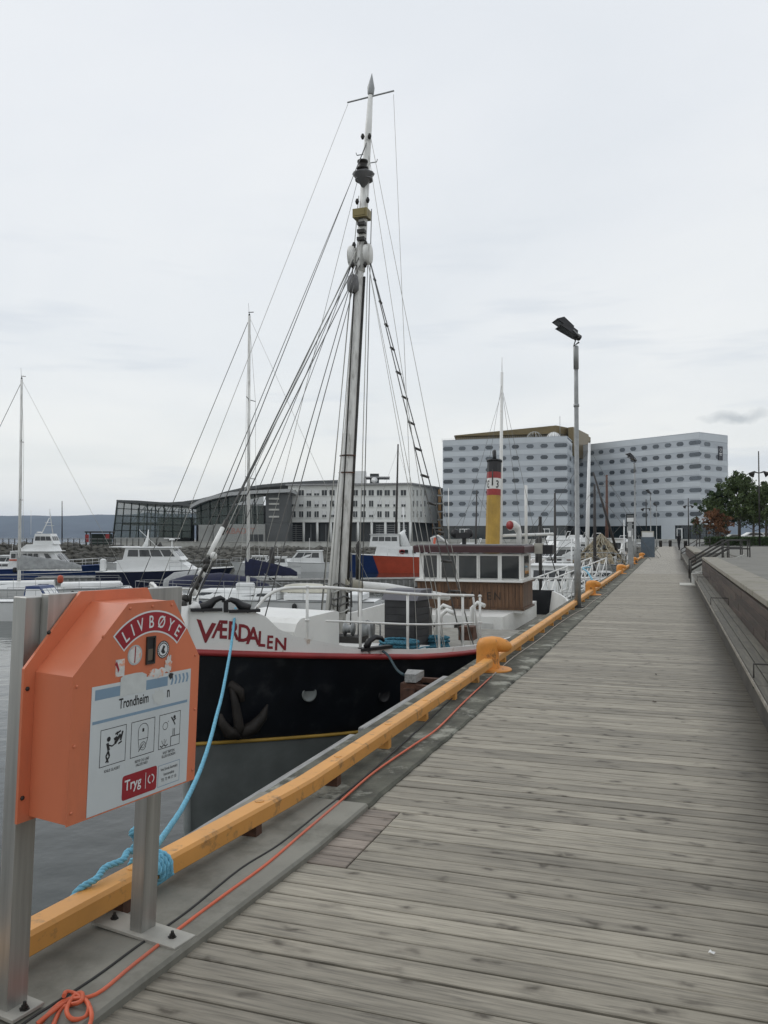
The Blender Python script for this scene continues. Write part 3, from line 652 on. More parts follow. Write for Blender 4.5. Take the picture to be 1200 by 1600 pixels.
# loop of grey line hanging under the box
def SBP(x, y, z): return Vector((x, y, z))
for pts in ([(-.5, -.12, .65), (-.46, -.12, .60), (-.39, -.1, .585), (-.3, -.08, .60), (-.25, -.06, .65), (-.22, -.06, .67)], [(-.36, -.12, .67), (-.35, -.11, .635), (-.31, -.1, .615), (-.27, -.08, .61)], [(-.27, -.05, .67), (-.262, -.06, .63), (-.27, -.08, .6)]):
    MB().path(spath(pts), .0045, 6).build('line', WIRE, sb)
# ------------------------------------------------------------------ ropes and cables on the quay
def gcurve(pts, z, r): return spath([G(x, y, z + r) for x, y in pts], 5)
co = gcurve([(30, 1640), (62, 1600), (100, 1564), (150, 1554), (208, 1508), (292, 1442), (354, 1396), (417, 1350), (473, 1302), (526, 1257), (584, 1207), (645, 1165), (684, 1138), (726, 1096), (768, 1057)], .03, .007)
tag(MB().path(co, .0075, 8).build('orange_cable', CABO), 'thin orange cable running along the concrete quay edge from the knot in the foreground', 'cable')
co = gcurve([(768, 1057), (802, 1027), (841, 1000), (871, 976), (897, 959), (912, 951), (930, 937), (950, 925)], .024, .006)
tag(MB().path(co, .007, 6).build('pale_cable', mat('faded_cable', (.42, .36, .30), .7)), 'faded pale cable on the mossy concrete leading to the near lamp post', 'cable')
co = gcurve([(20, 1618), (42, 1596), (146, 1529), (217, 1477), (292, 1425), (375, 1358), (437, 1319), (500, 1269), (526, 1249), (572, 1212), (630, 1161), (676, 1119), (737, 1063)], .03, .006)
tag(MB().path(co, .006, 6).build('black_cable', CABB), 'black cable lying beside the orange cable on the quay edge', 'cable')
kn = [(58, 1600), (76, 1585), (104, 1566), (128, 1560), (139, 1572), (132, 1590), (112, 1592), (104, 1577), (116, 1556), (128, 1552), (126, 1565), (98, 1575), (84, 1600), (78, 1620)]
kp = [G(x, y, .045 + .012 * math.sin(i * 2.1)) for i, (x, y) in enumerate(kn)]
kp2 = [G(x, y, .045 + .01 * math.cos(i * 1.7)) for i, (x, y) in enumerate([(100, 1556), (104, 1550), (120, 1554), (136, 1566), (143, 1585), (140, 1602), (130, 1625)])]
tag(MB().path(spath(kp), .0075, 8).path(spath(kp2), .0075, 8).build('cable_knot', CABO), 'loose knot of orange cable at the bottom left of the quay', 'cable')
MB  # mooring rope of the bow
A_ = U(368, 948, 9.86); B_ = G(238, 1330, .2)
wp = [(368, 950), (366, 970), (361, 1010), (354, 1050), (346, 1090), (338, 1120), (329, 1155), (316, 1195), (303, 1226), (285, 1262), (268, 1288), (254, 1308), (240, 1328)]
rp_ = [planehit(x, y, A_, B_) for x, y in wp]
mr = thing('mooring_rope', 'light blue mooring rope from the black ship bow to the yellow kerb rail', 'rope', B_)
inv = Matrix.Translation(-B_)
rope(MB(), spath([inv @ p for p in rp_], 8), .0155, .075).build('line', BLUER, mr)
tk = 3.09
ra = rail_a(tk)
def RL(t, a, z): return inv @ Q(t, ra + a, z)
coil = []
for k in range(4):
    t0 = tk + .02 + k * .028
    for i in range(12):
        an = 2 * math.pi * i / 12
        # rectangle-ish loop round the beam
        cx, cz = math.cos(an), math.sin(an)
        s_ = 1 / max(abs(cx), abs(cz)) ** .55
        coil.append(RL(t0 + .028 * i / 12, cx * (RW / 2 + .022) * s_, .137 + cz * .056 * s_))
rope(MB(), spath(coil, 3), .0135, .075).build('turns', BLUER, mr)
tail = [RL(tk + .05, -.02, .21), RL(tk - .02, -.05, .235), RL(tk - .09, -.03, .225), RL(tk - .16, -.065, .215), RL(tk - .23, -.05, .20), RL(tk - .30, -.08, .18), RL(tk - .34, -.10, .13)]
rope(MB(), spath(tail, 6), .0145, .07).build('tail', BLUER, mr)
tail = [RL(tk + .03, -.04, .20), RL(tk + .04, -.06, .27), RL(tk + .0, -.05, .31), RL(tk + .07, -.03, .33), RL(tk + .1, -.05, .27), RL(tk + .05, -.08, .22)]
rope(MB(), spath(tail, 6), .0135, .07).build('knot', BLUER, mr)
# fender pile by the quay
fp_ = thing('fender_pile', 'rusty steel fender pile with grey timber head between the ship and the yellow rail', 'pile', Q(9.05, -2.80), YAWQ)
MB().box((0, 0, -1.05), (.28, .18, 2.0)).build('steel_column', RUST, fp_)
MB().box((-.17, -.02, -1.0), (.05, .12, 1.8)).build('flange', RUST, fp_)
MB().prism([(-.17, -.1), (.16, -.1), (.16, .1), (-.17, .03)], -.03, .06).build('timber_head', GREYWD, fp_)
MB().box((.1, -.2, -.04), (.07, .5, .05)).box((-.1, -.16, -.09), (.07, .42, .05)).build('bracket', RUST, fp_)
# lamp posts
def lamp(t, label, h=6.05, a=-1.97):
    root = thing('lamp_post', label, 'lamp post', Q(t, a, .02), YAWQ, 'floodlight posts along the quay')
    MB().box((0, 0, .012), (.3, .26, .024)).build('base_plate', STEELDK, root)
    MB().lathe([(.075, .02), (.075, 1.3), (.068, 1.32), (.052, 1.34), (.048, h * .8), (.046, h * .88)], 14).build('pole', GALV, root)
    MB().lathe([(.058, h * .88), (.058, h - .22), (.04, h - .2)], 12).lathe([(.062, h * .74), (.062, h * .75)], 12).build('sleeve', GALV, root)
    MB().path([(0, -.07, h - .12), (0, .05, h - .2), (0, .0, h - .05), (.02, .18, h + .05)], .022, 6).build('bracket', STEELDK, root)
    for (cx, cz, cy, tl) in ((-.04, h + .12, .06, 36), (-.0, h - .02, -.10, 30)):
        # head stretches out over the water and tilts up
        M_ = root.matrix_basis.inverted() if False else Matrix.Translation((0, 0, cz)) @ Matrix.Rotation(-YAWQ + R(8), 4, 'Z') @ Matrix.Translation((cx, cy, 0)) @ Matrix.Rotation(R(tl), 4, 'Y') @ Matrix.Translation((-.24, 0, 0))
        m = MB(); m.add([(-.26, -.19, -.05), (.2, -.15, -.05), (.2, .15, -.05), (-.26, .19, -.05), (-.15, -.14, .10), (.16, -.10, .09), (.16, .10, .09), (-.15, .14, .10)], [(0, 3, 2, 1), (4, 5, 6, 7), (0, 1, 5, 4), (1, 2, 6, 5), (2, 3, 7, 6), (3, 0, 4, 7)], M_)
        hd = m.build('floodlight', BLKP, root)
        MB().quad((-.22, -.15, -.053), (-.22, .15, -.053), (.17, .12, -.053), (.17, -.12, -.053), M=M_).build('lens', WINGL, hd)
        MB().lathe([(.07, 0), (.07, .16), (.05, .18)], 12, M_ @ Matrix.Translation((.14, 0, .0)) @ Matrix.Rotation(R(90), 4, 'Y')).build('ballast_housing', BLKP, hd)
        MB().path([(.05, -.16, .02), (.25, -.16, -.03), (.25, .16, -.03), (.05, .16, .02)], .013, 5, M_).build('yoke', GALV, hd)
    return root
for t_, l_ in ((18.85, 'nearest tall lamp post with two black floodlights, standing on the quay edge'), (50.6, 'second floodlight post along the quay, in front of the white hotel'), (90.5, 'third floodlight post far along the quay'), (128, 'most distant floodlight post, near the end of the boardwalk')): lamp(t_, l_)
# ================================================================== THE BLACK SHIP
T0, AC = 8.3, -5.3
ship = thing('fishing_ship', 'old black and white fishing ship with VÆRDALEN on its bow and a yellow funnel', 'ship', Q(T0, AC), YAWQ)
def sl(x, pts):
    if x <= pts[0][0]: return pts[0][1]
    for (a, b), (c, d) in zip(pts, pts[1:]):
        if x <= c: return b + (d - b) * (x - a) / (c - a)
    return pts[-1][1]
ZR = [(0, .27), (1, .145), (2.5, -.03), (4.5, -.17), (8, -.40), (12, -.5), (16, -.45), (20, -.25), (21.5, -.15)]
def zr(s): return sl(s, ZR)
def hb(s, w=0):      # half breadth, w 0 at the rail, 1 at the keel line
    s = max(s, 0); b = 2.6
    if s < 5: k = (1 - (1 - s / 5) ** 2) ** (.75 + .55 * w)
    elif s < 15: k = 1
    else: k = 1 - .35 * ((s - 15) / 4.0) ** 2
    return max(.012, b * k * (1 - .22 * w))
def lp(s, side, z=None, inset=0):    # port (towards the quay) is -y, side=-1
    z = zr(s) if z is None else z
    w = max(0, min(1, (zr(s) - z) / 2.2)); return Vector((s + .10 * w, side * (hb(s, w) - inset), z))
def ship_w(p): return ship_M @ p
ship_M = Matrix.Translation(Q(T0, AC)) @ Matrix.Rotation(YAWQ, 4, 'Z')
ST = [0, .02, .06, .12, .2, .3, .42, .56, .72, .9, 1.1, 1.35, 1.65, 2, 2.4, 2.9, 3.5, 4.2, 5, 6.5, 8, 10, 12, 14, 15, 16.5, 17.5, 18.3, 19]
ZY = [(0, -.80), (1.5, -.93), (4, -1.12), (8, -1.22), (22, -1.15)]
def band(z0f, z1f, n, side, off=0):
    rows = []
    for s in ST:
        a, b = z0f(s), z1f(s); row = []
        for k in range(n + 1):
            z = a + (b - a) * k / n; p = lp(s, side, z); p.y += side * off; row.append(p)
        rows.append(row)
    return rows
m = MB(); m2 = MB()
for side in (-1, 1):
    m.grid(band(lambda s: sl(s, ZY), zr, 6, side), flip=(side < 0)); m2.grid(band(lambda s: -3.0, lambda s: sl(s, ZY), 5, side), flip=(side < 0))
m.grid([[lp(19, -1, z), lp(19, 1, z)] for z in (-1.15, -.15)], smooth=False)
hull = m.build('hull', NAVY, ship); m2.build('hull_bottom', GRYH, ship)
for side in (-1, 1):
    MB().path([lp(s, side, zr(s), -.02) for s in ST], .038, 8).build('rubbing_strake', REDP, ship)
    MB().path([lp(s, side, sl(s, ZY), -.008) for s in ST], .022, 6).build('waterline_stripe', MUST, ship)
# deck
m = MB(); m.grid([[Vector((s, -hb(s), zr(s) - .02)), Vector((s, hb(s), zr(s) - .02))] for s in ST[4:22]], smooth=False)
m.grid([[Vector((s, -hb(s) + .02, -.95)), Vector((s, hb(s) - .02, -.95))] for s in (8, 10, 12, 15, 17, 19)], smooth=False)
m.build('deck', mat('ship_deck', (.24, .23, .2), .75, scale=5, var=.2), ship)
# bulwark at the bow
ZT = [(0, .76), (.1, .745), (.42, .705), (.5, .66), (.62, .50), (.78, .40), (1.0, .33), (1.3, .24), (1.6, .155), (1.66, .075)]
SB = [0, .02, .05, .09, .14, .2, .27, .35, .42, .5, .56, .62, .7, .78, .9, 1.0, 1.15, 1.3, 1.45, 1.6, 1.66]
def blw(s, side, z, off=0): p = lp(s, side, zr(s)); return Vector((p.x, side * (abs(p.y) + .0 + off + .05 * max(0, z - zr(s))), z))
for side in (-1, 1):
    rows = [[blw(s, side, zr(s) + (sl(s, ZT) - zr(s)) * k / 4) for k in range(5)] + [blw(s, side, sl(s, ZT), -.035)] + [blw(s, side, zr(s), -.035)] for s in SB]
    bk = MB().grid(rows, flip=(side < 0), smooth=False).build('bulwark', WHTH, ship)
    if side < 0:
        for i in range(34):
            s = .5 + i * .034; p = blw(s, side, sl(s, ZT) - .035, .0); d = (blw(s + .01, side, 0) - blw(s - .01, side, 0)).normalized()
            n = Vector((d.y, -d.x, 0)); n = n if n.y * side > 0 else -n
            MB().add([p + n * .006, p + d * .007 + Vector((0, 0, .0)), p - d * .007, p + Vector((0, 0, .007)), p - Vector((0, 0, .007))], [(0, 1, 3), (0, 3, 2), (0, 2, 4), (0, 4, 1)]).build('rivet', WHTH, bk)
    # low white plank above the strake further aft
    rows = [[lp(s, side, zr(s) + .03, .0), lp(s, side, zr(s) + .10, .0), lp(s, side, zr(s) + .10, .05), lp(s, side, zr(s) - .02, .05)] for s in (1.66, 2, 2.4, 2.9, 3.4, 3.9, 4.4, 5, 6.5, 8)]
    MB().grid(rows, flip=(side < 0), smooth=False).build('covering_board', WHTH, ship)
MB().path([Vector((-.01, 0, .27)), Vector((-.045, 0, .80))], [.06, .065], 8).build('stem_post', WHTH, ship)
MB().path([Vector((.14, 0, -3)), Vector((.1, 0, -2.2)), Vector((.04, 0, -.79))], [.04, .045, .045], 8).build('stem_post', GRYH, ship)
MB().path([Vector((.04, 0, -.789)), Vector((.0, 0, .269))], [.045, .05], 8).build('stem_post', NAVY, ship)
# hull side sections aft of the bow: tall midship bulwark so the low deck is hidden
# lettering painted on the bow
def bow_s(px, side, z):
    lo, hi = .0, 6.0
    for _ in range(40):
        mid = (lo + hi) / 2; x = proj(ship_w(blw(mid, side, z)))[0]
        if (x < px) == (side < 0): lo = mid
        else: hi = mid
    return (lo + hi) / 2
def z_at(px, py, side, z=.4):
    for _ in range(12):
        s = bow_s(px, side, z); y = proj(ship_w(blw(s, side, z)))[1]; z -= (py - y) * 9.8 / F
    return s, z
def paint(ch, px, py, hpx, side, sx, name_mesh, slant=0):
    s, z = z_at(px, py, side); h = hpx * 9.8 / F; v, f = text(ch, h / .70, 'CENTER', sx, .024)
    # arclength table
    tab = []; L = 0; prev = blw(max(0, s - .6), side, z); q = max(0, s - .6)
    S = [max(0, s - .6) + 1.2 * i / 240 for i in range(241)]; acc = [0]
    for a, b in zip(S, S[1:]): acc.append(acc[-1] + (blw(b, side, z) - blw(a, side, z)).length)
    Ls = sl(s, list(zip(S, acc))); inv_ = list(zip(acc, S)); out = []
    for x, y, _ in v:
        l = Ls + (x if side < 0 else -x); s2 = sl(l, inv_) ; zz = z - h / 2 + y + slant * x; p = blw(s2, side, zz, .006)
        if l < 0: p = p + Vector((l, 0, 0))
        out.append(p)
    name_mesh.add(out, f)
for side, items in ((-1, [('V', 321, 987, 31, 1.0, -.25), ('Æ', 343, 983, 27, .66, -.08), ('R', 364, 985, 27, .75, -.12), ('D', 381, 989, 26, .75, -.12), ('A', 395, 993, 26, .8, -.12), ('L', 408, 998, 23, .75, -.12), ('E', 421, 1003, 20, .75, -.1), ('N', 438, 1006, 19, 1.0, -.05)]), (1, [('E', 277, 971, 24, .75, 0), ('N', 285, 975, 23, .85, 0)])):
    nm = MB()
    for ch, px, py, hp, sx, sk in items: paint(ch, px, py, hp, side, sx, nm, sk)
    nm.build('name_lettering', LETR, ship)
# fairleads with horns at the bow
def fair(px, side=-1, z=None, mirror=1, name='fairlead', h=.15):
    s = bow_s(px, side, .7); zz = sl(s, ZT) if s < 1.6 else zr(s) + .1
    p = blw(s, side, zz, -.02); d = (blw(s + .02, side, zz) - blw(max(0, s - .02), side, zz)); d.z = 0; d.normalize(); M_ = Matrix.Translation(p) @ Matrix.Rotation(math.atan2(d.y, d.x), 4, 'Z')
    return s, M_
for px, mr_ in ((333, 1), (376, -1)):
    s, M_ = fair(px)
    MB().box((-.06 * mr_, 0, .012), (.36, .10, .035), M_).path([(-.12 * mr_, 0, .03), (-.02 * mr_, 0, .07), (.03 * mr_, 0, .12), (.10 * mr_, 0, .145), (.15 * mr_, 0, .125)], [.055, .052, .040, .03, .014], 8, M_).build('fairlead', BLKP, ship)
s, M_ = fair(355); MB().box((0, 0, .05), (.05, .07, .12), M_).box((0, 0, .115), (.09, .08, .02), M_).build('mooring_bitt', BLKP, ship)
s, M_ = fair(592); MB().box((0, 0, .01), (.5, .1, .04), M_).path([(-.15, 0, .03), (-.1, 0, .11), (.0, 0, .15), (.1, 0, .13), (.14, 0, .09)], [.045, .04, .035, .03, .02], 8, M_).build('fairlead', BLKP, ship)
# railings
SR = [.45, .50, .56, .64, .74, .9, 1.15, 1.45, 1.8, 2.2, 2.7, 3.3, 3.9, 4.02]
HR = [.0, .17, .36, .50, .58, .62, .66, .69, .71, .735, .75, .76, .77, .77]
def rp2(s, side, h): b = sl(s, ZT) if s < .6 else zr(s); b = zr(s) + (sl(s, ZT) - zr(s) if s < .5 else 0); return lp(s, side, zr(s) + .03 + h, .06)
def px_s(px, side, h):
    lo, hi = .4, 7
    for _ in range(40):
        mid = (lo + hi) / 2
        if proj(ship_w(rp2(mid, side, h)))[0] < px: lo = mid
        else: hi = mid
    return lo
for side in (-1, 1):
    top = spath([rp2(s, side, (.46 if i == 0 else .46 + (.79 - .46) * min(1, HR[i] / .62)) + (.02 if s > 1 else 0)) for i, s in enumerate(SR)], 4)
    r_ = MB().path(top, .020, 8).build('railing', WHT, ship)
    MB().path([rp2(s, side, .40) for s in SR[6:]], .014, 6).build('mid_rail', WHT, r_)
    for px in (480, 563, 637, 686, 723, 750):
        s = px_s(px, -1, .5); MB().tube(rp2(s, side, .0), rp2(s, side, .79), .019, n=8).lathe([(.03, -.012), (.034, 0), (.03, .012)], 8, Matrix.Translation(rp2(s, side, .40))).lathe([(.02, -.012), (.034, 0), (.02, .024)], 8, Matrix.Translation(rp2(s, side, .80))).build('stanchion', WHT, r_)
    s = 4.02; MB().tube(rp2(s, side, .78), rp2(s + .28, side, 0), .017, n=6).build('stanchion', WHT, r_)
# white companion / whaleback box with porthole, windlass, grey deckhouse box
prof = [(-.62, .0), (-.62, .38), (-.55, .5), (-.42, .555), (.45, .585), (.5, .57), (.5, .0)]
M_ = Matrix.Translation((2.05, -.22, -.03)) @ Matrix.Rotation(R(-12), 4, 'Z')
rows = [[(x, y, z) for y, z in prof] for x in (-.45, .5)]
prof2 = [(-.52, 0), (-.52, .40), (-.47, .5), (-.38, .56), (.42, .60), (.5, .58), (.5, 0)]
c = MB().grid([[(y * 1.0, -.62, z) for y, z in prof2], [(y * 1.0, .62, z) for y, z in prof2]], M_, False).add([(y, -.62, z) for y, z in prof2], [tuple(range(6, -1, -1))], M_).add([(y, .62, z) for y, z in prof2], [tuple(range(7))], M_).build('companion_hatch', WHT, ship)
MB().lathe([(.05, 0), (.05, .012), (.035, .014), (.034, .004)], 16, M_ @ Matrix.Translation((.501, -.2, .33)) @ Matrix.Rotation(R(90), 4, 'Y')).build('porthole', STEELDK, c)
M_ = Matrix.Translation((3.25, -.75, -.12))
c = MB().box((0, 0, .12), (.34, .5, .24), M_).build('windlass', STEELDK, ship)
for y_, r_ in ((-.3, .13), (0, .10), (.3, .13)):
    MB().lathe([(r_, -.07), (r_, -.055), (r_ * .6, -.045), (r_ * .6, .045), (r_, .055), (r_, .07)], 14, M_ @ Matrix.Translation((0, y_, .34)) @ Matrix.Rotation(R(90), 4, 'X')).build('drum', GALV, c)
MB().path([M_ @ Vector(p) for p in ((.12, -.45, 0), (.12, -.45, .4), (.12, -.25, .46), (.12, -.1, .42), (.12, -.1, 0))], .012, 6).build('guard', GALV, c)
M_ = Matrix.Translation((3.35, -1.62, -.17)) @ Matrix.Rotation(R(-8), 4, 'Z') @ Matrix.Scale(.92, 4)
c = thing  # noqa
c = MB().add([(-.25, -.27, 0), (.25, -.27, 0), (.25, .27, 0), (-.25, .27, 0), (-.25, -.27, .92), (.25, -.27, .92), (.25, .27, .92), (-.25, .27, .92)], [(0, 1, 5, 4), (1, 2, 6, 5), (2, 3, 7, 6), (3, 0, 4, 7)], M_).build('deck_locker', DKWOOD, ship)
for fx, fy, rz in ((-.258, 0, 0), (0, -.278, 1)):
    for k in range(8):
        d = (.012, .52, .108) if rz == 0 else (.48, .012, .108)
        MB().box((fx, fy, .06 + k * .115), d, M_).build('board', DKWOOD, c)
MB().add([(-.29, -.31, .92), (.29, -.31, .92), (.29, .31, .92), (-.29, .31, .92), (-.12, -.31, 1.08), (.29, -.31, 1.08), (.29, .31, 1.08), (-.12, .31, 1.08)], [(0, 3, 2, 1), (4, 5, 6, 7), (0, 1, 5, 4), (1, 2, 6, 5), (2, 3, 7, 6), (3, 0, 4, 7)], M_).build('lid', mat('grey_roof_felt', (.10, .10, .115), .5, var=.08), c)
# mast
MB0, MT = Vector((4.6, 0, -.1)), Vector((6.27, 0, 10.2))
def mp_(z): return MB0.lerp(MT, (z - MB0.z) / (MT.z - MB0.z))
mast = MB().path([mp_(-.1), mp_(3), mp_(6.3), mp_(6.9), mp_(8.3)], [.135, .105, .075, .085, .08], 14).build('mast', SPAR, ship)
MB().path([mp_(6.4) + Vector((-.02, -.05, 0)), mp_(8.2), mp_(9.3), mp_(9.95)], [.06, .075, .062, .045], 12).build('topmast', WHT, mast)
MB().path([mp_(9.95), mp_(9.98), mp_(10.12), mp_(10.42)], [.03, .06, .07, .004], 6).build('finial', GALV, mast)
yc = mp_(9.93)
MB().tube(yc + Vector((0, -.47, .03)), yc + Vector((0, .47, -.03)), .017, n=6).build('yard', GALV, mast)
MB().path([mp_(8.18) + Vector((-.06, 0, 0)), mp_(8.18) + Vector((-.06, 0, .02)), mp_(8.18) + Vector((-.06, 0, .22))], [.17, .17, .08], 12).build('lamp_hood', mat('mast_fitting_grey', (.16, .16, .165), .5), mast)
MB().lathe([(.11, 0), (.11, .03), (.08, .04), (.08, .12), (.1, .13), (.1, .16)], 12, Matrix.Translation(mp_(8.38) + Vector((-.12, .02, 0)))).build('masthead_light', STEELDK, mast)
MB().lathe([(.02, -.32), (.2, -.08), (.21, -.06), (.0, -.06)], 10, Matrix.Translation(mp_(8.35) + Vector((-.12, 0, 0)))).build('platform', MATS['mast_fitting_grey'], mast)
MB().box(mp_(7.5) + Vector((-.05, 0, 0)), (.26, .28, .16)).box(mp_(7.5) + Vector((-.18, .0, 0)), (.02, .2, .1)).build('lamp_box', mat('brass_fitting', (.22, .18, .08), .4, .5), mast)
for z_ in (7.0, 7.15, 7.3):
    MB().box(mp_(z_) + Vector((-.1, -.03 + .04 * (z_ - 7.15), 0)), (.12, .14, .06)).build('block', STEELDK, mast)
for y_ in (-.15, .15):
    MB().lathe([(.12, -.06), (.13, -.04), (.13, .04), (.12, .06)], 14, Matrix.Translation(mp_(6.72) + Vector((-.03, y_, 0))) @ Matrix.Rotation(R(90), 4, 'X') @ Matrix.Scale(1.5, 4, (0, 1, 0))).build('cheek', SPAR, mast)
MB().lathe([(.06, -.17), (.105, -.12), (.11, 0), (.09, .12), (.03, .16)], 12, Matrix.Translation(mp_(6.15) + Vector((-.14, .06, 0)))).build('block', MATS['mast_fitting_grey'], mast)
rg_ = random.Random(2)
for z_ in (6.5, 6.9, 7.75, 8.25, 9.05):
    for y_ in (-1, 1): MB().lathe([(.02, -.05), (.04, 0), (.02, .05)], 8, Matrix.Translation(mp_(z_) + Vector((-.12 + rg_.uniform(-.03, .03), y_ * (rg_.uniform(.05, .08) if z_ > 8 else rg_.uniform(.08, .14)), 0)))).build('block', STEELDK, mast)
for z_, y_ in ((8.75, 1), (8.55, -1)): MB().path([mp_(z_), mp_(z_) + Vector((0, y_ * .2, 0)), mp_(z_) + Vector((0, y_ * .22, .05))], .01, 5).build('step', GALV, mast)
# gaff / spar stowed beside the lower mast, halyards
MB().path([mp_(.35) + Vector((-.12, .12, 0)), mp_(2.2) + Vector((-.1, .08, 0)), mp_(3.4) + Vector((-.08, .05, 0))], [.07, .055, .035], 10).build('stowed_spar', WHT, ship)
MB().path([mp_(.3) + Vector((.0, -.14, 0)), mp_(6.3) + Vector((0, -.10, 0))], .022, 6).build('mast_cable', STEELDK, ship)
MB().path([mp_(.3) + Vector((-.16, -.04, 0)), mp_(4) + Vector((-.15, .0, 0)), mp_(6.3) + Vector((-.1, .05, 0))], .014, 5).build('mast_cable', STEELDK, ship)
for k, (y0, y1, zt, x0) in enumerate(((.10, .05, 7.4, -.2), (.3, .12, 6.6, -.05), (-.32, -.16, 6.5, .1), (-.36, -.17, 7.6, .15), (.22, .1, 7.9, -.2), )):
    MB().tube(mp_(.25) + Vector((x0, y0, 0)), mp_(zt) + Vector((-.03, y1, 0)), .0085, n=5).build('halyard', WIRE if k % 2 else WIREL, ship)
rg = random.Random(4)
for k in range(5):
    z_ = .35 + k * .11; MB().path([mp_(z_) + Vector((.17 * math.cos(a), .17 * math.sin(a), .03 * math.sin(3 * a + k))) for a in [i * .5 for i in range(14)]], .014, 5).build('rope_lashing', WIRE if k % 3 else WIREL, ship)
for k in range(12):
    a = rg.uniform(0, 6.28); z_ = .9 + rg.random() * .5
    MB().path([mp_(z_) + Vector((.16 * math.cos(a), .16 * math.sin(a), 0)), mp_(z_ - .5) + Vector((.2 * math.cos(a + .3), .2 * math.sin(a + .3), 0)), mp_(z_ - .9) + Vector((.22 * math.cos(a), .22 * math.sin(a), 0))], .011, 5).build('hanging_line', WIREL if k % 3 == 0 else WIRE, ship)
for z_ in (2.7, 3.0): MB().path([mp_(z_) + Vector((.125 * math.cos(a) - .02, .135 * math.sin(a), 0)) for a in [i * .5 for i in range(14)]], .013, 5).build('mast_band', RUST, ship)
# standing rigging
def stay(p0, p1, r=.009, m_=WIRE, name='stay'): return MB().tube(p0, p1, r * (.78 if r < .05 else 1), n=5).build(name, m_, ship)
bow = Vector((.02, 0, .86))
def pfoot(px): return rp2(px_s(px, -1, .1), -1, .02)
stay(mp_(9.05), bow + Vector((.05, .02, .05)), .008); stay(mp_(9.0), bow + Vector((.0, -.02, .3)), .007)
stay(mp_(6.75) + Vector((0, .1, 0)), bow + Vector((.1, .05, 0)), .014); stay(mp_(6.6) + Vector((0, -.03, 0)), bow + Vector((.15, -.03, .0)), .011)
stay(mp_(7.05), bow + Vector((.05, -.12, .1)), .007, WIREL)
stay(mp_(6.6) + Vector((0, .06, 0)), blw(.42, -1, sl(.42, ZT)), .010); stay(mp_(6.5) + Vector((0, .02, 0)), blw(.50, -1, sl(.5, ZT)), .010)
f0 = mp_(6.75); fa = f0.lerp(bow, .857); fb = f0.lerp(bow, .915); fc = f0.lerp(bow, .93)
MB().tube(fa, fb, .03, n=10).build('furling_tube', WHT, ship)
MB().path([fa.lerp(f0, .02), fa + Vector((.05, 0, .0)), fa - Vector((0, 0, .08))], [.03, .05, .02], 8).build('shackle_block', STEELDK, ship)
stay(f0, fa, .012)
for k in range(9):
    p = fb.lerp(bow + Vector((0, 0, -.05)), k / 8) + Vector((rg.uniform(-.04, .04), rg.uniform(-.06, .06), 0)); MB().lathe([(.02, -.05), (.045, -.02), (.045, .02), (.02, .05)], 7, Matrix.Translation(p) @ Matrix.Rotation(rg.uniform(-.8, .8), 4, 'X')).build('chain_link', STEELDK if k % 3 else WHT, ship)
MB().path([fb + Vector((.02, -.01, 0)), bow + Vector((.02, -.05, .08)), bow + Vector((.03, -.03, -.08))], .016, 6).build('chain_lashing', STEELDK, ship)
MB().lathe([(.06, 0), (.1, .02), (.1, .08), (.04, .12)], 10, Matrix.Translation((.12, -.02, .72))).build('bow_roller', WHTH, ship)
MB().lathe([(.06, 0), (.1, .02), (.1, .08), (.04, .12)], 10, Matrix.Translation((.2, .16, .70))).build('bow_roller', WHTH, ship)
stay(yc + Vector((0, .46, -.06)), Vector((1.2, 1.5, .2)), .006, WIREL); stay(yc + Vector((0, -.46, -.04)), pfoot(652), .006, WIREL)
stay(mp_(9.3), pfoot(737), .007, WIREL); stay(mp_(8.9), pfoot(696), .007, WIREL); stay(mp_(9.05), Vector((6, 2.52, -.3)), .007, WIREL)
for px in (684, 694): stay(mp_(6.7) + Vector((0, -.12, 0)), pfoot(px), .007, WIREL)
for x_ in (4.3, 4.9): stay(mp_(6.7) + Vector((0, .12, 0)), Vector((x_, 2.45, -.05)), .008, WIRE)
sa, sb_ = mp_(6.62) + Vector((.0, -.18, 0)), pfoot(724); sa2, sb2 = mp_(6.62) + Vector((.08, -.16, 0)), pfoot(741)
stay(sa, sb_, .013); stay(sa2, sb2, .013)
k = .06
while k < .92:
    MB().tube(sa.lerp(sb_, k) + Vector((0, .0, 0)), sa2.lerp(sb2, k), .022, n=6).build('ratline', STEELDK, ship); k += .068
# boom
MB().path([Vector((4.75, -.05, .78)), Vector((6.5, -.25, .62)), Vector((9.6, -.6, .25))], [.085, .095, .075], 12).build('boom', WHT, ship)
MB().path([Vector((4.7, -.05, .8)), Vector((5.3, -.12, .73))], [.11, .1], 12).build('boom_fitting', mat('canvas_wrap', (.35, .33, .26), .8), ship)
# rope coils on deck
def coil_(cx, cy, z, R_, n, seed, m_=TEALR):
    r_ = random.Random(seed); pts = []
    for i in range(n * 14):
        a = 2 * math.pi * i / 14; lay = i // 14
        rr = R_ * (1 - .16 * (lay % 3)) + r_.uniform(-.012, .012); pts.append(Vector((cx + rr * .8 * math.cos(a), cy + rr * math.sin(a), z + .022 * lay * (1 - .02 * lay) + r_.uniform(-.006, .01))))
    return pts
rope(MB(), spath(coil_(2.7, -1.72, .02, .27, 8, 1), 2), .02, .12, n=5).build('rope_coil', TEALR, ship)
rope(MB(), spath(coil_(3.6, -2.02, -.06, .17, 10, 2), 2), .018, .11, n=5).build('rope_coil', TEALR, ship)
rope(MB(), spath([Vector((2.7, -1.95, .03)), Vector((3.1, -2.0, .02)), Vector((3.6, -2.2, -.02))], 8), .018, .11, n=5).build('rope', TEALR, ship)
MB().box((3.0, -1.3, -.02), (.5, 1.4, .1)).build('deck_step', WHT, ship)
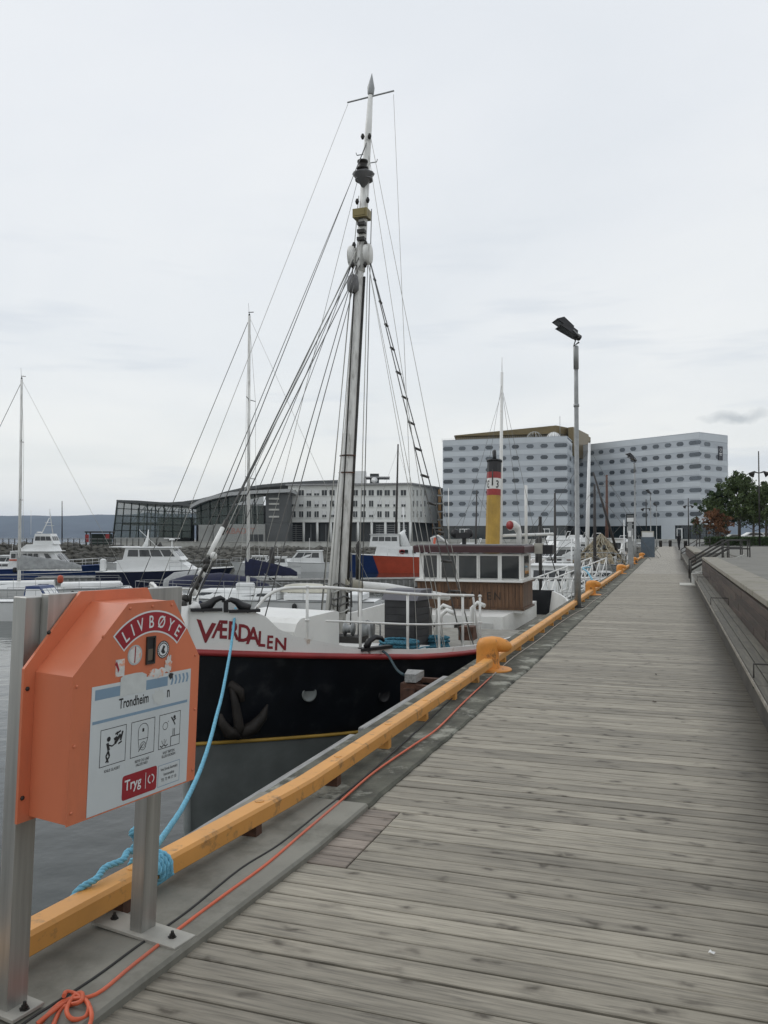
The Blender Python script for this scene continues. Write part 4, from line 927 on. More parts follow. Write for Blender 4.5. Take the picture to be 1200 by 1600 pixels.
# anchor on the hull side
def on_hull(px, py):
    z = -.4
    for _ in range(20):
        lo, hi = 0, 7
        for _ in range(36):
            mid = (lo + hi) / 2
            if proj(ship_w(lp(mid, -1, z)))[0] < px: lo = mid
            else: hi = mid
        y = proj(ship_w(lp(lo, -1, z)))[1]; z -= (py - y) * 10 / F
    return lo, z
def hframe(px, py):
    s, z = on_hull(px, py); p = lp(s, -1, z); d = (lp(s + .03, -1, z) - lp(s - .03, -1, z)).normalized(); n = d.cross(Vector((0, 0, 1))).normalized()
    if n.y > 0: n = -n
    u = n.cross(d).normalized()
    if u.z < 0: u = -u
    M_ = Matrix((d, u, n)).transposed().to_4x4(); M_.translation = p; return M_
M_ = hframe(372, 1110)
ANCH = mat('rusty_black_anchor', (.022, .018, .015), .7, .2, var=.4, bump=.5)
an = MB().path([(-.1, .36, .05), (-.06, .1, .09), (-.02, -.14, .1), (.0, -.26, .08)], [.035, .05, .06, .07], 8, M_)
an.build('anchor', ANCH, ship)
MB().path([(0, -.26, .07), (.16, -.2, .09), (.27, -.08, .1), (.33, .06, .1)], [.075, .085, .06, .01], 8, M_).path([(0, -.26, .07), (-.14, -.22, .09), (-.22, -.1, .1), (-.24, .0, .1)], [.075, .07, .05, .02], 8, M_).path([(-.12, .34, .05), (0, .24, .1), (.02, .12, .1)], [.05, .05, .03], 8, M_).build('anchor_fluke', ANCH, ship)
for px, py in ((483, 1084), (600, 1086)):
    M_ = hframe(px, py); MB().lathe([(.10, -.004), (.10, .012), (.085, .016), (.08, .010), (.001, .010)], 20, M_).build('porthole', GRYH if px < 500 else BLKP, ship)
# wheelhouse
WX, WY = 14.2, 0.0
wh = MB().prism([(WX + .05, -1.44), (WX + 1.7, -1.44), (WX + 1.7, 1.44), (WX + .05, 1.44)], -.5, 1.1).build('wheelhouse', WHT, ship)
def whf(y, z, x=0): return Vector((WX - x, y, z))
# wood lower band: vertical boards
n = 30
for k in range(n):
    y0 = -1.5 + 3.0 * k / n
    MB().box((WX + .02, y0 + 3.0 / n / 2, -.03), (.03, 3.0 / n - .006, .66)).build('board', WOODB, wh)
for k in range(17):
    MB().box((WX + .08 + k * .1, -1.468, -.03), (.094, .03, .66)).build('board', WOODB, wh)
MB().box((WX + .85, 0, -.385), (1.84, 3.08, .05)).box((WX + .85, 0, .325), (1.82, 3.06, .05)).build('trim_board', WOODB, wh)
MB().box((WX + .85, 0, -.45), (1.74, 2.98, .07)).box((WX + .75, 0, .38), (1.84, 3.02, .06)).build('ledge', WHT, wh)
MB().box((WX + .8, 0, 1.245), (1.92, 3.14, .2), ch=.03).build('roof', MAROON, wh)
MB().box((WX + .8, 0, 1.355), (1.8, 3.0, .03)).build('roof_top', mat('roof_grey', (.2, .2, .2), .7), wh)
def wwin(y0, y1):
    f_ = MB().box((WX + .025, (y0 + y1) / 2, .76), (.03, y1 - y0, .62)).build('window', WINGL, wh)
    m = MB()
    for yy in (y0 - .03, y1 + .03): m.box((WX + .01, yy, .76), (.06, .06, .72))
    m.box((WX + .01, (y0 + y1) / 2, 1.09), (.055, y1 - y0, .05)).build('frame', WHT, f_)
for a0, a1 in ((662, 683), (690, 713), (717, 745), (750, 778), (784, 811)):
    # aft is away from the camera; y from the pixel on the front plane
    def yy(px):
        k = (px - 600) / F; X = lambda a: Q(T0 + WX, AC + a); lo, hi = -2, 2
        for _ in range(30):
            mid = (lo + hi) / 2
            if proj(Q(T0 + WX, AC + mid, .8))[0] < px: lo = mid
            else: hi = mid
        return -lo
    wwin(yy(a1), yy(a0))
MB().box((WX + .9, -1.445, .76), (.7, .03, .6)).build('window', WINGL, wh)
# faint lettering on the wood
m = MB()
for k, ch in enumerate('VÆRDALEN'):
    v, f = text(ch, .30, 'CENTER', .9, .008)
    m.add([(0, -x, y) for x, y, z in v], f, Matrix.Translation((WX - .002, .85 - k * .235, -.14)))
m.build('name_lettering', mat('weathered_lettering', (.022, .012, .007), .6, var=.3), wh)
# deckhouse under the wheelhouse
MB().box((WX + 1.2, 0, -.75), (5.6, 2.5, .6)).build('deckhouse', WHT, ship)
MB().box((WX - 1.62, -.75, -.8), (.03, .5, .36)).build('door', mat('grey_white_door', (.5, .5, .48), .5), ship)
for y_ in (-.1, .45): MB().lathe([(.11, 0), (.11, .02), (.08, .02)], 14, Matrix.Translation((WX - 1.63, y_, -.72)) @ Matrix.Rotation(R(-90), 4, 'Y')).build('porthole', STEELDK, ship)
# midship bulwark and fittings between box and wheelhouse
for side in (-1, 1):
    rows = [[lp(s, side, zr(s)), lp(s, side, zr(s) + .12), lp(s, side, zr(s) + .12, .06), lp(s, side, -.95, .06)] for s in (8, 10, 12, 14, 16, 17, 18, 19)]
    MB().grid(rows, flip=(side < 0), smooth=False).build('aft_bulwark', WHT, ship)
for y_, x_ in ((-1.6, 5.3), (-1.3, 6.2), (-1.75, 7.0)):
    MB().path([Vector((x_, y_, -.3)), Vector((x_, y_, .25)), Vector((x_ + .05, y_ - .1, .35)), Vector((x_, y_ - .25, .3))], .04, 8).build('deck_pipe', WHT, ship)
MB().lathe([(.16, 0), (.16, .05), (.1, .07)], 16, Matrix.Translation((5.4, -1.0, .35)) @ Matrix.Rotation(R(-90), 4, 'Y')).build('winch_wheel', STEELDK, ship)
MB().box((5.6, -1.0, .0), (.5, .6, .7)).build('winch', STEELDK, ship)
MB().box((5.2, -2.1, -.0), (.3, .25, .22)).build('deck_light', RUST, ship)
# funnel with coloured bands
FX = 17.3; fb_ = Vector((FX, 0, .2)); ft = Vector((FX + .35, -.03, 4.02))
def fz(z): return fb_.lerp(ft, (z - fb_.z) / (ft.z - fb_.z))
def fseg(z0, z1, m_, name, r=.225, n=10): return MB().path([fz(z0), fz(z1)], r, n, smooth=False).build(name, m_, ship)
fn = fseg(.2, 2.88, MUST, 'funnel')
for z0, z1, m_, nm in ((2.88, 3.08, REDP, 'funnel_band'), (3.08, 3.42, WHT, 'funnel_band'), (3.42, 3.62, REDP, 'funnel_band'), (3.62, 4.0, BLKP, 'funnel_band')):
    o = MB().path([fz(z0), fz(z1)], .228, 10, smooth=False).build(nm, m_, fn)
MB().path([fz(3.96), fz(4.02)], .25, 12).build('funnel_cap', BLKP, fn)
MB().path([fz(4.0) + Vector((0, 0, 0)), fz(4.15) + Vector((-.02, 0, 0)), fz(4.28) + Vector((.02, .02, 0)), fz(4.33) + Vector((.1, .02, 0))], [.07, .06, .07, .05], 8).build('exhaust_pipe', BLKP, fn)
MB().tube(fz(3.7) + Vector((-.25, 0, 0)), fz(3.2) + Vector((-.25, 0, 0)), .02, n=6).build('whistle', STEELDK, fn)
for sgn in (-1, 1):
    v, f = text('3', .33, 'CENTER', .75, .012); m = MB()
    for x, y, z in v:
        p = fz(3.13 + y); th = sgn * .68 - (-x if sgn > 0 else x) / .234
        m.v.append((p.x - .2365 * math.cos(th), p.y + .2365 * math.sin(th), p.z))
    m.f = list(f); m.sm = [False] * len(f); m.build('funnel_emblem', BLKP, fn)
# mizzen mast, gear on the wheelhouse roof
stay_ = MB().path([Vector((18.6, 0, -.3)), Vector((19.1, 0, 7.1))], [.075, .045], 10).build('mizzen_mast', WHT, ship)
MB().path([Vector((19.1, 0, 7.1)), Vector((19.12, 0, 7.6))], .012, 5).build('mizzen_pole', WHT, ship)
stay(Vector((19.05, 0, 6.6)), Vector((18.9, -1.5, -.1)), .008); stay(Vector((19.05, 0, 6.6)), Vector((18.9, -.9, -.1)), .008); stay(Vector((19.05, 0, 6.7)), Vector((17.2, .5, 1.3)), .007)
stay(Vector((19.0, 0, 6.4)), Vector((17.6, 1.6, 0)), .007)
MB().tube(Vector((18.7, -.1, 1.62)), Vector((20.3, -1.5, 1.68)), .05, n=8).build('mizzen_boom', WHT, ship)
MB().path([Vector((19.3, -.75, 1.0)), Vector((19.3, -.75, 3.3))], .05, 8).build('vent_pole', WHT, ship)
MB().path([Vector((15.9, -1.1, 1.3)), Vector((15.9, -1.1, 1.7)), Vector((15.85, -1.06, 1.85)), Vector((15.72, -.98, 1.92)), Vector((15.6, -.9, 1.92))], [.07, .08, .11, .13, .155], 14).build('vent_cowl', WHT, ship)
MB().lathe([(.13, 0), (.13, .02)], 14, Matrix.Translation((15.59, -.895, 1.92)) @ Matrix.Rotation(R(150), 4, 'Z') @ Matrix.Rotation(R(90), 4, 'Y')).build('cowl_inside', REDP, ship)
MB().box((14.9, .3, 1.45), (.1, .1, .2)).box((14.9, .3, 1.62), (.3, .42, .16)).build('searchlight', BLKP, ship)
for y_ in (.1, .5): MB().lathe([(.12, -.08), (.13, 0), (.11, .09)], 12, Matrix.Translation((14.85, y_ + .05, 1.68)) @ Matrix.Rotation(R(90), 4, 'Y')).build('floodlight', BLKP, ship)
MB().path([Vector((14.6, 1.15, 1.36)), Vector((14.6, 1.2, 1.55)), Vector((14.6, 1.0, 1.62)), Vector((14.6, .75, 1.45)), Vector((14.6, .7, 1.37))], .03, 6).build('roof_handrail', WHT, ship)
MB().path([Vector((15, .78, 1.36)), Vector((15.05, .8, 3.0))], .014, 5).build('whip_antenna', WHT, ship)
MB().box((15.9, -1.68, 1.25), (.3, .25, .30)).build('light_box', mat('pale_grey_box', (.42, .41, .36), .6), ship)
MB().box((15.9, -1.95, 1.22), (.3, .28, .26)).build('sidelight_board', BLKP, ship)
stay(Vector((14.8, 1.6, .1)), Vector((14.8, 1.6, 1.1)), .015, WHT)
# mooring line to the fender pile
pA = ship_w(lp(bow_s(596, -1, .05), -1, .12, -.02)); pB = Q(9.0, -2.88, .03)
tag(rope(MB(), spath([pA, pA.lerp(pB, .3) + Vector((0, 0, .02)), pA.lerp(pB, .7) + Vector((0, 0, -.03)), pB], 6), .016, .1).build('mooring_rope', DKROPE), 'dark teal mooring rope from the black ship rail down to the steel fender pile', 'rope')
# ================================================================== OTHER BOATS
TINT = glass_mat('tinted_boat_glass', (.03, .035, .04))
BLUEH = mat('blue_hull_paint', (.018, .045, .15), .35, scale=1, var=.1, bump=0)
NAVYH = mat('navy_hull_paint', (.010, .014, .038), .35, scale=1, var=.15, bump=0)
CANV = mat('navy_canvas', (.010, .013, .04), .85, scale=6, var=.25, bump=.5, bscale=12, bdist=.02)
CANG = mat('grey_canvas', (.30, .31, .31), .85, scale=5, var=.15, bump=.5, bscale=10, bdist=.02)
REDO = mat('red_orange_hull', (.50, .085, .045), .4, scale=1, var=.08, bump=0)
ORS = mat('orange_stripe', (.50, .09, .04), .5, bump=0)
CREAM = mat('cream_plastic', (.55, .53, .44), .4, var=.06, bump=0)
TEAK = mat('teak_deck', (.26, .22, .16), .7, stretch=(1, 20, 1), var=.2)
def boat_hull(root, L, B, fb, m_, fs=None, tr=.75, rake=.12, stripe=None, deck=GEL, full=.55, bottom=None):
    """local +x towards the bow, z=0 at the waterline"""
    fs = fs or fb * .75; n = 22
    def z_(u): return fs + (fb - fs) * u ** 1.8
    def b_(u, w):     # u 0 stern .. 1 bow
        k = 1 if u < .45 else (1 - ((u - .45) / .55) ** 2) ** (full + .5 * (1 - w)); k *= tr + (1 - tr) * math.sin(min(1, u / .4) * math.pi / 2)
        return max(.004, B / 2 * k * (.80 + .20 * w))
    def pt(u, side, w):
        z = -.3 + (z_(u) + .3) * w; return Vector((-L / 2 + L * u * (1 - rake * (1 - w)), side * b_(u, w), z))
    us = [i / n for i in range(n)] + [.975, .99, 1.0]; m = MB()
    for side in (-1, 1): m.grid([[pt(u, side, w) for w in (0, .2, .4, .6, .8, 1)] for u in us], flip=(side > 0))
    m.grid([[pt(0, -1, w), pt(0, 1, w)] for w in (0, .5, 1)], smooth=False, flip=True)
    h = m.build('hull', m_, root)
    MB().grid([[pt(u, -1, 1) - Vector((0, 0, .03)), pt(u, 1, 1) - Vector((0, 0, .03))] for u in us], smooth=False).build('deck', deck, root)
    for side in (-1, 1):
        MB().path([pt(u, side, 1) for u in us], .03, 5).build('gunwale', GEL if m_ is not GEL else MATS['galvanised_steel'], h)
        if stripe: MB().path([pt(u, side, .80) + Vector((0, side * .004, 0)) for u in us], .035, 4).build('stripe', stripe, h)
    return pt, z_
def rails(root, pt, u0, u1, h=.55, n=9, m_=GALV, r=.014, two=True, close=True):
    us = [u0 + (u1 - u0) * i / (n - 1) for i in range(n)]
    for side in (-1, 1):
        tp = [pt(u, side, 1) * 1 + Vector((0, -side * .05, h)) for u in us]
        m = MB().path(tp, r, 5)
        if two: m.path([p - Vector((0, 0, h * .5)) for p in tp], r * .6, 5)
        rl = m.build('rail', m_, root)
        for p in tp[::1]: MB().tube(p - Vector((0, 0, h)), p, r * .8, n=5).build('stanchion', m_, rl)
    if close: MB().path([pt(u1, -1, 1) + Vector((0, .05, h)), pt(u1, 1, 1) + Vector((0, -.05, h))], r, 5).build('rail', m_, root)
def cabin(root, x0, x1, w0, w1, z0, z1, m_, sl0=.15, sl1=.5, wins=0, wz=(.35, .8), name='cabin', front=True, side_in=.06, winm=None, roof=None):
    """x1 is the front, slanted by sl1"""
    winm = winm or TINT
    d = side_in
    v = [(x0, -w0 / 2, z0), (x1, -w1 / 2, z0), (x1, w1 / 2, z0), (x0, w0 / 2, z0), (x0 + sl0, -w0 / 2 + d, z1), (x1 - sl1, -w1 / 2 + d, z1), (x1 - sl1, w1 / 2 - d, z1), (x0 + sl0, w0 / 2 - d, z1)]
    F_ = [(0, 3, 2, 1), (4, 5, 6, 7), (0, 1, 5, 4), (1, 2, 6, 5), (2, 3, 7, 6), (3, 0, 4, 7)]
    c = MB().add(v, F_).build(name, m_, root); V = [Vector(p) for p in v]
    def on(a, b, e, f_, u0, u1, q0, q1, out):   # quad a(bottom0) b(bottom1) e(top1) f(top0)
        def P(u, q): return (a.lerp(b, u)).lerp(f_.lerp(e, u), q) + out
        return MB().quad(P(u0, q0), P(u1, q0), P(u1, q1), P(u0, q1)).build('window', winm, c)
    if wins:
        for i in range(wins):
            u0, u1 = .06 + .88 * i / wins + .012, .06 + .88 * (i + 1) / wins - .012
            on(V[0], V[1], V[5], V[4], u0, u1, *wz, Vector((0, -.012, 0))); on(V[3], V[2], V[6], V[7], u0, u1, *wz, Vector((0, .012, 0)))
    if front:
        nf = 3
        for i in range(nf): on(V[1], V[2], V[6], V[5], .06 + .88 * i / nf + .015, .06 + .88 * (i + 1) / nf - .015, *wz, Vector((.012, 0, .004)))
    if roof:
        MB().box(((x0 + sl0 + x1 - sl1) / 2, 0, z1 + .03), (x1 - sl1 - x0 - sl0 + roof, max(w0, w1) + .05, .06), ch=.02).build('roof', m_, c)
    return c
def fender(root, p, r=.12, L=.5, m_=None): MB().lathe([(.02, -L / 2), (r * .8, -L / 2 + .05), (r, -L / 2 + .12), (r, L / 2 - .12), (r * .8, L / 2 - .05), (.02, L / 2)], 10, Matrix.Translation(p)).build('fender', m_ or BLKP, root)
def place(px, py, Y=None): # point on the water
    return G(px, py, WATER)
def sailboat(label, loc, yaw, L=10, B=3.2, mast=12, hullm=GEL, boomcov=CANV, mast_u=.58, spr=(.42, .7), mastm=None, boom_len=.38, boomdir=-1, rake=0, lean=0):
    r = thing('sailing_boat', label, 'sailing boat', loc, yaw)
    pt, zz = boat_hull(r, L, B, 1.15, hullm, .95, tr=.7, rake=.1, deck=GEL)
    cabin(r, -L * .12, L * .27, B * .58, B * .36, .98, 1.38, GEL, .05, .9, wins=5, wz=(.35, .7), front=False, name='coachroof')
    MB().box((-L * .3, 0, 1.12), (L * .3, B * .62, .26), ch=.05).build('cockpit_coaming', GEL, r)
    x = -L / 2 + L * mast_u; mm_ = mastm or SPAR
    mt = MB().path([(x, 0, 1.0), (x + rake, 0, mast)], [.085, .065], 10).build('mast', mm_, r)
    for k in spr:
        z = 1 + (mast - 1) * k
        for s in (-1, 1): MB().tube((x + rake * k, 0, z), (x + rake * k - .1, s * .85 * (1.1 - k * .4), z + .03), .022, n=5).build('spreader', GALV, mt)
    for s in (-1, 1):
        pts = [Vector((x - .1, s * (B / 2 - .1), 1.1))] + [Vector((x + rake * k - .1, s * .85 * (1.1 - k * .4), 1 + (mast - 1) * k + .03)) for k in spr] + [Vector((x + rake, 0, mast - .1))]
        MB().path(pts, .008, 4).build('shroud', WIREL, r)
        MB().tube((x, s * (B / 2 - .15), 1.1), (x + rake * .4, 0, 1 + (mast - 1) * spr[0]), .007, n=4).build('shroud', WIREL, r)
    MB().tube((L / 2 - .15, 0, 1.2), (x + rake, 0, mast - .15), .016, n=5).build('forestay', WIRE, r); MB().tube((-L / 2 + .1, 0, 1.1), (x + rake, 0, mast - .05), .008, n=4).build('backstay', WIREL, r)
    MB().lathe([(.03, 0), (.05, .02), (.03, .1)], 6, Matrix.Translation((x + rake, 0, mast))).tube((x + rake, 0, mast), (x + rake + .05, 0, mast + .6), .006, n=4).box((x + rake - .08, 0, mast + .16), (.25, .03, .03)).build('wind_vane', STEELDK, mt)
    bl_ = L * boom_len
    MB().path([(x, 0, 2.0), (x - bl_, 0, 1.95)], .06, 8).build('boom', mm_, r)
    if boomcov:
        rows = []
        for i in range(9):
            u = i / 8; hh = .55 * (1 - u) ** .7 + .16; ww = .17 * (1 - u * .5) + .02 * math.sin(i * 2)
            rows.append([(x + .12 - (bl_ + .1) * u, ww * math.sin(a) * (1 if math.cos(a) < 0 else .6), 2.02 + hh * .5 + math.cos(a) * hh * .62 + .02 * math.sin(i * 3)) for a in [2 * math.pi * k / 12 for k in range(13)]])
        MB().grid(rows).add(rows[0], [tuple(range(12))]).add(rows[-1], [tuple(range(12))]).build('sail_cover', boomcov, r)
    rails(r, pt, .06, .97, .6, 10, GALV, .012)
    for u in (.3, .5, .68):
        for s in (-1, 1): fender(r, pt(u, s, .75) + Vector((0, s * .14, -.0)), .11, .5, RUBBER if u < .6 else NAVYH)
    return r, pt, x
# --- white sailing boat behind the black bow
c1 = U(385, 905, 38); 
r, pt, x = sailboat('white sailing boat behind the black bow, cream dinghy on deck, navy sail cover', Vector((c1.x + .3, c1.y, WATER)), R(172), 11.6, 3.6, 14.0, boom_len=.2, mast_u=.52)
m = MB(); rows = []
for i in range(9):
    u = i / 8 * 2 - 1; k = math.sqrt(max(0, 1 - abs(u) ** 3)) * .48 + .01
    rows.append([(-2.5 + u * 1.3, k * 1.1 * math.cos(a), 1.28 + k * .8 * math.sin(a)) for a in [math.pi * j / 10 for j in range(11)]])
tag(MB().grid(rows, Matrix.Translation(r.location) @ Matrix.Rotation(R(172), 4, 'Z')).build('inflatable_dinghy', CREAM), 'cream upturned inflatable dinghy lying on the deck of the white sailing boat', 'dinghy')
MB().box((.2, .5, 1.55), (.8, .3, .32), ch=.06).build('life_raft', GEL, r)
MB().tube((-2.0, .4, 1.2), (-.6, .2, 2.1), .02, n=5).build('vang', GALV, r)
MB().tube(U(487, 925, 30.5) - r.location, U(422, 640, 31) - r.location, .05, n=6).build('spare_spar', WHT, None)
o = bpy.data.objects['spare_spar']; bpy.data.objects.remove(o)
# --- left sailing boat
c1 = U(35, 903, 45)
r, pt, x = sailboat('white sailing boat on the left with grey furled boom cover and orange fender', Vector((c1.x + .4, c1.y, WATER)), R(200), 10.6, 3.4, 12.35, boomcov=CANG, mast_u=.55, boom_len=.3, boomdir=1)
fender(r, pt(.35, 1, 1) + Vector((0, .15, .55)), .15, .45, ORS)
# --- third small sailing boat, hull in front of the blue one, spray hood
c1 = U(85, 918, 38)
r = thing('motor_boat', 'low white boat with blue spray hood behind the life buoy box', 'boat', Vector((c1.x, c1.y, WATER)), R(-8))
pt, zz = boat_hull(r, 7.4, 2.5, 1.05, GEL, .85)
cabin(r, -.4, 1.9, 1.5, .9, .82, 1.15, GEL, .1, .8, wins=3, wz=(.4, .75), front=False, name='coachroof')
cabin(r, -1.1, .1, 1.5, 1.3, .9, 1.55, BLUEH, .1, .5, wins=1, wz=(.3, .8), name='spray_hood', winm=GEL)
rails(r, pt, .1, .97, .5, 8)
# --- rescue vessel with blue hull
c1 = U(58, 912, 73)
r = thing('rescue_vessel', 'white and blue rescue vessel with orange stripe and tall upper bridge on the left', 'boat', Vector((c1.x, c1.y, WATER)), R(3))
r.scale = (.82, .82, .66)
pt, zz = boat_hull(r, 14.5, 4.2, 2.0, BLUEH, 1.35, tr=.8, rake=.1)
for s in (-1, 1):
    MB().path([pt(u / 20, s, 1) + Vector((0, s * .02, .0)) for u in range(21)], .07, 5).build('rubbing_strake', BLUEH, r)
    MB().path([pt(u / 20, s, .62) + Vector((0, s * .02, .0)) for u in range(21)], .05, 5).build('white_stripe', GEL, r)
cabin(r, -5.2, -2.3, 3.2, 3.2, 1.4, 2.3, GEL, .4, .0, wins=2, wz=(.45, .8), front=False, name='aft_cabin')
c = cabin(r, -2.4, 3.5, 3.4, 2.6, 1.5, 3.75, GEL, .15, 1.5, wins=0, front=False, name='main_cabin')
for i in range(5):
    for s in (-1, 1): MB().box((-1.9 + i * .58, s * 1.66, 3.2), (.44, .03, .6)).build('window', TINT, c)
for s in (-1, 1):
    MB().add([(1.4, s * 1.53, 2.9), (2.0, s * 1.5, 2.9), (1.6, s * 1.5, 3.5), (1.2, s * 1.53, 3.5)], [(0, 1, 2, 3)]).build('window', TINT, c)
    v, f = text('RS REDNINGSSELSKAPET', .24, 'CENTER', .9)
    MB().add([(-x * -s if s > 0 else x, y, 0) for x, y, z in v] if False else v, f, Matrix.Translation((-.6, s * 1.72, 2.55)) @ Matrix.Rotation(0 if s < 0 else math.pi, 4, 'Z') @ Matrix.Rotation(R(90), 4, 'X')).build('stripe', ORS, c) if False else MB().box((-.6, s * 1.68, 2.66), (3.4, .03, .2)).build('stripe', ORS, c)
for i in range(3): MB().quad((3.12 - 0, -1.0 + i * .72, 2.35), (3.12, -.4 + i * .72, 2.35), (2.42, -.4 + i * .72, 3.4), (2.42, -1.0 + i * .72, 3.4), M=Matrix.Translation((.03, 0, .02))).build('window', TINT, c)
MB().box((.1, 0, 3.8), (4.6, 3.5, .08), ch=.02).build('roof', GEL, c)
b_ = cabin(r, -1.6, 2.2, 2.7, 2.3, 3.84, 4.7, GEL, .9, .3, wins=0, front=False, name='bridge_base')
b_ = cabin(r, -.1, 2.1, 2.3, 2.1, 4.7, 6.1, GEL, .2, .45, wins=3, wz=(.35, .75), front=True, name='upper_bridge')
MB().path([(.4, 0, 6.1), (1.2, 0, 8.2)], .05, 6).path([(1.6, 0, 6.1), (1.25, 0, 8.9), (1.25, 0, 9.4)], .05, 6).tube((.9, 0, 7.2), (1.7, 0, 7.2), .03).tube((.9, -.4, 7.6), (1.3, .5, 7.6), .03).build('mast', GEL, r)
MB().lathe([(.3, 0), (.3, .14), (.1, .18)], 12, Matrix.Translation((.2, 0, 6.2))).build('radar', GEL, r); MB().tube((-.4, -.9, 6), (-.4, -.9, 9.2), .02, n=5).build('whip_antenna', GEL, r)
for u in (.12, .25, .4): fender(r, pt(u, -1, .95) + Vector((0, -.2, 0)), .22, .7)
rails(r, pt, .05, .96, .9, 12, GEL, .02)
# --- cruiser with navy hull and canvas
c1 = U(262, 906, 62)
r = thing('motor_cruiser', 'navy hulled motor cruiser with white wheelhouse, radar and grey canvas', 'boat', Vector((c1.x, c1.y, WATER)), R(2))
pt, zz = boat_hull(r, 9.8, 3.4, 1.5, NAVYH, 1.2, tr=.85)
c = cabin(r, -3.4, 2.2, 2.8, 2.4, 1.25, 2.05, GEL, 0, 1.2, wins=0, front=False, name='deckhouse')
cabin(r, -3.0, 1.3, 2.6, 2.3, 2.05, 2.95, GEL, .2, .8, wins=4, wz=(.3, .85), name='wheelhouse', roof=.5)
MB().box((-3.2, 0, 3.02), (1.6, 2.5, .07)).build('awning', GEL, r)
MB().path([(-1.7, 0, 3.0), (-1.5, 0, 3.7), (-1.45, 0, 4.3)], [.2, .08, .03], 6).build('mast', GEL, r); MB().lathe([(.22, 0), (.22, .1), (.1, .12)], 12, Matrix.Translation((.3, 0, 3.5))).tube((.3, 0, 3), (.3, 0, 3.5), .04).box((.3, 0, 3.65), (1.2, .08, .05)).build('radar', GEL, r)
MB().tube((-.9, .5, 3), (-2.3, .6, 4.3), .02, n=5).build('whip_antenna', GEL, r)
MB().box((-4.6, -.6, 1.7), (.35, .45, .9), ch=.1).build('outboard_motor', GEL, r)
rows = [[(x0, (1.5) * math.cos(a) * k, 1.1 + 1.1 * math.sin(a) * k) for a in [math.pi * j / 8 for j in range(9)]] for x0, k in ((-.9, .6), (-.3, .95), (.8, 1.0), (1.9, .75), (2.3, .3))]
rails(r, pt, .55, .97, .6, 6, GALV)
c1 = U(305, 912, 52)
d_ = thing('covered_boat', 'small dark boat under a grey canvas cover in front of the navy cruiser', 'boat', Vector((c1.x, c1.y, WATER)), R(5))
boat_hull(d_, 5.4, 2.1, .75, NAVYH, .6); MB().grid([[(y, x0 * 1.0, z) for x0, y, z in [((1.0) * math.cos(a) * k, q, .65 + .95 * math.sin(a) * k)for a in [math.pi * j / 8 for j in range(9)]]] for q, k in ((-1.9, .5), (-1.3, .95), (0, 1.1), (1.2, .75), (2.0, .3))]).build('canvas_cover', CANG, d_)
c1 = U(345, 902, 50)
d_ = thing('covered_boat', 'low boat with long navy canvas cover beside the white sailing boat', 'boat', Vector((c1.x, c1.y, WATER)), R(8))
boat_hull(d_, 6.4, 2.3, .8, GEL, .7); MB().grid([[(q, 1.05 * math.cos(a) * k, .7 + .8 * math.sin(a) * k) for a in [math.pi * j / 8 for j in range(9)]] for q, k in ((-3.0, .6), (-2, .95), (0, 1.15), (2, .75), (2.9, .2))]).build('canvas_cover', CANV, d_)
def motor(label, px, py, yaw, L=8, B=2.8, fly=False, Y=None, hullm=GEL, strp=None, kind=0, Yd=None):
    L *= 1.15; B *= 1.12
    p = place(px, py) if Yd is None else Vector((U(px, 838, Yd).x, Yd, WATER))
    r = thing('motor_boat', label, 'boat', p, R(yaw)); k = L / 8
    pt, zz = boat_hull(r, L, B, 1.15 * k ** .5, hullm, .9 * k ** .5, tr=.85, stripe=strp)
    zb = .92 * k ** .5
    cabin(r, -L * .05, L * .36, B * .7, B * .4, zb, zb + .45 * k, GEL, .1, L * .14, wins=3, wz=(.3, .75), front=False, name='foredeck_cabin')
    c = cabin(r, -L * .27, L * .17, B * .8, B * .7, zb, zb + 1.25 * k, GEL, .15 if kind == 0 else .5, L * .13, wins=3 + kind, wz=(.45, .86), name='cabin', roof=.25)
    if fly:
        cabin(r, -L * .2, L * .05, B * .6, B * .55, zb + 1.3 * k, zb + 1.75 * k, GEL, .1, .4, wins=0, front=False, name='flybridge')
        MB().path([(-L * .22, -B * .35, zb + 1.3 * k), (-L * .26, -B * .3, zb + 2.2 * k), (-L * .26, B * .3, zb + 2.2 * k), (-L * .22, B * .35, zb + 1.3 * k)], .05, 6).build('radar_arch', GEL, r)
    MB().tube((-L * .1, .3, zb + 1.25 * k), (-L * .1, .3, zb + 2.6 * k), .015, n=4).build('whip_antenna', GEL, r)
    rails(r, pt, .5, .97, .5, 6)
    return r, pt
motor('white motor boat with long tinted side window on the left of the tall mast', 472, 893, 178, 7.2, 2.5, kind=0)
r_, _ = motor('small low white speedboat moored left of the white motor boat', 425, 897, 185, 5, 2)
motor('white motor cruiser with flybridge just right of the wheelhouse', 868, 895, 205, 9, 3, True)
motor('white motor cruiser behind the near lamp post', 905, 878, 195, 10, 3.2, True)
motor('long white cruiser seen stern-on among the right-hand boats', 860, 872, 182, 11, 3.2, True, kind=1)
motor('white boat farthest back to the right of the wheelhouse', 890, 867, 176, 11, 3.4, True)
motor('small white cabin boat close behind the wheelhouse corner', 846, 905, 220, 6, 2.3)
motor('white flat-roofed boat moored left of the grey power cabinet', 978, 872, 250, 9, 3.4, True, kind=1)
motor('white cabin boat near the end of the quay', 995, 866, 245, 8, 3, kind=1)
motor('small white cabin boat in front of the red hull of the coastal vessel', 618, 893, 178, 3.6, 1.6)
for px, py, yw, L_, lab in ((835, 884, 170, 8, 'white motor boat right of the wheelhouse with the dark mast behind it'), (880, 884, 200, 7.5, 'white motor boat between two larger cruisers right of the wheelhouse'), (925, 872, 188, 8, 'small white cruiser under the brown net frame'), (722, 884, 180, 8, 'white boat hidden behind the wheelhouse windows')): motor(lab, px, py, yw, L_, 2.7, L_ > 7.8)
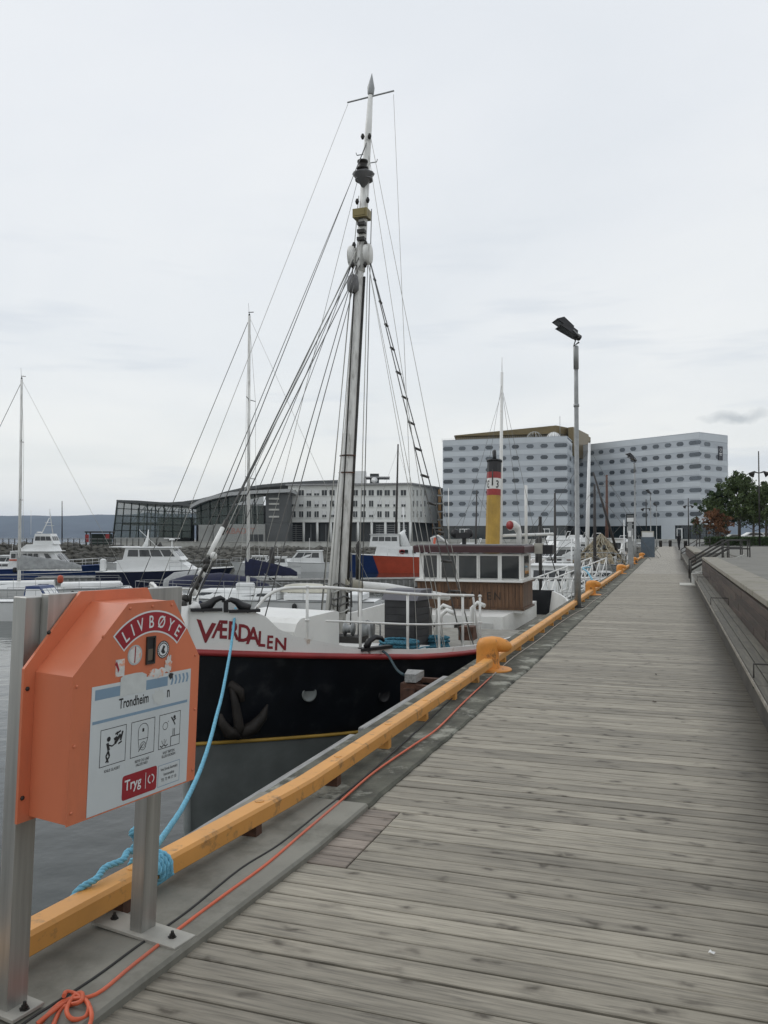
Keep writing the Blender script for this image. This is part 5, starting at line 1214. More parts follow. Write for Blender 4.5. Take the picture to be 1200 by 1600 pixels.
for px, py, yw, L_, lab in ((205, 893, 176, 5.5, 'small white boat at the pontoon between the rescue vessel and the navy cruiser'), (398, 891, 184, 4.6, 'small white open boat right of the navy sail cover'), (8, 900, 190, 6, 'white boat cut by the left edge of the picture')): motor(lab, px, py, yw, L_, 2.0)
# --- red and blue vessel
c1 = U(605, 884, 88)
r = thing('coastal_vessel', 'white superstructure coastal vessel with blue bow and red-orange hull', 'ship', Vector((c1.x + 2.5, c1.y, WATER)), R(180))
r.scale = (1, 1, .8)
pt, zz = boat_hull(r, 15.5, 4.4, 2.5, REDO, 1.95, tr=.8, rake=.06)
m = MB()
for s in (-1, 1): m.grid([[pt(u, s, w) + Vector((.0, s * .03, .02)) for w in (0, .5, 1)] for u in (.76, .82, .88, .93, .96, .99, 1.0)], flip=(s > 0))
m.build('bow_paint', BLUEH, r)
c = cabin(r, -3, 3.9, 3.4, 3.0, 2.0, 3.4, GEL, .1, .3, wins=0, front=False, name='deckhouse')
for i in range(4):
    for s in (-1, 1): MB().box((-1.9 + i * .8, s * 1.64, 2.75), (.36, .03, .5)).build('window', TINT, c)
for s in (-1, 1): MB().lathe([(.33, 0), (.33, .05), (.2, .05), (.2, 0)], 14, Matrix.Translation((.95, s * 1.62, 2.75)) @ Matrix.Rotation(R(90), 4, 'X')).build('life_ring', REDP, c)
cabin(r, 1.2, 4.4, 3.0, 2.6, 3.4, 5.0, GEL, .1, .2, wins=4, wz=(.45, .8), name='wheelhouse', roof=.3)
MB().path([(.6, 0, 3.4), (.9, 0, 5.2), (.6, 0, 5.6)], [.6, .3, .1], 8).build('mast_base', GEL, r); MB().path([(.7, 0, 5), (.8, 0, 8.6)], .07, 6).tube((.8, -.6, 7), (.8, .6, 7), .03).build('mast', GEL, r)
MB().tube((-2.2, 0, 2), (-2.6, 0, 4.6), .14, n=8).build('exhaust', ORS, r); rails(r, pt, .02, .66, .9, 10, GEL, .025)
# --- work boat astern of the black ship
r = thing('work_boat', 'grey and white work boat with curved white bow rail moored behind the black ship', 'boat', Q(33.5, -5.0, WATER), YAWQ + math.pi)
pt, zz = boat_hull(r, 13, 4.3, 1.5, GEL, 1.1, tr=.85, deck=mat('pale_deck_paint', (.40, .41, .39), .7, scale=3, var=.12))
rails(r, pt, .45, .965, .95, 9, WHT, .028)
MB().path([pt(.965, -1, 1) + Vector((0, .05, .95)), Vector((6.35, 0, 2.48)), pt(.965, 1, 1) + Vector((0, -.05, .95))], .028, 6).build('bow_rail', WHT, r)
cabin(r, -5.2, -3.0, 2.0, 1.8, 1.2, 2.5, GEL, .1, .2, wins=2, wz=(.5, .85), name='wheelhouse', roof=.3)
MB().path([(-.3, 0, 1.2), (-.3, 0, 4.6)], .07, 8).path([(-.3, 0, 4.4), (-1.2, .8, 1.3)], .02, 4).path([(-.3, 0, 4.4), (1.5, -1.2, 1.3)], .02, 4).build('mast', STEELDK, r)
MB().box((2.3, .2, 1.5), (.4, .5, .4), ch=.05).lathe([(.14, 0), (.14, .4)], 12, Matrix.Translation((3.4, -.4, 1.3))).build('winch', STEELDK, r)
MB().path([(5, -.6, 1.4), (3.8, -.2, 1.3), (3.2, .6, 1.32), (2.0, 1.2, 1.3), (1.0, .8, 1.32)], .035, 6).build('rope', TEALR, r)
for u in (.62, .74, .84): fender(r, pt(u, 1, .75) + Vector((0, .2, 0)), .2, .8)
tag(MB().path(spath([Q(26.5, -2.25, .1), Q(27.0, -2.5, .45), Q(28.0, -2.75, .55), Q(30.2, -2.72, .5)], 5), .03, 6).build('blue_pipe', mat('light_blue_pipe', (.18, .42, .55), .5)), 'light blue pipe on the quay edge near the near lamp post', 'pipe')
# gangway lattice and a brown net frame further along
gw = thing('gangway', 'white lattice gangway leaning between the boats beyond the near lamp post', 'gangway', U(832, 917, 28))
P0, P1 = Vector((0, 0, 0)), U(957, 868, 42) - U(832, 917, 28); n = 9
for off in (0, .7):
    lo = [P0.lerp(P1, i / n) + Vector((-off, .2 * off, -.95)) for i in range(n + 1)]; hi = [p + Vector((0, 0, .95 if 0 < i < n else .1)) for i, p in enumerate(lo)]
    MB().path(lo, .045, 6).path(hi, .03, 6).build('side_rail', WHT, gw)
    for i in range(n): MB().tube(lo[i], hi[i + 1], .022, n=5).tube(lo[i + 1], hi[i + 1], .022, n=5).build('lattice_bar', WHT, gw)
NETM = mat('brown_net', (.24, .20, .135), .95, scale=6, var=.5, bump=1, bscale=18, bdist=.05)
nb = thing('trawler', 'old trawler with brown nets draped over a tall frame, beyond the gangway', 'boat', Q(65, -4.9, WATER), YAWQ + math.pi)
pt, zz = boat_hull(nb, 13, 4.6, 1.9, GEL, 1.4, tr=.85, deck=TEAK); rails(nb, pt, .3, .96, .8, 10, GALV, .03)
ap = Vector((1.5, 0, 3.95)); legs = [Vector((4.5, -2.0, 1.7)), Vector((4.5, 2.0, 1.7)), Vector((-2.5, -2.0, 1.7)), Vector((-2.5, 2.0, 1.7))]
for l_ in legs: MB().tube(l_, ap, .08, n=8).build('frame_leg', MATS['brown_net'], nb)
rn = random.Random(9)
for a, b in ((0, 2), (1, 3), (0, 1), (2, 3)):
    rows = []
    for i in range(13):
        u = i / 12; rows.append([ap.lerp(legs[a].lerp(legs[b], v / 10), u) + Vector((rn.uniform(-.07, .07), rn.uniform(-.07, .07), rn.uniform(-.16, .1) * (u + .2))) for v in range(11)])
    m = MB()
    for i in range(12):
        for j in range(10):
            if rn.random() < (.9 - .55 * (i / 12)): m.add([rows[i][j], rows[i][j + 1], rows[i + 1][j + 1], rows[i + 1][j]], [(0, 1, 2, 3)], None, True)
    m.build('net', NETM, nb)
    m = MB()
    for j in range(0, 11, 2): m.path([rows[i][j] + Vector((0, 0, .03)) for i in range(13)], .035, 4)
    m.build('net_rope', MATS['canvas_wrap'], nb)
cabin(nb, -5.5, -3, 3, 2.8, 1.5, 3.6, GEL, .1, .2, wins=3, wz=(.5, .85), name='wheelhouse', roof=.3)
for z0, z1 in (((2.5, 1.2, 1.7), (-.5, 1.4, 3.2)), ((3.5, -1.4, 1.8), (1, 1.6, 2.9)), ((3.4, 1.9, 1.8), (-1.5, 1.9, 3.2))): MB().tube(Vector(z0), Vector(z1), .06, n=6).build('gallows_bar', WHT, nb)
# masts of boats moored deeper in the harbour
def pole(name, label, cat, px, ytop, Yd, r_, m_, zb=WATER + 1, pxt=None, yard=None, stays=True):
    b_ = Vector((U(px, 838, Yd).x, Yd, zb)); t_ = U(pxt or px, ytop, Yd)
    o = thing(name, label, cat, b_); t_ = t_ - b_
    MB().path([(0, 0, 0), t_ * .5, t_], [r_, r_ * .9, r_ * .6], 8).build('mast', m_, o)
    if yard:
        for k in yard: MB().tube(t_ * k + Vector((-.7, 0, 0)), t_ * k + Vector((.7, 0, 0)), .03, n=5).build('spreader', GALV, o)
    if stays:
        for dx in (-2.2, 2.4): MB().tube(t_ * .96, Vector((dx, .5, .2)), .012, n=4).build('stay', WIRE, o)
    return o
def masted(label, px, ytop, Yd, r_, m_, pxt=None, yard=None, L=8, hm=GEL):
    b_ = Vector((U(px, 838, Yd).x, Yd, WATER)); t_ = U(pxt or px, ytop, Yd) - b_
    o = thing('sailing_boat', label, 'sailing boat', b_); pt, zz = boat_hull(o, L, 2.8, 1.2, hm, .95); cabin(o, -1.4, 1.8, 1.8, 1.3, 1, 1.5, GEL, .1, .8, wins=3, front=False, name='coachroof')
    t_ = Vector(t_); MB().path([(0, 0, 1), Vector((0, 0, 1)).lerp(t_, .5), t_], [r_, r_ * .9, r_ * .6], 8).build('mast', m_, o)
    for k in yard or (): MB().tube(t_ * k + Vector((-.7, 0, 0)), t_ * k + Vector((.7, 0, 0)), .03, n=5).build('spreader', GALV, o)
    MB().tube(t_ * .96, Vector((L / 2, 0, 1.2)), .012, n=4).build('forestay', WIRE, o); MB().tube(t_ * .96, Vector((-L / 2, 0, 1.1)), .012, n=4).build('backstay', WIRE, o)
    MB().tube((0, 0, 1.9), (-3.2, 0, 1.9), .07, n=6).build('boom', m_, o)
    o.rotation_euler = (0, 0, 0); return o
BRM = mat('brown_mast', (.10, .045, .03), .6, var=.2); DKM = mat('dark_mast', (.04, .035, .033), .6, var=.2)
masted('sailing boat with a tall black mast right of the black ship\'s mast', 618, 694, 118, .17, DKM, pxt=622, L=10)
masted('sailing boat with short dark mast behind the wheelhouse, left of the funnel', 742, 766, 60, .07, DKM, pxt=745, L=7)
masted('sailing boat with thick white mast in front of the hotel corner', 916, 692, 62, .16, GEL, pxt=921, L=11)
masted('sailing boat with a dark mast just right of the near lamp post', 929, 757, 55, .12, DKM, L=9, hm=NAVYH)
masted('wooden boat with brown mast topped by a crossbar', 948, 742, 66, .14, BRM, L=10, hm=GRYH, yard=(.9,))
masted('boat with white-tipped dark mast right of the funnel', 867, 770, 52, .09, DKM, L=8)
masted('small sailing boat with thin white mast beside the information sign', 975, 812, 60, .06, GEL, L=7)
masted('small sailing boat with short white mast left of the near lamp post', 893, 842, 46, .06, GEL, L=7)
o = pole('derrick', 'dark slanting derrick boom above the brown net frame', 'derrick', 965, 738, 60, .1, DKM, zb=.3, pxt=927, stays=False)
# pontoons
PONT = mat('pontoon_concrete', (.20, .20, .19), .85, scale=3, var=.25, dirt=(.08, .085, .07), dscale=2)
def pontoon(label, p0, p1, w_=2.2, z=-1.6):
    a, b = Vector(p0), Vector(p1); d = b - a; L_ = Vector((d.x, d.y)).length; o = thing('pontoon', label, 'pontoon', (a + b) / 2, math.atan2(d.y, d.x)); o.location.z = z
    MB().box((0, 0, -.3), (L_, w_, .55)).build('float', PONT, o)
    n = int(L_ / 1.4); me = MB().box((0, 0, .03), (1.36, w_ + .1, .06)).mesh('deck_panel', PONT)
    for i in range(n): put('deck_panel', me, o, loc=(-L_ / 2 + L_ * (i + .5) / n, 0, 0))
    m = MB()
    for i in range(int(L_ / .45)): m.box((-L_ / 2 + .45 * i + .2, -w_ / 2 - .04, -.3), (.12, .08, .5))
    m.build('fender_slat', GREYWD, o, kind='stuff'); return o
def WP(px, Y): return (U(px, 838, Y).x, Y, 0)
pontoon('long grey pontoon behind the black ship, nearest of the harbour pontoons', WP(395, 60), WP(900, 66))
pontoon('grey pontoon on the left beyond the rescue vessel', WP(60, 64), WP(330, 66))
pontoon('short pontoon with the white sailing boats on the left', WP(-160, 44), WP(330, 38), 1.6)
pontoon('floating pontoon among the boats right of the wheelhouse', WP(835, 75), WP(985, 78))
pontoon('narrow pontoon close behind the mast of the black ship', WP(440, 36), WP(760, 33), 1.5, -1.65)
rp3 = random.Random(12)
for px, Y, zt in ((560, 61, 1.0), (840, 66, 1.3), (250, 64, .9), (425, 60, .6)):
    pl_ = tag(MB().lathe([(.2, -3), (.2, zt), (.05, zt + .25)], 10, Matrix.Translation(WP(px, Y))).build('mooring_pile', STEELDK), {560: 'dark mooring pile at the long pontoon right of the tall mast', 840: 'dark mooring pile at the right end of the long pontoon', 250: 'dark mooring pile beside the left pontoon', 425: 'mooring pile at the left end of the long pontoon'}[px], 'pile')
# ================================================================== FAR SHORE
STONE = mat('dark_rubble', (.085, .082, .07), .9, scale=2, var=.45, dirt=(.17, .165, .15), dscale=.8, dlo=.5, dhi=.7, bump=.6, bscale=6, bdist=.05)
PALEC = mat('pale_quay_wall', (.46, .46, .43), .85, scale=.6, var=.12, dirt=(.2, .2, .17), dscale=.5)
def rubble(label, pts, z0, z1, wid, n, seed, s0=.45, s1=1.0):
    rr = random.Random(seed); m = MB(); segs = list(zip(pts, pts[1:])); Ls = [(Vector(b) - Vector(a)).length for a, b in segs]
    ico = [(0, 0, 1), (.89, 0, .45), (.28, .85, .45), (-.72, .53, .45), (-.72, -.53, .45), (.28, -.85, .45), (.72, .53, -.45), (-.28, .85, -.45), (-.89, 0, -.45), (-.28, -.85, -.45), (.72, -.53, -.45), (0, 0, -1)]
    fi = [(0, 1, 2), (0, 2, 3), (0, 3, 4), (0, 4, 5), (0, 5, 1), (1, 6, 2), (2, 7, 3), (3, 8, 4), (4, 9, 5), (5, 10, 1), (6, 7, 2), (7, 8, 3), (8, 9, 4), (9, 10, 5), (10, 6, 1), (11, 7, 6), (11, 8, 7), (11, 9, 8), (11, 10, 9), (11, 6, 10)]
    for _ in range(n):
        i = rr.choices(range(len(segs)), Ls)[0]; a, b = Vector(segs[i][0]), Vector(segs[i][1]); d = (b - a).normalized(); nr = Vector((d.y, -d.x)); 
        u, f = rr.random(), rr.random(); p = a.lerp(b, u) + nr * wid * f; s = rr.uniform(s0, s1)
        m.add([(x * s * rr.uniform(.75, 1.2), y * s * rr.uniform(.75, 1.2), z * s * .62) for x, y, z in ico], fi, Matrix.Translation((p.x, p.y, z1 + (z0 - z1) * f)) @ Matrix.Rotation(rr.uniform(0, 6.28), 4, 'Z'))
    o = m.build('rubble_stones', STONE); o['kind'] = 'stuff'; o['label'] = label; return o
e1 = Q(124, -2.6)
p_far = [(-170, 112), (-60, 112), (-40, 124.5), (e1.x, e1.y)]
rubble('dark rubble stones sloping into the harbour below the far quay', [(-40, 124.3), (e1.x, e1.y - .3)], WATER - .1, -.25, 3.4, 2000, 3)
rubble('dark rubble stones of the breakwater on the left', [(-170, 110.5), (-58, 110.5), (-40, 124)], WATER - .1, .35, 3.6, 2600, 4)
m = MB().prism([(-170, 110.3), (-60, 110.3), (-39, 124), (-39, 131), (-62, 118), (-170, 118)], -4, .30); structure(m.build('breakwater', STONE))
qw = thing('quay_parapet', 'long pale concrete parapet wall along the far quay in front of the office building', 'wall', (0, 124.6, 0))
x0, x1 = -39.5, e1.x - .5; k = x0
while k < x1:
    L_ = min(6, x1 - k); MB().box((k + L_ / 2, 0, .25), (L_ - .03, .4, .95)).box((k + L_ / 2, -.02, .76), (L_ - .03, .5, .08)).build('wall_panel', PALEC, qw); k += 6
fn_ = thing('fence', 'long low fence with grey posts along the top of the breakwater', 'fence', (-100, 112.2, .3))
m = MB()
for i in range(170): m.box((-66 + i * .8, 0, .5), (.09, .09, 1.0))
m.build('post', STEELDK, fn_, kind='stuff')
MB().box((0, 0, .95), (134, .07, .07)).box((0, 0, .5), (134, .05, .05)).build('rail', GREYWD, fn_)
sh = thing('white_shed', 'white shed with pale gabled roof on the breakwater at the far left', 'shed', (-66, 122, .3), R(-28))
ground_sh = structure(MB().prism([(-75, 117.9), (-56, 117.9), (-56, 130), (-75, 130)], -3, .28).build('shed_ground', STONE))
m = MB(); m.prism([(-2.2, 0), (2.2, 0), (2.2, 1.9), (0, 2.9), (-2.2, 1.9)], -2.6, 2.6, Matrix(((0, 0, 1, 0), (1, 0, 0, 0), (0, 1, 0, 0), (0, 0, 0, 1)))); m.build('wall', GEL, sh)
for s in (-1, 1): MB().add([(-2.8, s * 2.4, 1.85), (2.8, s * 2.4, 1.85), (2.8, 0, 3.02), (-2.8, 0, 3.02), (-2.8, s * 2.4, 1.95), (2.8, s * 2.4, 1.95), (2.8, 0, 3.12), (-2.8, 0, 3.12)], [(0, 1, 2, 3), (7, 6, 5, 4), (0, 4, 5, 1), (0, 3, 7, 4), (1, 5, 6, 2)]).build('roof', mat('pale_roof_sheet', (.45, .5, .5), .5) if s < 0 else MATS['pale_roof_sheet'], sh)
ki = thing('kiosk', 'small dark open kiosk with red sign near the glass building', 'kiosk', (U(160, 838, 118).x, 117, .3), R(5))
MB().box((0, 0, 1.9), (3.6, 2.4, .18)).build('roof', STEELDK, ki)
for x in (-1.6, 1.6):
    for y in (-1, 1): MB().box((x, y, .92), (.15, .15, 1.8)).build('post', STEELDK, ki)
MB().box((0, .95, .9), (2.9, .08, 1.5)).build('back_panel', mat('dark_green_panel', (.03, .05, .04), .5), ki); MB().box((-1.5, -1.1, 1.0), (.5, .08, 1.1)).box((1.3, -1.1, 1.3), (.5, .08, .6)).build('sign', REDP, ki)
tag(MB().path([U(97, 845, 113), U(97, 783, 113)], [.09, .05], 6).build('flag_pole', STEELDK), 'dark pole standing on the breakwater against the blue hill', 'pole')
# ---------------- hotel
HW = mat('hotel_cladding', (.56, .60, .63), .5, scale=.15, stretch=(1, 1, 1), var=.05, bump=0, metal=.1)
HB = mat('hotel_window_band', (.44, .475, .51), .45, scale=.15, var=.06, bump=0, metal=.1)
HWIN = mat('screened_window', (.11, .128, .145), .4, var=.2, rnd=.45, bump=0)
HGL = glass_mat('ground_floor_glass', (.02, .03, .034), .08)
GOLD = mat('bronze_gold_cladding', (.17, .13, .062), .45, .35, scale=.3, var=.1, bump=0)
hotel = thing('hotel', 'large white hotel with rows of small dark windows and bronze rooftop', 'hotel', (U(905, 838, 255).x, 255, 0))
hi = Matrix.Translation(-hotel.location)
def P2(px, Y): return Vector((U(px, 838, Y).x, Y, 0))
A, B_, C_ = P2(692, 248), P2(887, 237), P2(903, 262); D0, D1, D2 = P2(905, 262), P2(1094, 228), P2(1139, 236)
ZTOP = 30.2
wmesh = {}
def wmesh_(wd, hd, m_):
    k = (wd, hd, m_.name)
    if k not in wmesh:
        c = min(wd, hd) * .33; x, z = wd / 2, hd / 2
        poly = [(-x + c, -z), (x - c, -z), (x, -z + c), (x, z - c), (x - c, z), (-x + c, z), (-x, z - c), (-x, -z + c)]
        wmesh[k] = MB().prism(poly, -.02, .06, Matrix(((1, 0, 0, 0), (0, 0, -1, 0), (0, 1, 0, 0), (0, 0, 0, 1)))).mesh('window', m_)
    return wmesh[k]
def facade(parent, inv, a, b, ztop, wins, zf, pitch, rows, bands=True, wsz=(2.1, 1.15), zlow=4.7, m1=HW, m2=HB, depth=18, winm=HWIN, skip=None, name='wall'):
    d = (b - a); L_ = d.length; d.normalize(); ang = math.atan2(d.y, d.x)
    T = inv @ Matrix.Translation(a) @ Matrix.Rotation(ang, 4, 'Z')      # local x along wall, -y outwards
    if bands:
        z = ztop; k = 0
        edges = []
        for r in range(rows):
            zc = zf - pitch * r; edges.append((zc + .95, zc - .95))
        top = ztop
        for (u_, l_) in edges:
            MB().box((L_ / 2, .2, (top + u_) / 2), (L_, .4, top - u_ - .02), T).build('cladding_band', m1, parent)
            MB().box((L_ / 2, .26, (u_ + l_) / 2), (L_ - .02, .4, u_ - l_), T).build('window_band', m2, parent); top = l_
        MB().box((L_ / 2, .2, (top + zlow) / 2), (L_, .4, top - zlow), T).build('cladding_band', m1, parent)
    for r in range(rows):
        for (u, wd) in wins:
            if skip and skip(r, u): continue
            o = put('window', wmesh_(wd, wsz[1], winm), parent); o.matrix_local = T @ Matrix.Translation((u * L_, .06 if bands else 0, zf - pitch * r))
    return T, L_
hv = MB().prism([tuple((hi @ p).xy) for p in (A + Vector((.3, .6, 0)), B_ + Vector((-.3, .6, 0)), C_ + Vector((-.6, 0, 0)), C_ + Vector((-2, 25, 0)), A + Vector((2, 25, 0)))], 4.6, ZTOP - .3).prism([tuple((hi @ p).xy) for p in (D0 + Vector((.3, .7, 0)), D1 + Vector((-.1, .7, 0)), D2 + Vector((-.5, .3, 0)), D2 + Vector((-1, 14, 0)), D0 + Vector((3, 22, 0)))], 4.6, ZTOP - .3); hv.build('core', mat('hotel_core', (.25, .27, .3), .6), hotel)
lw = [((px - 692) / 195 * (1.0), 1.0) for px in ()]
def ufr(a, b, px):
    lo, hi_ = 0, 1
    for _ in range(30):
        mid = (lo + hi_) / 2
        if proj(a.lerp(b, mid))[0] < px: lo = mid
        else: hi_ = mid
    return lo
LW = [(ufr(A, B_, px), w_) for px, w_ in ((700.5, 3.0), (722.5, 2.1), (743, 2.1), (765, 2.2), (786, 2.1), (806, 2.1), (829, 2.1), (851, 2.1), (877, 3.8))]
facade(hotel, hi, A, B_, ZTOP, LW, 27.8, 3.3, 7)
facade(hotel, hi, B_ + Vector((.05, .1, 0)), C_, ZTOP - .5, [(.3, 3.5), (.7, 3.5)], 27.8, 3.3, 7)
RW_ = [(ufr(D0, D1, px), w_) for px, w_ in ((909, 1.6), (926, 1.7), (940, 1.8), (957, 1.9), (973.5, 1.9), (990.5, 2), (1008, 2), (1026, 2.1), (1045, 2.1), (1064, 2.2), (1087.5, 3.8))]
facade(hotel, hi, D0, D1, ZTOP, RW_, 27.6, 3.3, 7, skip=lambda r, u: False)
T, L_ = facade(hotel, hi, D1 + Vector((.05, .05, 0)), D2, ZTOP, [(ufr(D1, D2, 1107), 2.9), (ufr(D1, D2, 1125), 2.9)], 27.3, 3.3, 7, skip=lambda r, u: r == 0 and u > .5)
sg_ = MB().box((ufr(D1, D2, 1127) * L_, -.08, 23.9 + 1.2), (2.0, .16, 3.9), T, ch=.0).build('sign', mat('dark_hotel_sign', (.018, .02, .03), .4), hotel)
MS = T @ Matrix.Translation((ufr(D1, D2, 1127) * L_, -.17, 0)) @ Matrix(((1, 0, 0, 0), (0, 0, -1, 0), (0, 1, 0, 0), (0, 0, 0, 1)))
m = MB()
for i, s in enumerate(ring(0, 26.0, .42, .12, 16)):
    if i != 4: m.add([(x, y, 0) for x, y in s], [(0, 1, 2, 3)], MS)
for x_, z_, w_ in ((0, 24.95, 1.3), (-.05, 24.5, 1.0)): m.add([(x_ - w_ / 2, z_, 0), (x_ + w_ / 2, z_, 0), (x_ + w_ / 2, z_ + .2, 0), (x_ - w_ / 2, z_ + .2, 0)], [(0, 1, 2, 3)], MS)
m.build('sign_mark', GEL, sg_)
# ground floor
for a, b in ((A, B_), (D0, D1), (D1, D2), (B_, C_)):
    d = b - a; Lg = d.length; ang = math.atan2(d.y, d.x); T_ = hi @ Matrix.Translation(a) @ Matrix.Rotation(ang, 4, 'Z')
    n = max(2, int(Lg / 3.2))
    MB().box((Lg / 2, .5, 2.3), (Lg - .3, .3, 4.7), T_).build('ground_floor_glazing', HGL, hotel); m = MB()
    for i in range(n + 1): m.box((Lg * i / n, .3, 2.3), (.12, .14, 4.7), T_)
    m.build('mullion', STEELDK, hotel, kind='stuff'); MB().box((Lg / 2, .15, .35), (Lg - .1, .5, .9), T_).build('plinth', PALEC, hotel)
    MB().box((Lg / 2, .26, ZTOP + .1), (Lg, .5, .25), T_).build('parapet', HB, hotel)
def onwall(a, b, px, z, wd, hd, m_, name, th=.15, y=.1):
    d = b - a; ang = math.atan2(d.y, d.x); u = ufr(a, b, px) * d.length; T_ = hi @ Matrix.Translation(a) @ Matrix.Rotation(ang, 4, 'Z'); return MB().box((u, y, z), (wd, th, hd), T_).build(name, m_, hotel)
for a, b, px in ((A, B_, 726), (A, B_, 851), (D0, D1, 1062)):
    onwall(a, b, px, 2.4, 3.0 if px < 1000 else 1.8, 2.9, GEL, 'door_frame', y=.02)
    for dx in (-.7, .7) if px < 1000 else (0,):
        d = b - a; u = ufr(a, b, px) * d.length + dx; T_ = hi @ Matrix.Translation(a) @ Matrix.Rotation(math.atan2(d.y, d.x), 4, 'Z'); MB().box((u, -.08, 2.35), (1.15, .1, 2.5), T_).build('door', HGL, hotel)
onwall(D0, D1, 1044, 2.5, 4.5, 4.9, HW, 'entrance_wall', y=.1)
# bronze roof storey and domes
g0, g1, g2, g3 = P2(711, 262), P2(815, 258), P2(921, 268), P2(921, 290)
MB().prism([tuple((hi @ p).xy) for p in (P2(713, 258), P2(886, 252), P2(912, 272), P2(915, 290), P2(719, 290))], 28, 32.9).build('roof_storey', GOLD, hotel)
tp = [P2(710, 257), P2(870, 250), P2(890, 252), P2(924, 272), P2(920, 292), P2(716, 292)]
zs = [33.0, 35.2, 34.7, 34.2, 34.2, 33.1]
v = [hi @ Vector((p.x, p.y, 34.2 if False else 32.7)) for p in tp] + [hi @ Vector((p.x, p.y, z)) for p, z in zip(tp, zs)]
MB().add(v, [(5, 4, 3, 2, 1, 0), (6, 7, 8, 9, 10, 11)] + [(i, (i + 1) % 6, 6 + (i + 1) % 6, 6 + i) for i in range(6)]).build('bronze_roof', GOLD, hotel)
MB().prism([tuple((hi @ p).xy) for p in (P2(889, 250), P2(897, 249), P2(921, 268), P2(915, 275))], 26, 34.6).build('bronze_fin', GOLD, hotel)
MB().prism([tuple((hi @ p).xy) for p in (P2(901.5, 262), P2(904.5, 262), P2(906, 266), P2(902, 266))], 2, 28).build('recess', HGL, hotel)
for px, r_, nm in ((836, 2.3, 0), (866, 2.2, 1)):
    c_ = hi @ (P2(px, 245) + Vector((0, 0, 30.3)))
    if nm:
        MB().lathe([(r_ * math.cos(a), r_ * math.sin(a)) for a in [math.pi / 2 * i / 8 for i in range(9)]], 16, Matrix.Translation(c_)).build('dome', GEL, hotel)
    m = MB()
    for i in range(6):
        a = math.pi * i / 6; m.path([c_ + Vector((1.02 * r_ * math.cos(t_) * math.cos(a), 1.02 * r_ * math.cos(t_) * math.sin(a), 1.02 * r_ * math.sin(t_))) for t_ in [math.pi * k / 12 for k in range(13)]], .07, 4)
    m.build('dome_frame', PALEC, hotel)
m = MB()
for i in range(60):
    p = A.lerp(B_, i / 60) + Vector((0, 2.5, ZTOP)); m.box(hi @ (p + Vector((0, 0, .5))), (.08, .08, 1.1))
MB().box((0, 0, 0), (.1, .1, .1))
m.build('roof_railing', GALV, hotel, kind='stuff')
MB().tube(hi @ (P2(876, 250) + Vector((0, 0, 30))), hi @ (P2(876, 250) + Vector((0, 0, 38))), .08, n=5).build('roof_mast', GALV, hotel)
# ---------------- office building
OFW = mat('office_wall', (.76, .77, .74), .8, scale=.2, var=.05, bump=0)
OFG = mat('office_dark_base', (.045, .05, .052), .5, scale=.3, var=.2)
office = thing('office_building', 'pale office building with three rows of square windows above a dark columned ground floor', 'building', P2(545, 245))
oi_ = Matrix.Translation(-office.location)
OA, OB, OC = P2(450, 247), P2(641, 241), P2(683, 262)
zt = U(545, 758, 244).z; zb = U(545, 816, 244).z
MB().prism([tuple((oi_ @ p).xy) for p in (OA, OB, OC, OC + Vector((-2, 25, 0)), OA + Vector((2, 25, 0)))], zb, zt).build('wall', OFW, office)
MB().prism([tuple((oi_ @ p).xy) for p in (OA + Vector((.5, 1.5, 0)), OB + Vector((-.3, 1.5, 0)), OC + Vector((-1.5, 0, 0)), OC + Vector((-3, 23, 0)), OA + Vector((3, 23, 0)))], -.3, zb - .02).build('ground_floor', OFG, office)
MB().prism([tuple((oi_ @ p).xy) for p in (OA + Vector((-.7, -1.1, 0)), OB + Vector((.5, -1.3, 0)), OC + Vector((1.2, -.6, 0)), OC + Vector((-1, 26, 0)), OA + Vector((1, 26, 0)))], zt + .01, zt + .45).build('roof_eave', mat('eave_grey', (.3, .3, .3), .6), office)
MB().prism([tuple((oi_ @ p).xy) for p in (OA + Vector((-.1, -.15, 0)), OB + Vector((.1, -.2, 0)), OC + Vector((.2, -.1, 0)), OC + Vector((-1.9, 24, 0)), OA + Vector((2.1, 24, 0)))], zb - .0, zb + .35).build('cornice', OFW, office)
def wall_windows(parent, inv, a, b, pxs, pys, wd, hd, m_, pxref=None, blind=.3, seed=1, frame=OFW):
    d = b - a; L_ = d.length; T_ = inv @ Matrix.Translation(a) @ Matrix.Rotation(math.atan2(d.y, d.x), 4, 'Z'); rr = random.Random(seed)
    me = MB().box((0, -.01, 0), (wd, .1, hd)).mesh('window', m_); sill = MB().box((0, -.12, -hd / 2 - .08), (wd + .3, .25, .12)).mesh('sill', frame); mul = MB().box((0, -.08, 0), (.09, .08, hd)).mesh('frame', frame); bl_ = MB().box((0, -.07, hd * .2), (wd * .96, .06, hd * .6)).mesh('blind', GEL)
    for py in pys:
        for px in pxs:
            u = ufr(a, b, px); p = a.lerp(b, u); z = U(px, py, p.y).z
            o = put('window', me, parent); o.matrix_local = T_ @ Matrix.Translation((u * L_, 0, z)); put('sill', sill, o); put('frame', mul, o)
            if rr.random() < blind: put('blind', bl_, o)
ox = [458.5 + 12.05 * i for i in range(6)] + [532, 543.5] + [555, 568, 580, 593, 605, 618, 630.5]
wall_windows(office, oi_, OA, OB, ox, (770,), 1.55, 1.6, OFG, seed=2, blind=.15); wall_windows(office, oi_, OA, OB, ox, (787, 803.5), 1.25, 1.75, OFG, seed=4, blind=.35)
wall_windows(office, oi_, OB, OC, [646, 652, 658, 664], (770, 787, 803.5), 1.0, 1.7, OFG, seed=5)
for i in range(10):
    px = 453 + i * 21.3; p = OA.lerp(OB, ufr(OA, OB, px)); MB().lathe([(.38, -.3), (.38, zb)], 10, oi_ @ Matrix.Translation((p.x, p.y + .2, 0))).build('column', OFW, office)
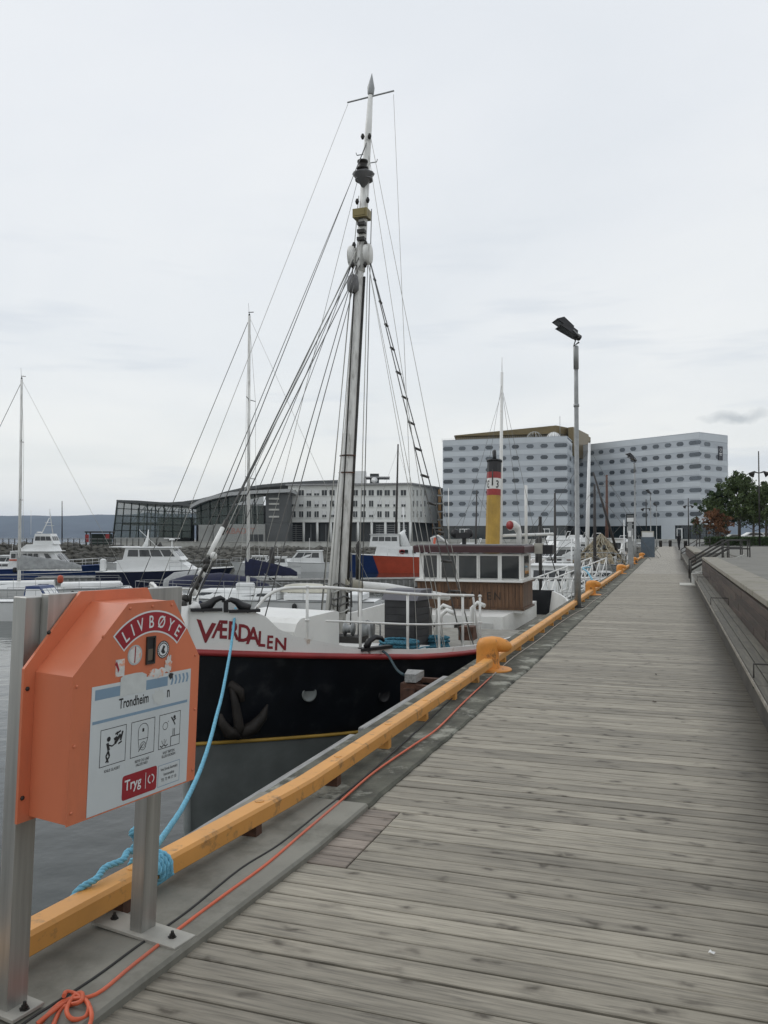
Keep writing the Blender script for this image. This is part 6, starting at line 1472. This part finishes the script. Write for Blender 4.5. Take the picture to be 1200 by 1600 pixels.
for i in range(16):
    p = OA.lerp(OB, i / 16); MB().box(oi_ @ Vector((p.x, p.y + 1.4, 2.6)), (.14, .14, 5.2)).build('mullion', GALV, office)
m = MB()
for i in range(8): 
    a_, b__ = OA.lerp(OB, .02), OA.lerp(OB, .12); m.box(oi_ @ Vector(((OA.lerp(OB, .07)).x, OA.y + .9, .6 + i * .6)), (4.5, .1, .12)); m.box(oi_ @ Vector(((OA.lerp(OB, .85)).x, OB.y + 1.5, .6 + i * .6)), (9, .1, .12))
m.build('louvre', GALV, office, kind='stuff')
for px0, px1, zt0, m_ in ((552, 572, 736, GEL), (530, 552, 742, PALEC), (578, 592, 740, OFG)):
    a_, b__ = P2(px0, 256), P2(px1, 256); zz_ = U(px0, zt0, 256).z; MB().box(oi_ @ Vector(((a_.x + b__.x) / 2, 260, (zt + zz_) / 2)), (b__.x - a_.x, 8, zz_ - zt)).build('roof_block', m_, office)
MB().box(oi_ @ Vector((P2(590, 255).x, 259, U(590, 746, 256).z)), (7.5, 9, .35)).build('roof_canopy', MATS['eave_grey'], office)
MB().lathe([(.1, 0), (.9, .3), (1, .4)], 12, oi_ @ Matrix.Translation((P2(585, 254).x, 254, zt + 2.0)) @ Matrix.Rotation(R(70), 4, 'X')).build('satellite_dish', GEL, office)
bx = thing('apartment_building', 'narrow dark building with orange panels between the office and the hotel', 'building', P2(686, 300))
for i in range(6):
    MB().box((0, 0, 1.7 + i * 2.9), (9, 8, .5)).build('balcony_slab', PALEC, bx); MB().box((0, .3, 3.2 + i * 2.9), (8.8, 8, 2.38)).build('wall', OFG, bx)
    for x in (-3, 0, 3): MB().box((x, -3.9, 3.2 + i * 2.9), (1, .3, 2.2)).build('panel', mat('ochre_panel', (.35, .2, .08), .7) if (i, x) == (0, -3) else MATS['ochre_panel'], bx)
# ---------------- glass wave-roof building
GLS = glass_mat('green_facade_glass', (.030, .055, .047), .06, alpha=.72); FRM = mat('dark_green_frame', (.018, .028, .024), .5)
DKG = mat('dark_grey_cladding', (.09, .095, .095), .6, scale=.2, var=.1, bump=0); MIDG = mat('mid_grey_wall', (.30, .305, .29), .8, scale=.3, var=.1, bump=0); SILV = mat('silver_roof_edge', (.42, .43, .43), .5, .3, bump=0)
pb = thing('glass_building', 'dark glass building with white curved wave roof on the far quay', 'building', P2(310, 232)); pi_ = Matrix.Translation(-pb.location)
YB = 232
def PB(px, py, Y=YB): return pi_ @ U(px, py, Y)
top = [(183, 782), (215, 784), (248, 787), (270, 789), (292, 790)]
# glazing panes + mullions, left hall
xs = [(176, 183), (189, 194.5), (203, 206), (216, 218), (229, 230.5), (242, 243), (256, 256.5), (270, 270), (284, 284), (298, 298)]
def topy(px): return sl(px, [(183, 783), (215, 785), (248, 788), (300, 791)])
MB_f = MB()
for (b0, t0), (b1, t1) in zip(xs, xs[1:]):
    rows_y = 5
    for k in range(rows_y):
        f0, f1 = k / rows_y, (k + 1) / rows_y
        def pt_(b, t, f): y = 840 + (topy(t) - 840) * f; return PB(b + (t - b) * f, y, YB)
        MB().quad(pt_(b0, t0, f0), pt_(b1, t1, f0), pt_(b1, t1, f1), pt_(b0, t0, f1)).build('pane', GLS, pb)
        MB().tube(pt_(b0, t0, f1) + Vector((0, -.1, 0)), pt_(b1, t1, f1) + Vector((0, -.1, 0)), .10, n=4).build('transom', FRM, pb)
    MB().path([PB(b0, 842), PB(t0, topy(t0))], .16, 4).build('mullion', FRM, pb)
# return wall at the left end and what shows inside
for k in range(4):
    a_, b__ = PB(176 + 1, 842, YB + 6 * k), PB(183 + 1, 783, YB + 6 * k); MB().path([a_, b__], .14, 4).build('mullion', FRM, pb)
MB().quad(PB(176, 842), PB(183, 783), PB(186, 784, YB + 20), PB(180, 842, YB + 20)).build('pane', GLS, pb)
MB().box(pi_ @ Vector((P2(240, YB).x, YB + 9, U(240, 818, YB).z)), (18, 16, .7)).build('gallery_floor', MIDG, pb)
MB().box(pi_ @ Vector((P2(262, YB).x, YB + 10, 3.6)), (9, 6, 7)).build('inner_core', DKG, pb)
for i in range(11):
    x = P2(186 + i * 11, YB).x
    MB().tube(pi_ @ Vector((x, YB + 9, 0)), pi_ @ Vector((x + .7, YB + 9, 10.0 - .05 * i)), .16, n=5).build('inner_column', SILV, pb)
for i in range(7):
    x = P2(200 + i * 13, YB).x; MB().tube(pi_ @ Vector((x, YB + 5, 6)), pi_ @ Vector((x + 3.5, YB + 5, 10.4)), .1, n=5).tube(pi_ @ Vector((x + 3.5, YB + 5, 10.4)), pi_ @ Vector((x + 6, YB + 5, 6)), .1, n=5).build('inner_truss', SILV, pb)
# main roof sheets
def roof(pts, Y0, Y1, th, m_, name, dip=0):
    a = [PB(x, y, Y0) for x, y in pts]; b = [p + Vector((p.x * 0, Y1 - Y0, dip)) for p in a]; m = MB()
    m.grid([a, b], smooth=False, flip=True); m.grid([[p - Vector((0, 0, th)) for p in a], [p - Vector((0, 0, th)) for p in b]], smooth=False); m.grid([[p - Vector((0, 0, th)) for p in a], a], smooth=False, flip=True); m.grid([b, [p - Vector((0, 0, th)) for p in b]], smooth=False, flip=True)
    m.quad(a[0], b[0], b[0] - Vector((0, 0, th)), a[0] - Vector((0, 0, th))); m.quad(a[-1], a[-1] - Vector((0, 0, th)), b[-1] - Vector((0, 0, th)), b[-1]); return m.build(name, m_, pb)
roof([(182, 781), (215, 782), (250, 784.5), (275, 785), (300, 788)], YB - 1, YB + 30, .7, DKG, 'front_roof')
roof([(262, 785), (285, 783.5), (310, 780), (330, 775), (352, 768), (380, 761.5), (410, 757), (450, 753.5), (490, 751), (528, 750)], YB + 16, YB + 55, .9, DKG, 'back_roof')
rp_m = [(297, 789), (304, 785), (313, 780.5), (323, 777), (338, 773), (360, 769), (390, 766.5), (420, 765), (455, 763.5)]
roof(rp_m, YB - 2.5, YB + 14, .95, SILV, 'curved_roof_edge')
roof([(x, y + 3.0) for x, y in rp_m], YB - 1, YB + 14, .5, DKG, 'roof_soffit')
# right hall glazing
for i in range(8):
    x0_, x1_ = 300 + i * 14, 314 + i * 14
    def ty(px): return sl(px, [(x, y + 7) for x, y in rp_m])
    for k in range(3):
        f0, f1 = k / 3, (k + 1) / 3; q = lambda px, f: PB(px, 820 + (ty(px) - 820) * f, YB + 1)
        MB().quad(q(x0_, f0), q(x1_, f0), q(x1_, f1), q(x0_, f1)).build('pane', GLS, pb)
        MB().tube(q(x0_, f1) + Vector((0, -.1, 0)), q(x1_, f1) + Vector((0, -.1, 0)), .08, n=4).build('transom', FRM, pb)
    MB().tube(PB(x0_, 842, YB + .8), PB(x0_, ty(x0_), YB + .8), .15, n=4).build('mullion', FRM, pb)
    if i % 2 == 0: MB().tube(PB(x0_, 818, YB + 8), PB(x0_ + 20, ty(x0_ + 10) + 4, YB + 8), .12, n=5).tube(PB(x0_ + 20, 818, YB + 8), PB(x0_ + 2, ty(x0_) + 4, YB + 8), .12, n=5).build('inner_truss', SILV, pb)
MB().box(pi_ @ Vector((P2(355, YB).x, YB + 20, 5.5)), (26, 2, 11)).build('back_wall', DKG, pb)
def blk(px0, px1, py0, py1, Y, D, m_, name):
    a_, b__ = U(px0, py1, Y), U(px1, py0, Y); return MB().box(pi_ @ Vector(((a_.x + b__.x) / 2, Y + D / 2, (a_.z + b__.z) / 2)), (b__.x - a_.x, D, abs(b__.z - a_.z))).build(name, m_, pb)
blk(310, 333, 820, 849, YB - 2, 6, MIDG, 'grey_block'); wb = blk(333.5, 414, 819, 849, YB - 3, 10, mat('light_grey_wall', (.30, .305, .29), .8, bump=0), 'entrance_block'); blk(385, 411, 835, 849, YB - 3.2, 1, OFG, 'entrance_opening')
blk(415, 449, 768, 817, YB - 1, 12, DKG, 'stair_tower'); blk(414, 450, 817.3, 849, YB - 2, 12, MATS['dark_grey_cladding'], 'tower_base')
for y in (778, 786, 795, 806): blk(420, 436, y, y + 2.6, YB - 1.3, .6, PALEC, 'slot_window')
blk(176, 262, 840, 849, YB - 4, 2, MIDG, 'terrace_wall')
v, f = text('PIRBADET', 2.3, 'LEFT', .95, .01); q = U(344, 834, YB - 3)
MB().add(v, f, pi_ @ Matrix.Translation((q.x, YB - 3.06, q.z)) @ Matrix.Rotation(R(90), 4, 'X')).build('sign_lettering', mat('pale_red_letters', (.36, .20, .17), .6, bump=0), pb)
# ---------------- right-hand side: signs, cabinet, trees, hedge, cars, people
LEAF = []
for nm, c in (('green', (.072, .100, .040)), ('dark', (.052, .080, .036)), ('rust', (.15, .075, .04))):
    m_ = mat('leaf_' + nm, c, .7, scale=1.2, var=.4, bump=0, spec=.2); LEAF.append(m_)
BARK = mat('tree_bark', (.07, .06, .05), .9, scale=4, stretch=(1, 1, .3), var=.3, bump=.6)
def tree(label, loc, h, rad, seed, leafm, n=5200, low=.26, name='street_tree', ls=.13):
    rr = random.Random(seed); r = thing(name, label, 'tree', loc); m = MB()
    top = Vector((rr.uniform(-.3, .3), rr.uniform(-.3, .3), h * .86)); m.path([Vector((0, 0, -.2)), Vector((.05, 0, h * .25)), top * .55 + Vector((.1, .05, 0)), top], [.03 * h ** .9 * .9, .022 * h, .013 * h, .03], 8)
    limbs = []
    for k in range(24):
        z = h * (low + (.64 * k / 24)); a = k * 2.4 + rr.uniform(-.4, .4); L_ = rad * (1.1 - .85 * (k / 24)) * rr.uniform(.6, 1.15); b = Vector((0, 0, z)); e = b + Vector((math.cos(a) * L_, math.sin(a) * L_, L_ * rr.uniform(.35, .8)))
        m.path([b, b.lerp(e, .5) + Vector((0, 0, -.1 * L_ * .3)), e], [.05, .035, .012], 5); limbs.append((b, e))
    m.build('trunk', BARK, r)
    cl = []
    for b, e in limbs:
        for f in (.4, .62, .85, 1.0, 1.12): cl.append((b.lerp(e, f) + Vector((rr.uniform(-.3, .3), rr.uniform(-.3, .3), rr.uniform(-.2, .4))), rad * rr.uniform(.09, .21)))
    cl.append((top, rad * .2)); cl += [(top + Vector((0, 0, h * q)), rad * .09) for q in (.04, .08, .11)]
    c = MB()
    for _ in range(n):
        p0, s = rr.choice(cl); d = Vector((rr.gauss(0, 1), rr.gauss(0, 1), rr.gauss(0, .8))); d = d.normalized() * s * rr.random() ** .45; p = p0 + d
        q = ls * rr.uniform(.6, 1.3); ax = Vector((rr.gauss(0, 1), rr.gauss(0, 1), rr.gauss(0, .6) + .3)).normalized(); u = ax.orthogonal().normalized() * q; v_ = ax.cross(u)
        c.add([p - u, p - v_ * .6, p + u, p + v_ * .6], [(0, 1, 2, 3)])
    c.build('crown', leafm, r); return r
tree('tallest dark green tree in the row on the right, with a thin pointed top', Vector((*P2(1155, 96).xy, .85)), 8.4, 3.6, 1, LEAF[0], 9000, .2)
tree('dark green tree in front of the hotel end wall, left of the tallest tree', Vector((*P2(1122, 100).xy, .85)), 6.8, 2.5, 2, LEAF[1], 6000, .2)
tree('broad green tree cut by the right edge of the picture', Vector((*P2(1197, 92).xy, .85)), 6.9, 3.2, 3, LEAF[0], 7000, .2)
tree('small tree with rusty brown leaves at the front of the tree row', Vector((*P2(1118, 84).xy, .85)), 3.6, 1.4, 4, LEAF[2], 2600, .2, ls=.11)
tree('green tree behind the gap between the tallest tree and the right edge', Vector((*P2(1177, 112).xy, .85)), 7.2, 3.0, 6, LEAF[1], 5000, .2)
tree('tiny young tree with few leaves beside the hotel entrance', Vector((*P2(1088, 120).xy, 0)), 3.4, .7, 5, LEAF[0], 260, .5)
for px, Y, L_, lab in ((1150, 70, 5, 'clipped dark hedge block in front of the trees, left one'), (1180, 68, 4.5, 'clipped dark hedge block in front of the trees, right one')):
    p = P2(px, Y); h_ = thing('hedge', lab, 'hedge', (p.x, p.y, .88), R(-19)); rr = random.Random(int(px)); c = MB()
    for _ in range(5200):
        x_, y_, z_ = rr.uniform(-L_ / 2, L_ / 2), rr.uniform(-.7, .7), rr.uniform(0, .62); k_ = rr.randrange(4)
        if k_ == 0: y_ = -.7
        elif k_ == 1: z_ = .62
        q_ = Vector((x_, y_, z_)) + Vector((rr.gauss(0, .03), rr.gauss(0, .03), rr.gauss(0, .03))); ax = Vector((rr.gauss(0, 1), rr.gauss(0, 1), rr.gauss(0, 1))).normalized(); u = ax.orthogonal().normalized() * .07; v_ = ax.cross(u); c.add([q_ - u, q_ - v_ * .6, q_ + u, q_ + v_ * .6], [(0, 1, 2, 3)])
    c.build('foliage', LEAF[1], h_); MB().box((0, 0, .28), (L_ - .2, 1.2, .55)).build('twig_core', BARK, h_)
def car(label, p, yaw, m_):
    r = thing('parked_car', label, 'car', p, yaw)
    pr = [(-2.1, .3), (2.1, .3), (2.15, .7), (1.9, .88), (1.1, .98), (.45, 1.42), (-1.0, 1.45), (-1.75, 1.02), (-2.15, .95)]
    MB().prism(pr, -.85, .85, Matrix(((1, 0, 0, 0), (0, 0, -1, 0), (0, 1, 0, 0), (0, 0, 0, 1)))).build('body', m_, r)
    for s in (-1, 1):
        MB().prism([(-1.5, 1.0), (.85, 1.0), (.4, 1.36), (-.95, 1.38)], -.005, .005, Matrix(((1, 0, 0, 0), (0, 0, -1, s * .86), (0, 1, 0, 0), (0, 0, 0, 1)))).build('window', WINGL, r)
        for x in (-1.3, 1.35):
            w_ = MB().lathe([(.2, -.1), (.33, -.09), (.33, .09), (.2, .1)], 16, Matrix.Translation((x, s * .8, .33)) @ Matrix.Rotation(R(90), 4, 'X')).build('wheel', RUBBER, r); MB().lathe([(.2, -.02), (.2, .02)], 12, Matrix.Translation((x, s * .91, .33)) @ Matrix.Rotation(R(90), 4, 'X')).build('rim', GALV, w_)
    return r
car('white parked car under the trees at the right edge', Vector((*P2(1181, 118).xy, .72)), R(-5), GEL)
car('grey parked car behind the white one under the trees', Vector((*P2(1203, 126).xy, .72)), R(-5), GALV)
car('silver parked car farther back under the trees', Vector((*P2(1150, 150).xy, .5)), R(-5), PALEC)
structure(MB().prism([tuple(P2(1095, 100).xy), tuple(P2(1300, 88).xy), tuple(P2(1500, 200).xy), tuple(P2(1110, 200).xy)], .2, .72).build('car_park', ASPH))
# dark information sign, post board, power cabinet
p = Q(51, -2.25, 0); s_ = thing('information_sign', 'tall dark information sign with white lettering at the quay, left of the second lamp post', 'sign', p, YAWQ - math.pi / 2)
MB().box((0, 0, .7), (.08, .08, 1.5)).build('post', STEELDK, s_); bd = MB().box((0, 0, 2.2), (.5, .08, 1.45)).build('board', mat('dark_sign_board', (.012, .017, .02), .4), s_)
for z_, w_, h_ in ((2.8, .36, .05), (2.58, .38, .24), (2.3, .36, .05)): MB().box((0, -.046, z_), (w_, .008, h_)).build('white_print', GEL if h_ > .1 else GALV, bd)
MB().box((-.15, -.046, 2.0), (.05, .008, .35)).build('white_print', GEL, bd)
p = Q(67, -1.68, 0); c_ = thing('power_cabinet', 'blue grey power cabinet with a white notice near the end of the quay', 'cabinet', p, YAWQ - math.pi / 2)
MB().box((0, 0, .78), (1.0, .7, 1.56), ch=.02).build('cabinet', mat('blue_grey_cabinet', (.09, .12, .15), .5), c_); MB().box((0, 0, 1.15 + .42), (.9, .6, .85)).build('upper_box', MATS['pale_grey_box'], c_); MB().box((0, -.33, 1.55), (.8, .03, .7)).build('notice', PRINTW, c_)
for t_, lab, hh in ((43.5, 'slim grey service pillar between the third and fourth bollard', 2.3), (45.2, 'second slim grey service pillar, slightly farther along the quay', 2.0)):
    c_ = thing('service_pillar', lab, 'pillar', Q(t_, -1.95, 0), YAWQ); MB().box((0, 0, hh / 2), (.16, .2, hh), ch=.01).build('column', GALV, c_); MB().box((-.11, 0, hh * .75), (.06, .14, .3)).build('socket_box', GEL, c_)
def plp(px, ytop, Y, label, heads=None, zb=0, r_=.08):
    b_ = P2(px, Y); b_.z = zb; t_ = U(px, ytop, Y); o = thing('lamp_pole', label, 'lamp post', b_); hh = t_.z - zb
    MB().path([(0, 0, 0), (0, 0, hh)], [r_, r_ * .6], 8).build('pole', STEELDK, o)
    for hz_ in heads or ():
        for s in (-1, 1):
            MB().path([(0, 0, hh - hz_), (s * .35, -.05, hh - hz_ + .1), (s * .62, -.1, hh - hz_ - .15)], [.03, .07, .24], 10).build('spotlight', STEELDK, o)
plp(1187, 705, 62, 'tall dark pole with two spotlight heads rising above the trees at the right', (1.65,), .88, .07)
plp(1076, 778, 118, 'thin dark pole with small lights in front of the hotel corner', (1.2,), 0, .1)
plp(1010, 780, 118, 'thin dark pole with small lights near the end of the quay', (1.4,), 0, .1)
for px, Y, lab in ((1047, 128, 'dark litter bin in front of the hotel entrance wall'), (1071, 116, 'dark litter bin left of the thin pole'), (1032, 125, 'dark bollard-like post at the end of the boardwalk')):
    p = P2(px, Y); MBc = MB().lathe([(.22, 0), (.25, .8), (.27, .85), (.22, 1.0)], 12, Matrix.Translation((p.x, p.y, 0))); tag(MBc.build('litter_bin', STEELDK), lab, 'bin')
# walkers
CLOTH = mat('black_coat', (.012, .012, .014), .85); SKIN = mat('skin', (.35, .2, .14), .6)
def person(label, p, yaw, s=1.0):
    r = thing('person', label, 'person', p, yaw); me = bpy.data.meshes.new('body')
    V = [(0, 0, .95), (0, 0, 1.15), (0, .0, 1.38), (0, 0, 1.5), (0, .02, 1.64), (.2, 0, 1.40), (.26, .03, 1.13), (.25, .08, .88), (-.2, 0, 1.40), (-.26, -.03, 1.13), (-.25, -.05, .88), (.1, 0, .9), (.12, .08, .5), (.11, .02, .06), (.11, .16, .03), (-.1, 0, .9), (-.12, -.04, .5), (-.11, -.14, .08), (-.11, .0, .03)]
    E = [(0, 1), (1, 2), (2, 3), (3, 4), (2, 5), (5, 6), (6, 7), (2, 8), (8, 9), (9, 10), (0, 11), (11, 12), (12, 13), (13, 14), (0, 15), (15, 16), (16, 17), (17, 18)]
    rad = [.17, .17, .18, .06, .10, .08, .055, .045, .08, .055, .045, .11, .075, .05, .045, .11, .075, .05, .045]
    me.from_pydata([tuple(c * s for c in v) for v in V], E, []); o = put('body', me, r); me.materials.append(CLOTH)
    sk = o.modifiers.new('skin', 'SKIN'); 
    for d, q in zip(me.skin_vertices[0].data, rad): d.radius = (q * s, q * s)
    me.skin_vertices[0].data[0].use_root = True; ss = o.modifiers.new('sub', 'SUBSURF'); ss.levels = 1; ss.render_levels = 1
    MB().lathe([(.02, 0), (.075, .03), (.09, .1), (.07, .18), (.02, .2)], 10, Matrix.Translation((0, -.0, 1.56 * s))).build('hood', CLOTH, o); return r
person('person in a dark coat standing by the second brown wall near the trees', Q(104, .9, 0), R(30), 1.12)
LEAFB = mat('fallen_leaf', (.045, .03, .018), .8, bump=0)
def litter(px, py, s, m_, name, label, cat):
    p = G(px, py, .004); v = [(-s, 0, 0), (-s * .3, -s * .45, .006), (s * .7, -s * .3, .002), (s, .1 * s, .010), (s * .3, s * .5, .003), (-s * .5, s * .35, .012)]
    o = tag(MB().add(v + [(0, 0, .009)], [(i, (i + 1) % 6, 6) for i in range(6)]).build(name, m_), label, cat); o.location = p; o.rotation_euler = (0, 0, px * .7)
litter(1112, 1490, .014, GEL, 'paper_scrap', 'tiny white paper scrap lying on the planks at the lower right', 'litter')
litter(1022, 1097, .030, LEAFB, 'fallen_leaf', 'dark fallen leaf on the planks, nearest of the three leaves near the bench', 'leaf')
litter(1025, 1054, .026, LEAFB, 'fallen_leaf', 'dark fallen leaf on the planks, middle one of the three leaves', 'leaf')
litter(1106, 972, .032, LEAFB, 'fallen_leaf', 'dark fallen leaf close beside the long bench, farthest of the three', 'leaf')
# ---------------- thin sea haze
hzm = bpy.data.materials.new('haze'); hzm.use_nodes = True; hn = hzm.node_tree; hn.nodes.clear(); ho = N(hn, 'ShaderNodeOutputMaterial'); pv = N(hn, 'ShaderNodeVolumePrincipled'); pv.inputs['Color'].default_value = (.62, .77, 1.0, 1); pv.inputs['Density'].default_value = .000055; pv.inputs['Anisotropy'].default_value = .2; hn.links.new(pv.outputs[0], ho.inputs['Volume'])
hb_ = MB().box((0, 5000, 151), (22000, 11000, 312)).build('haze', hzm); hb_['kind'] = 'stuff'
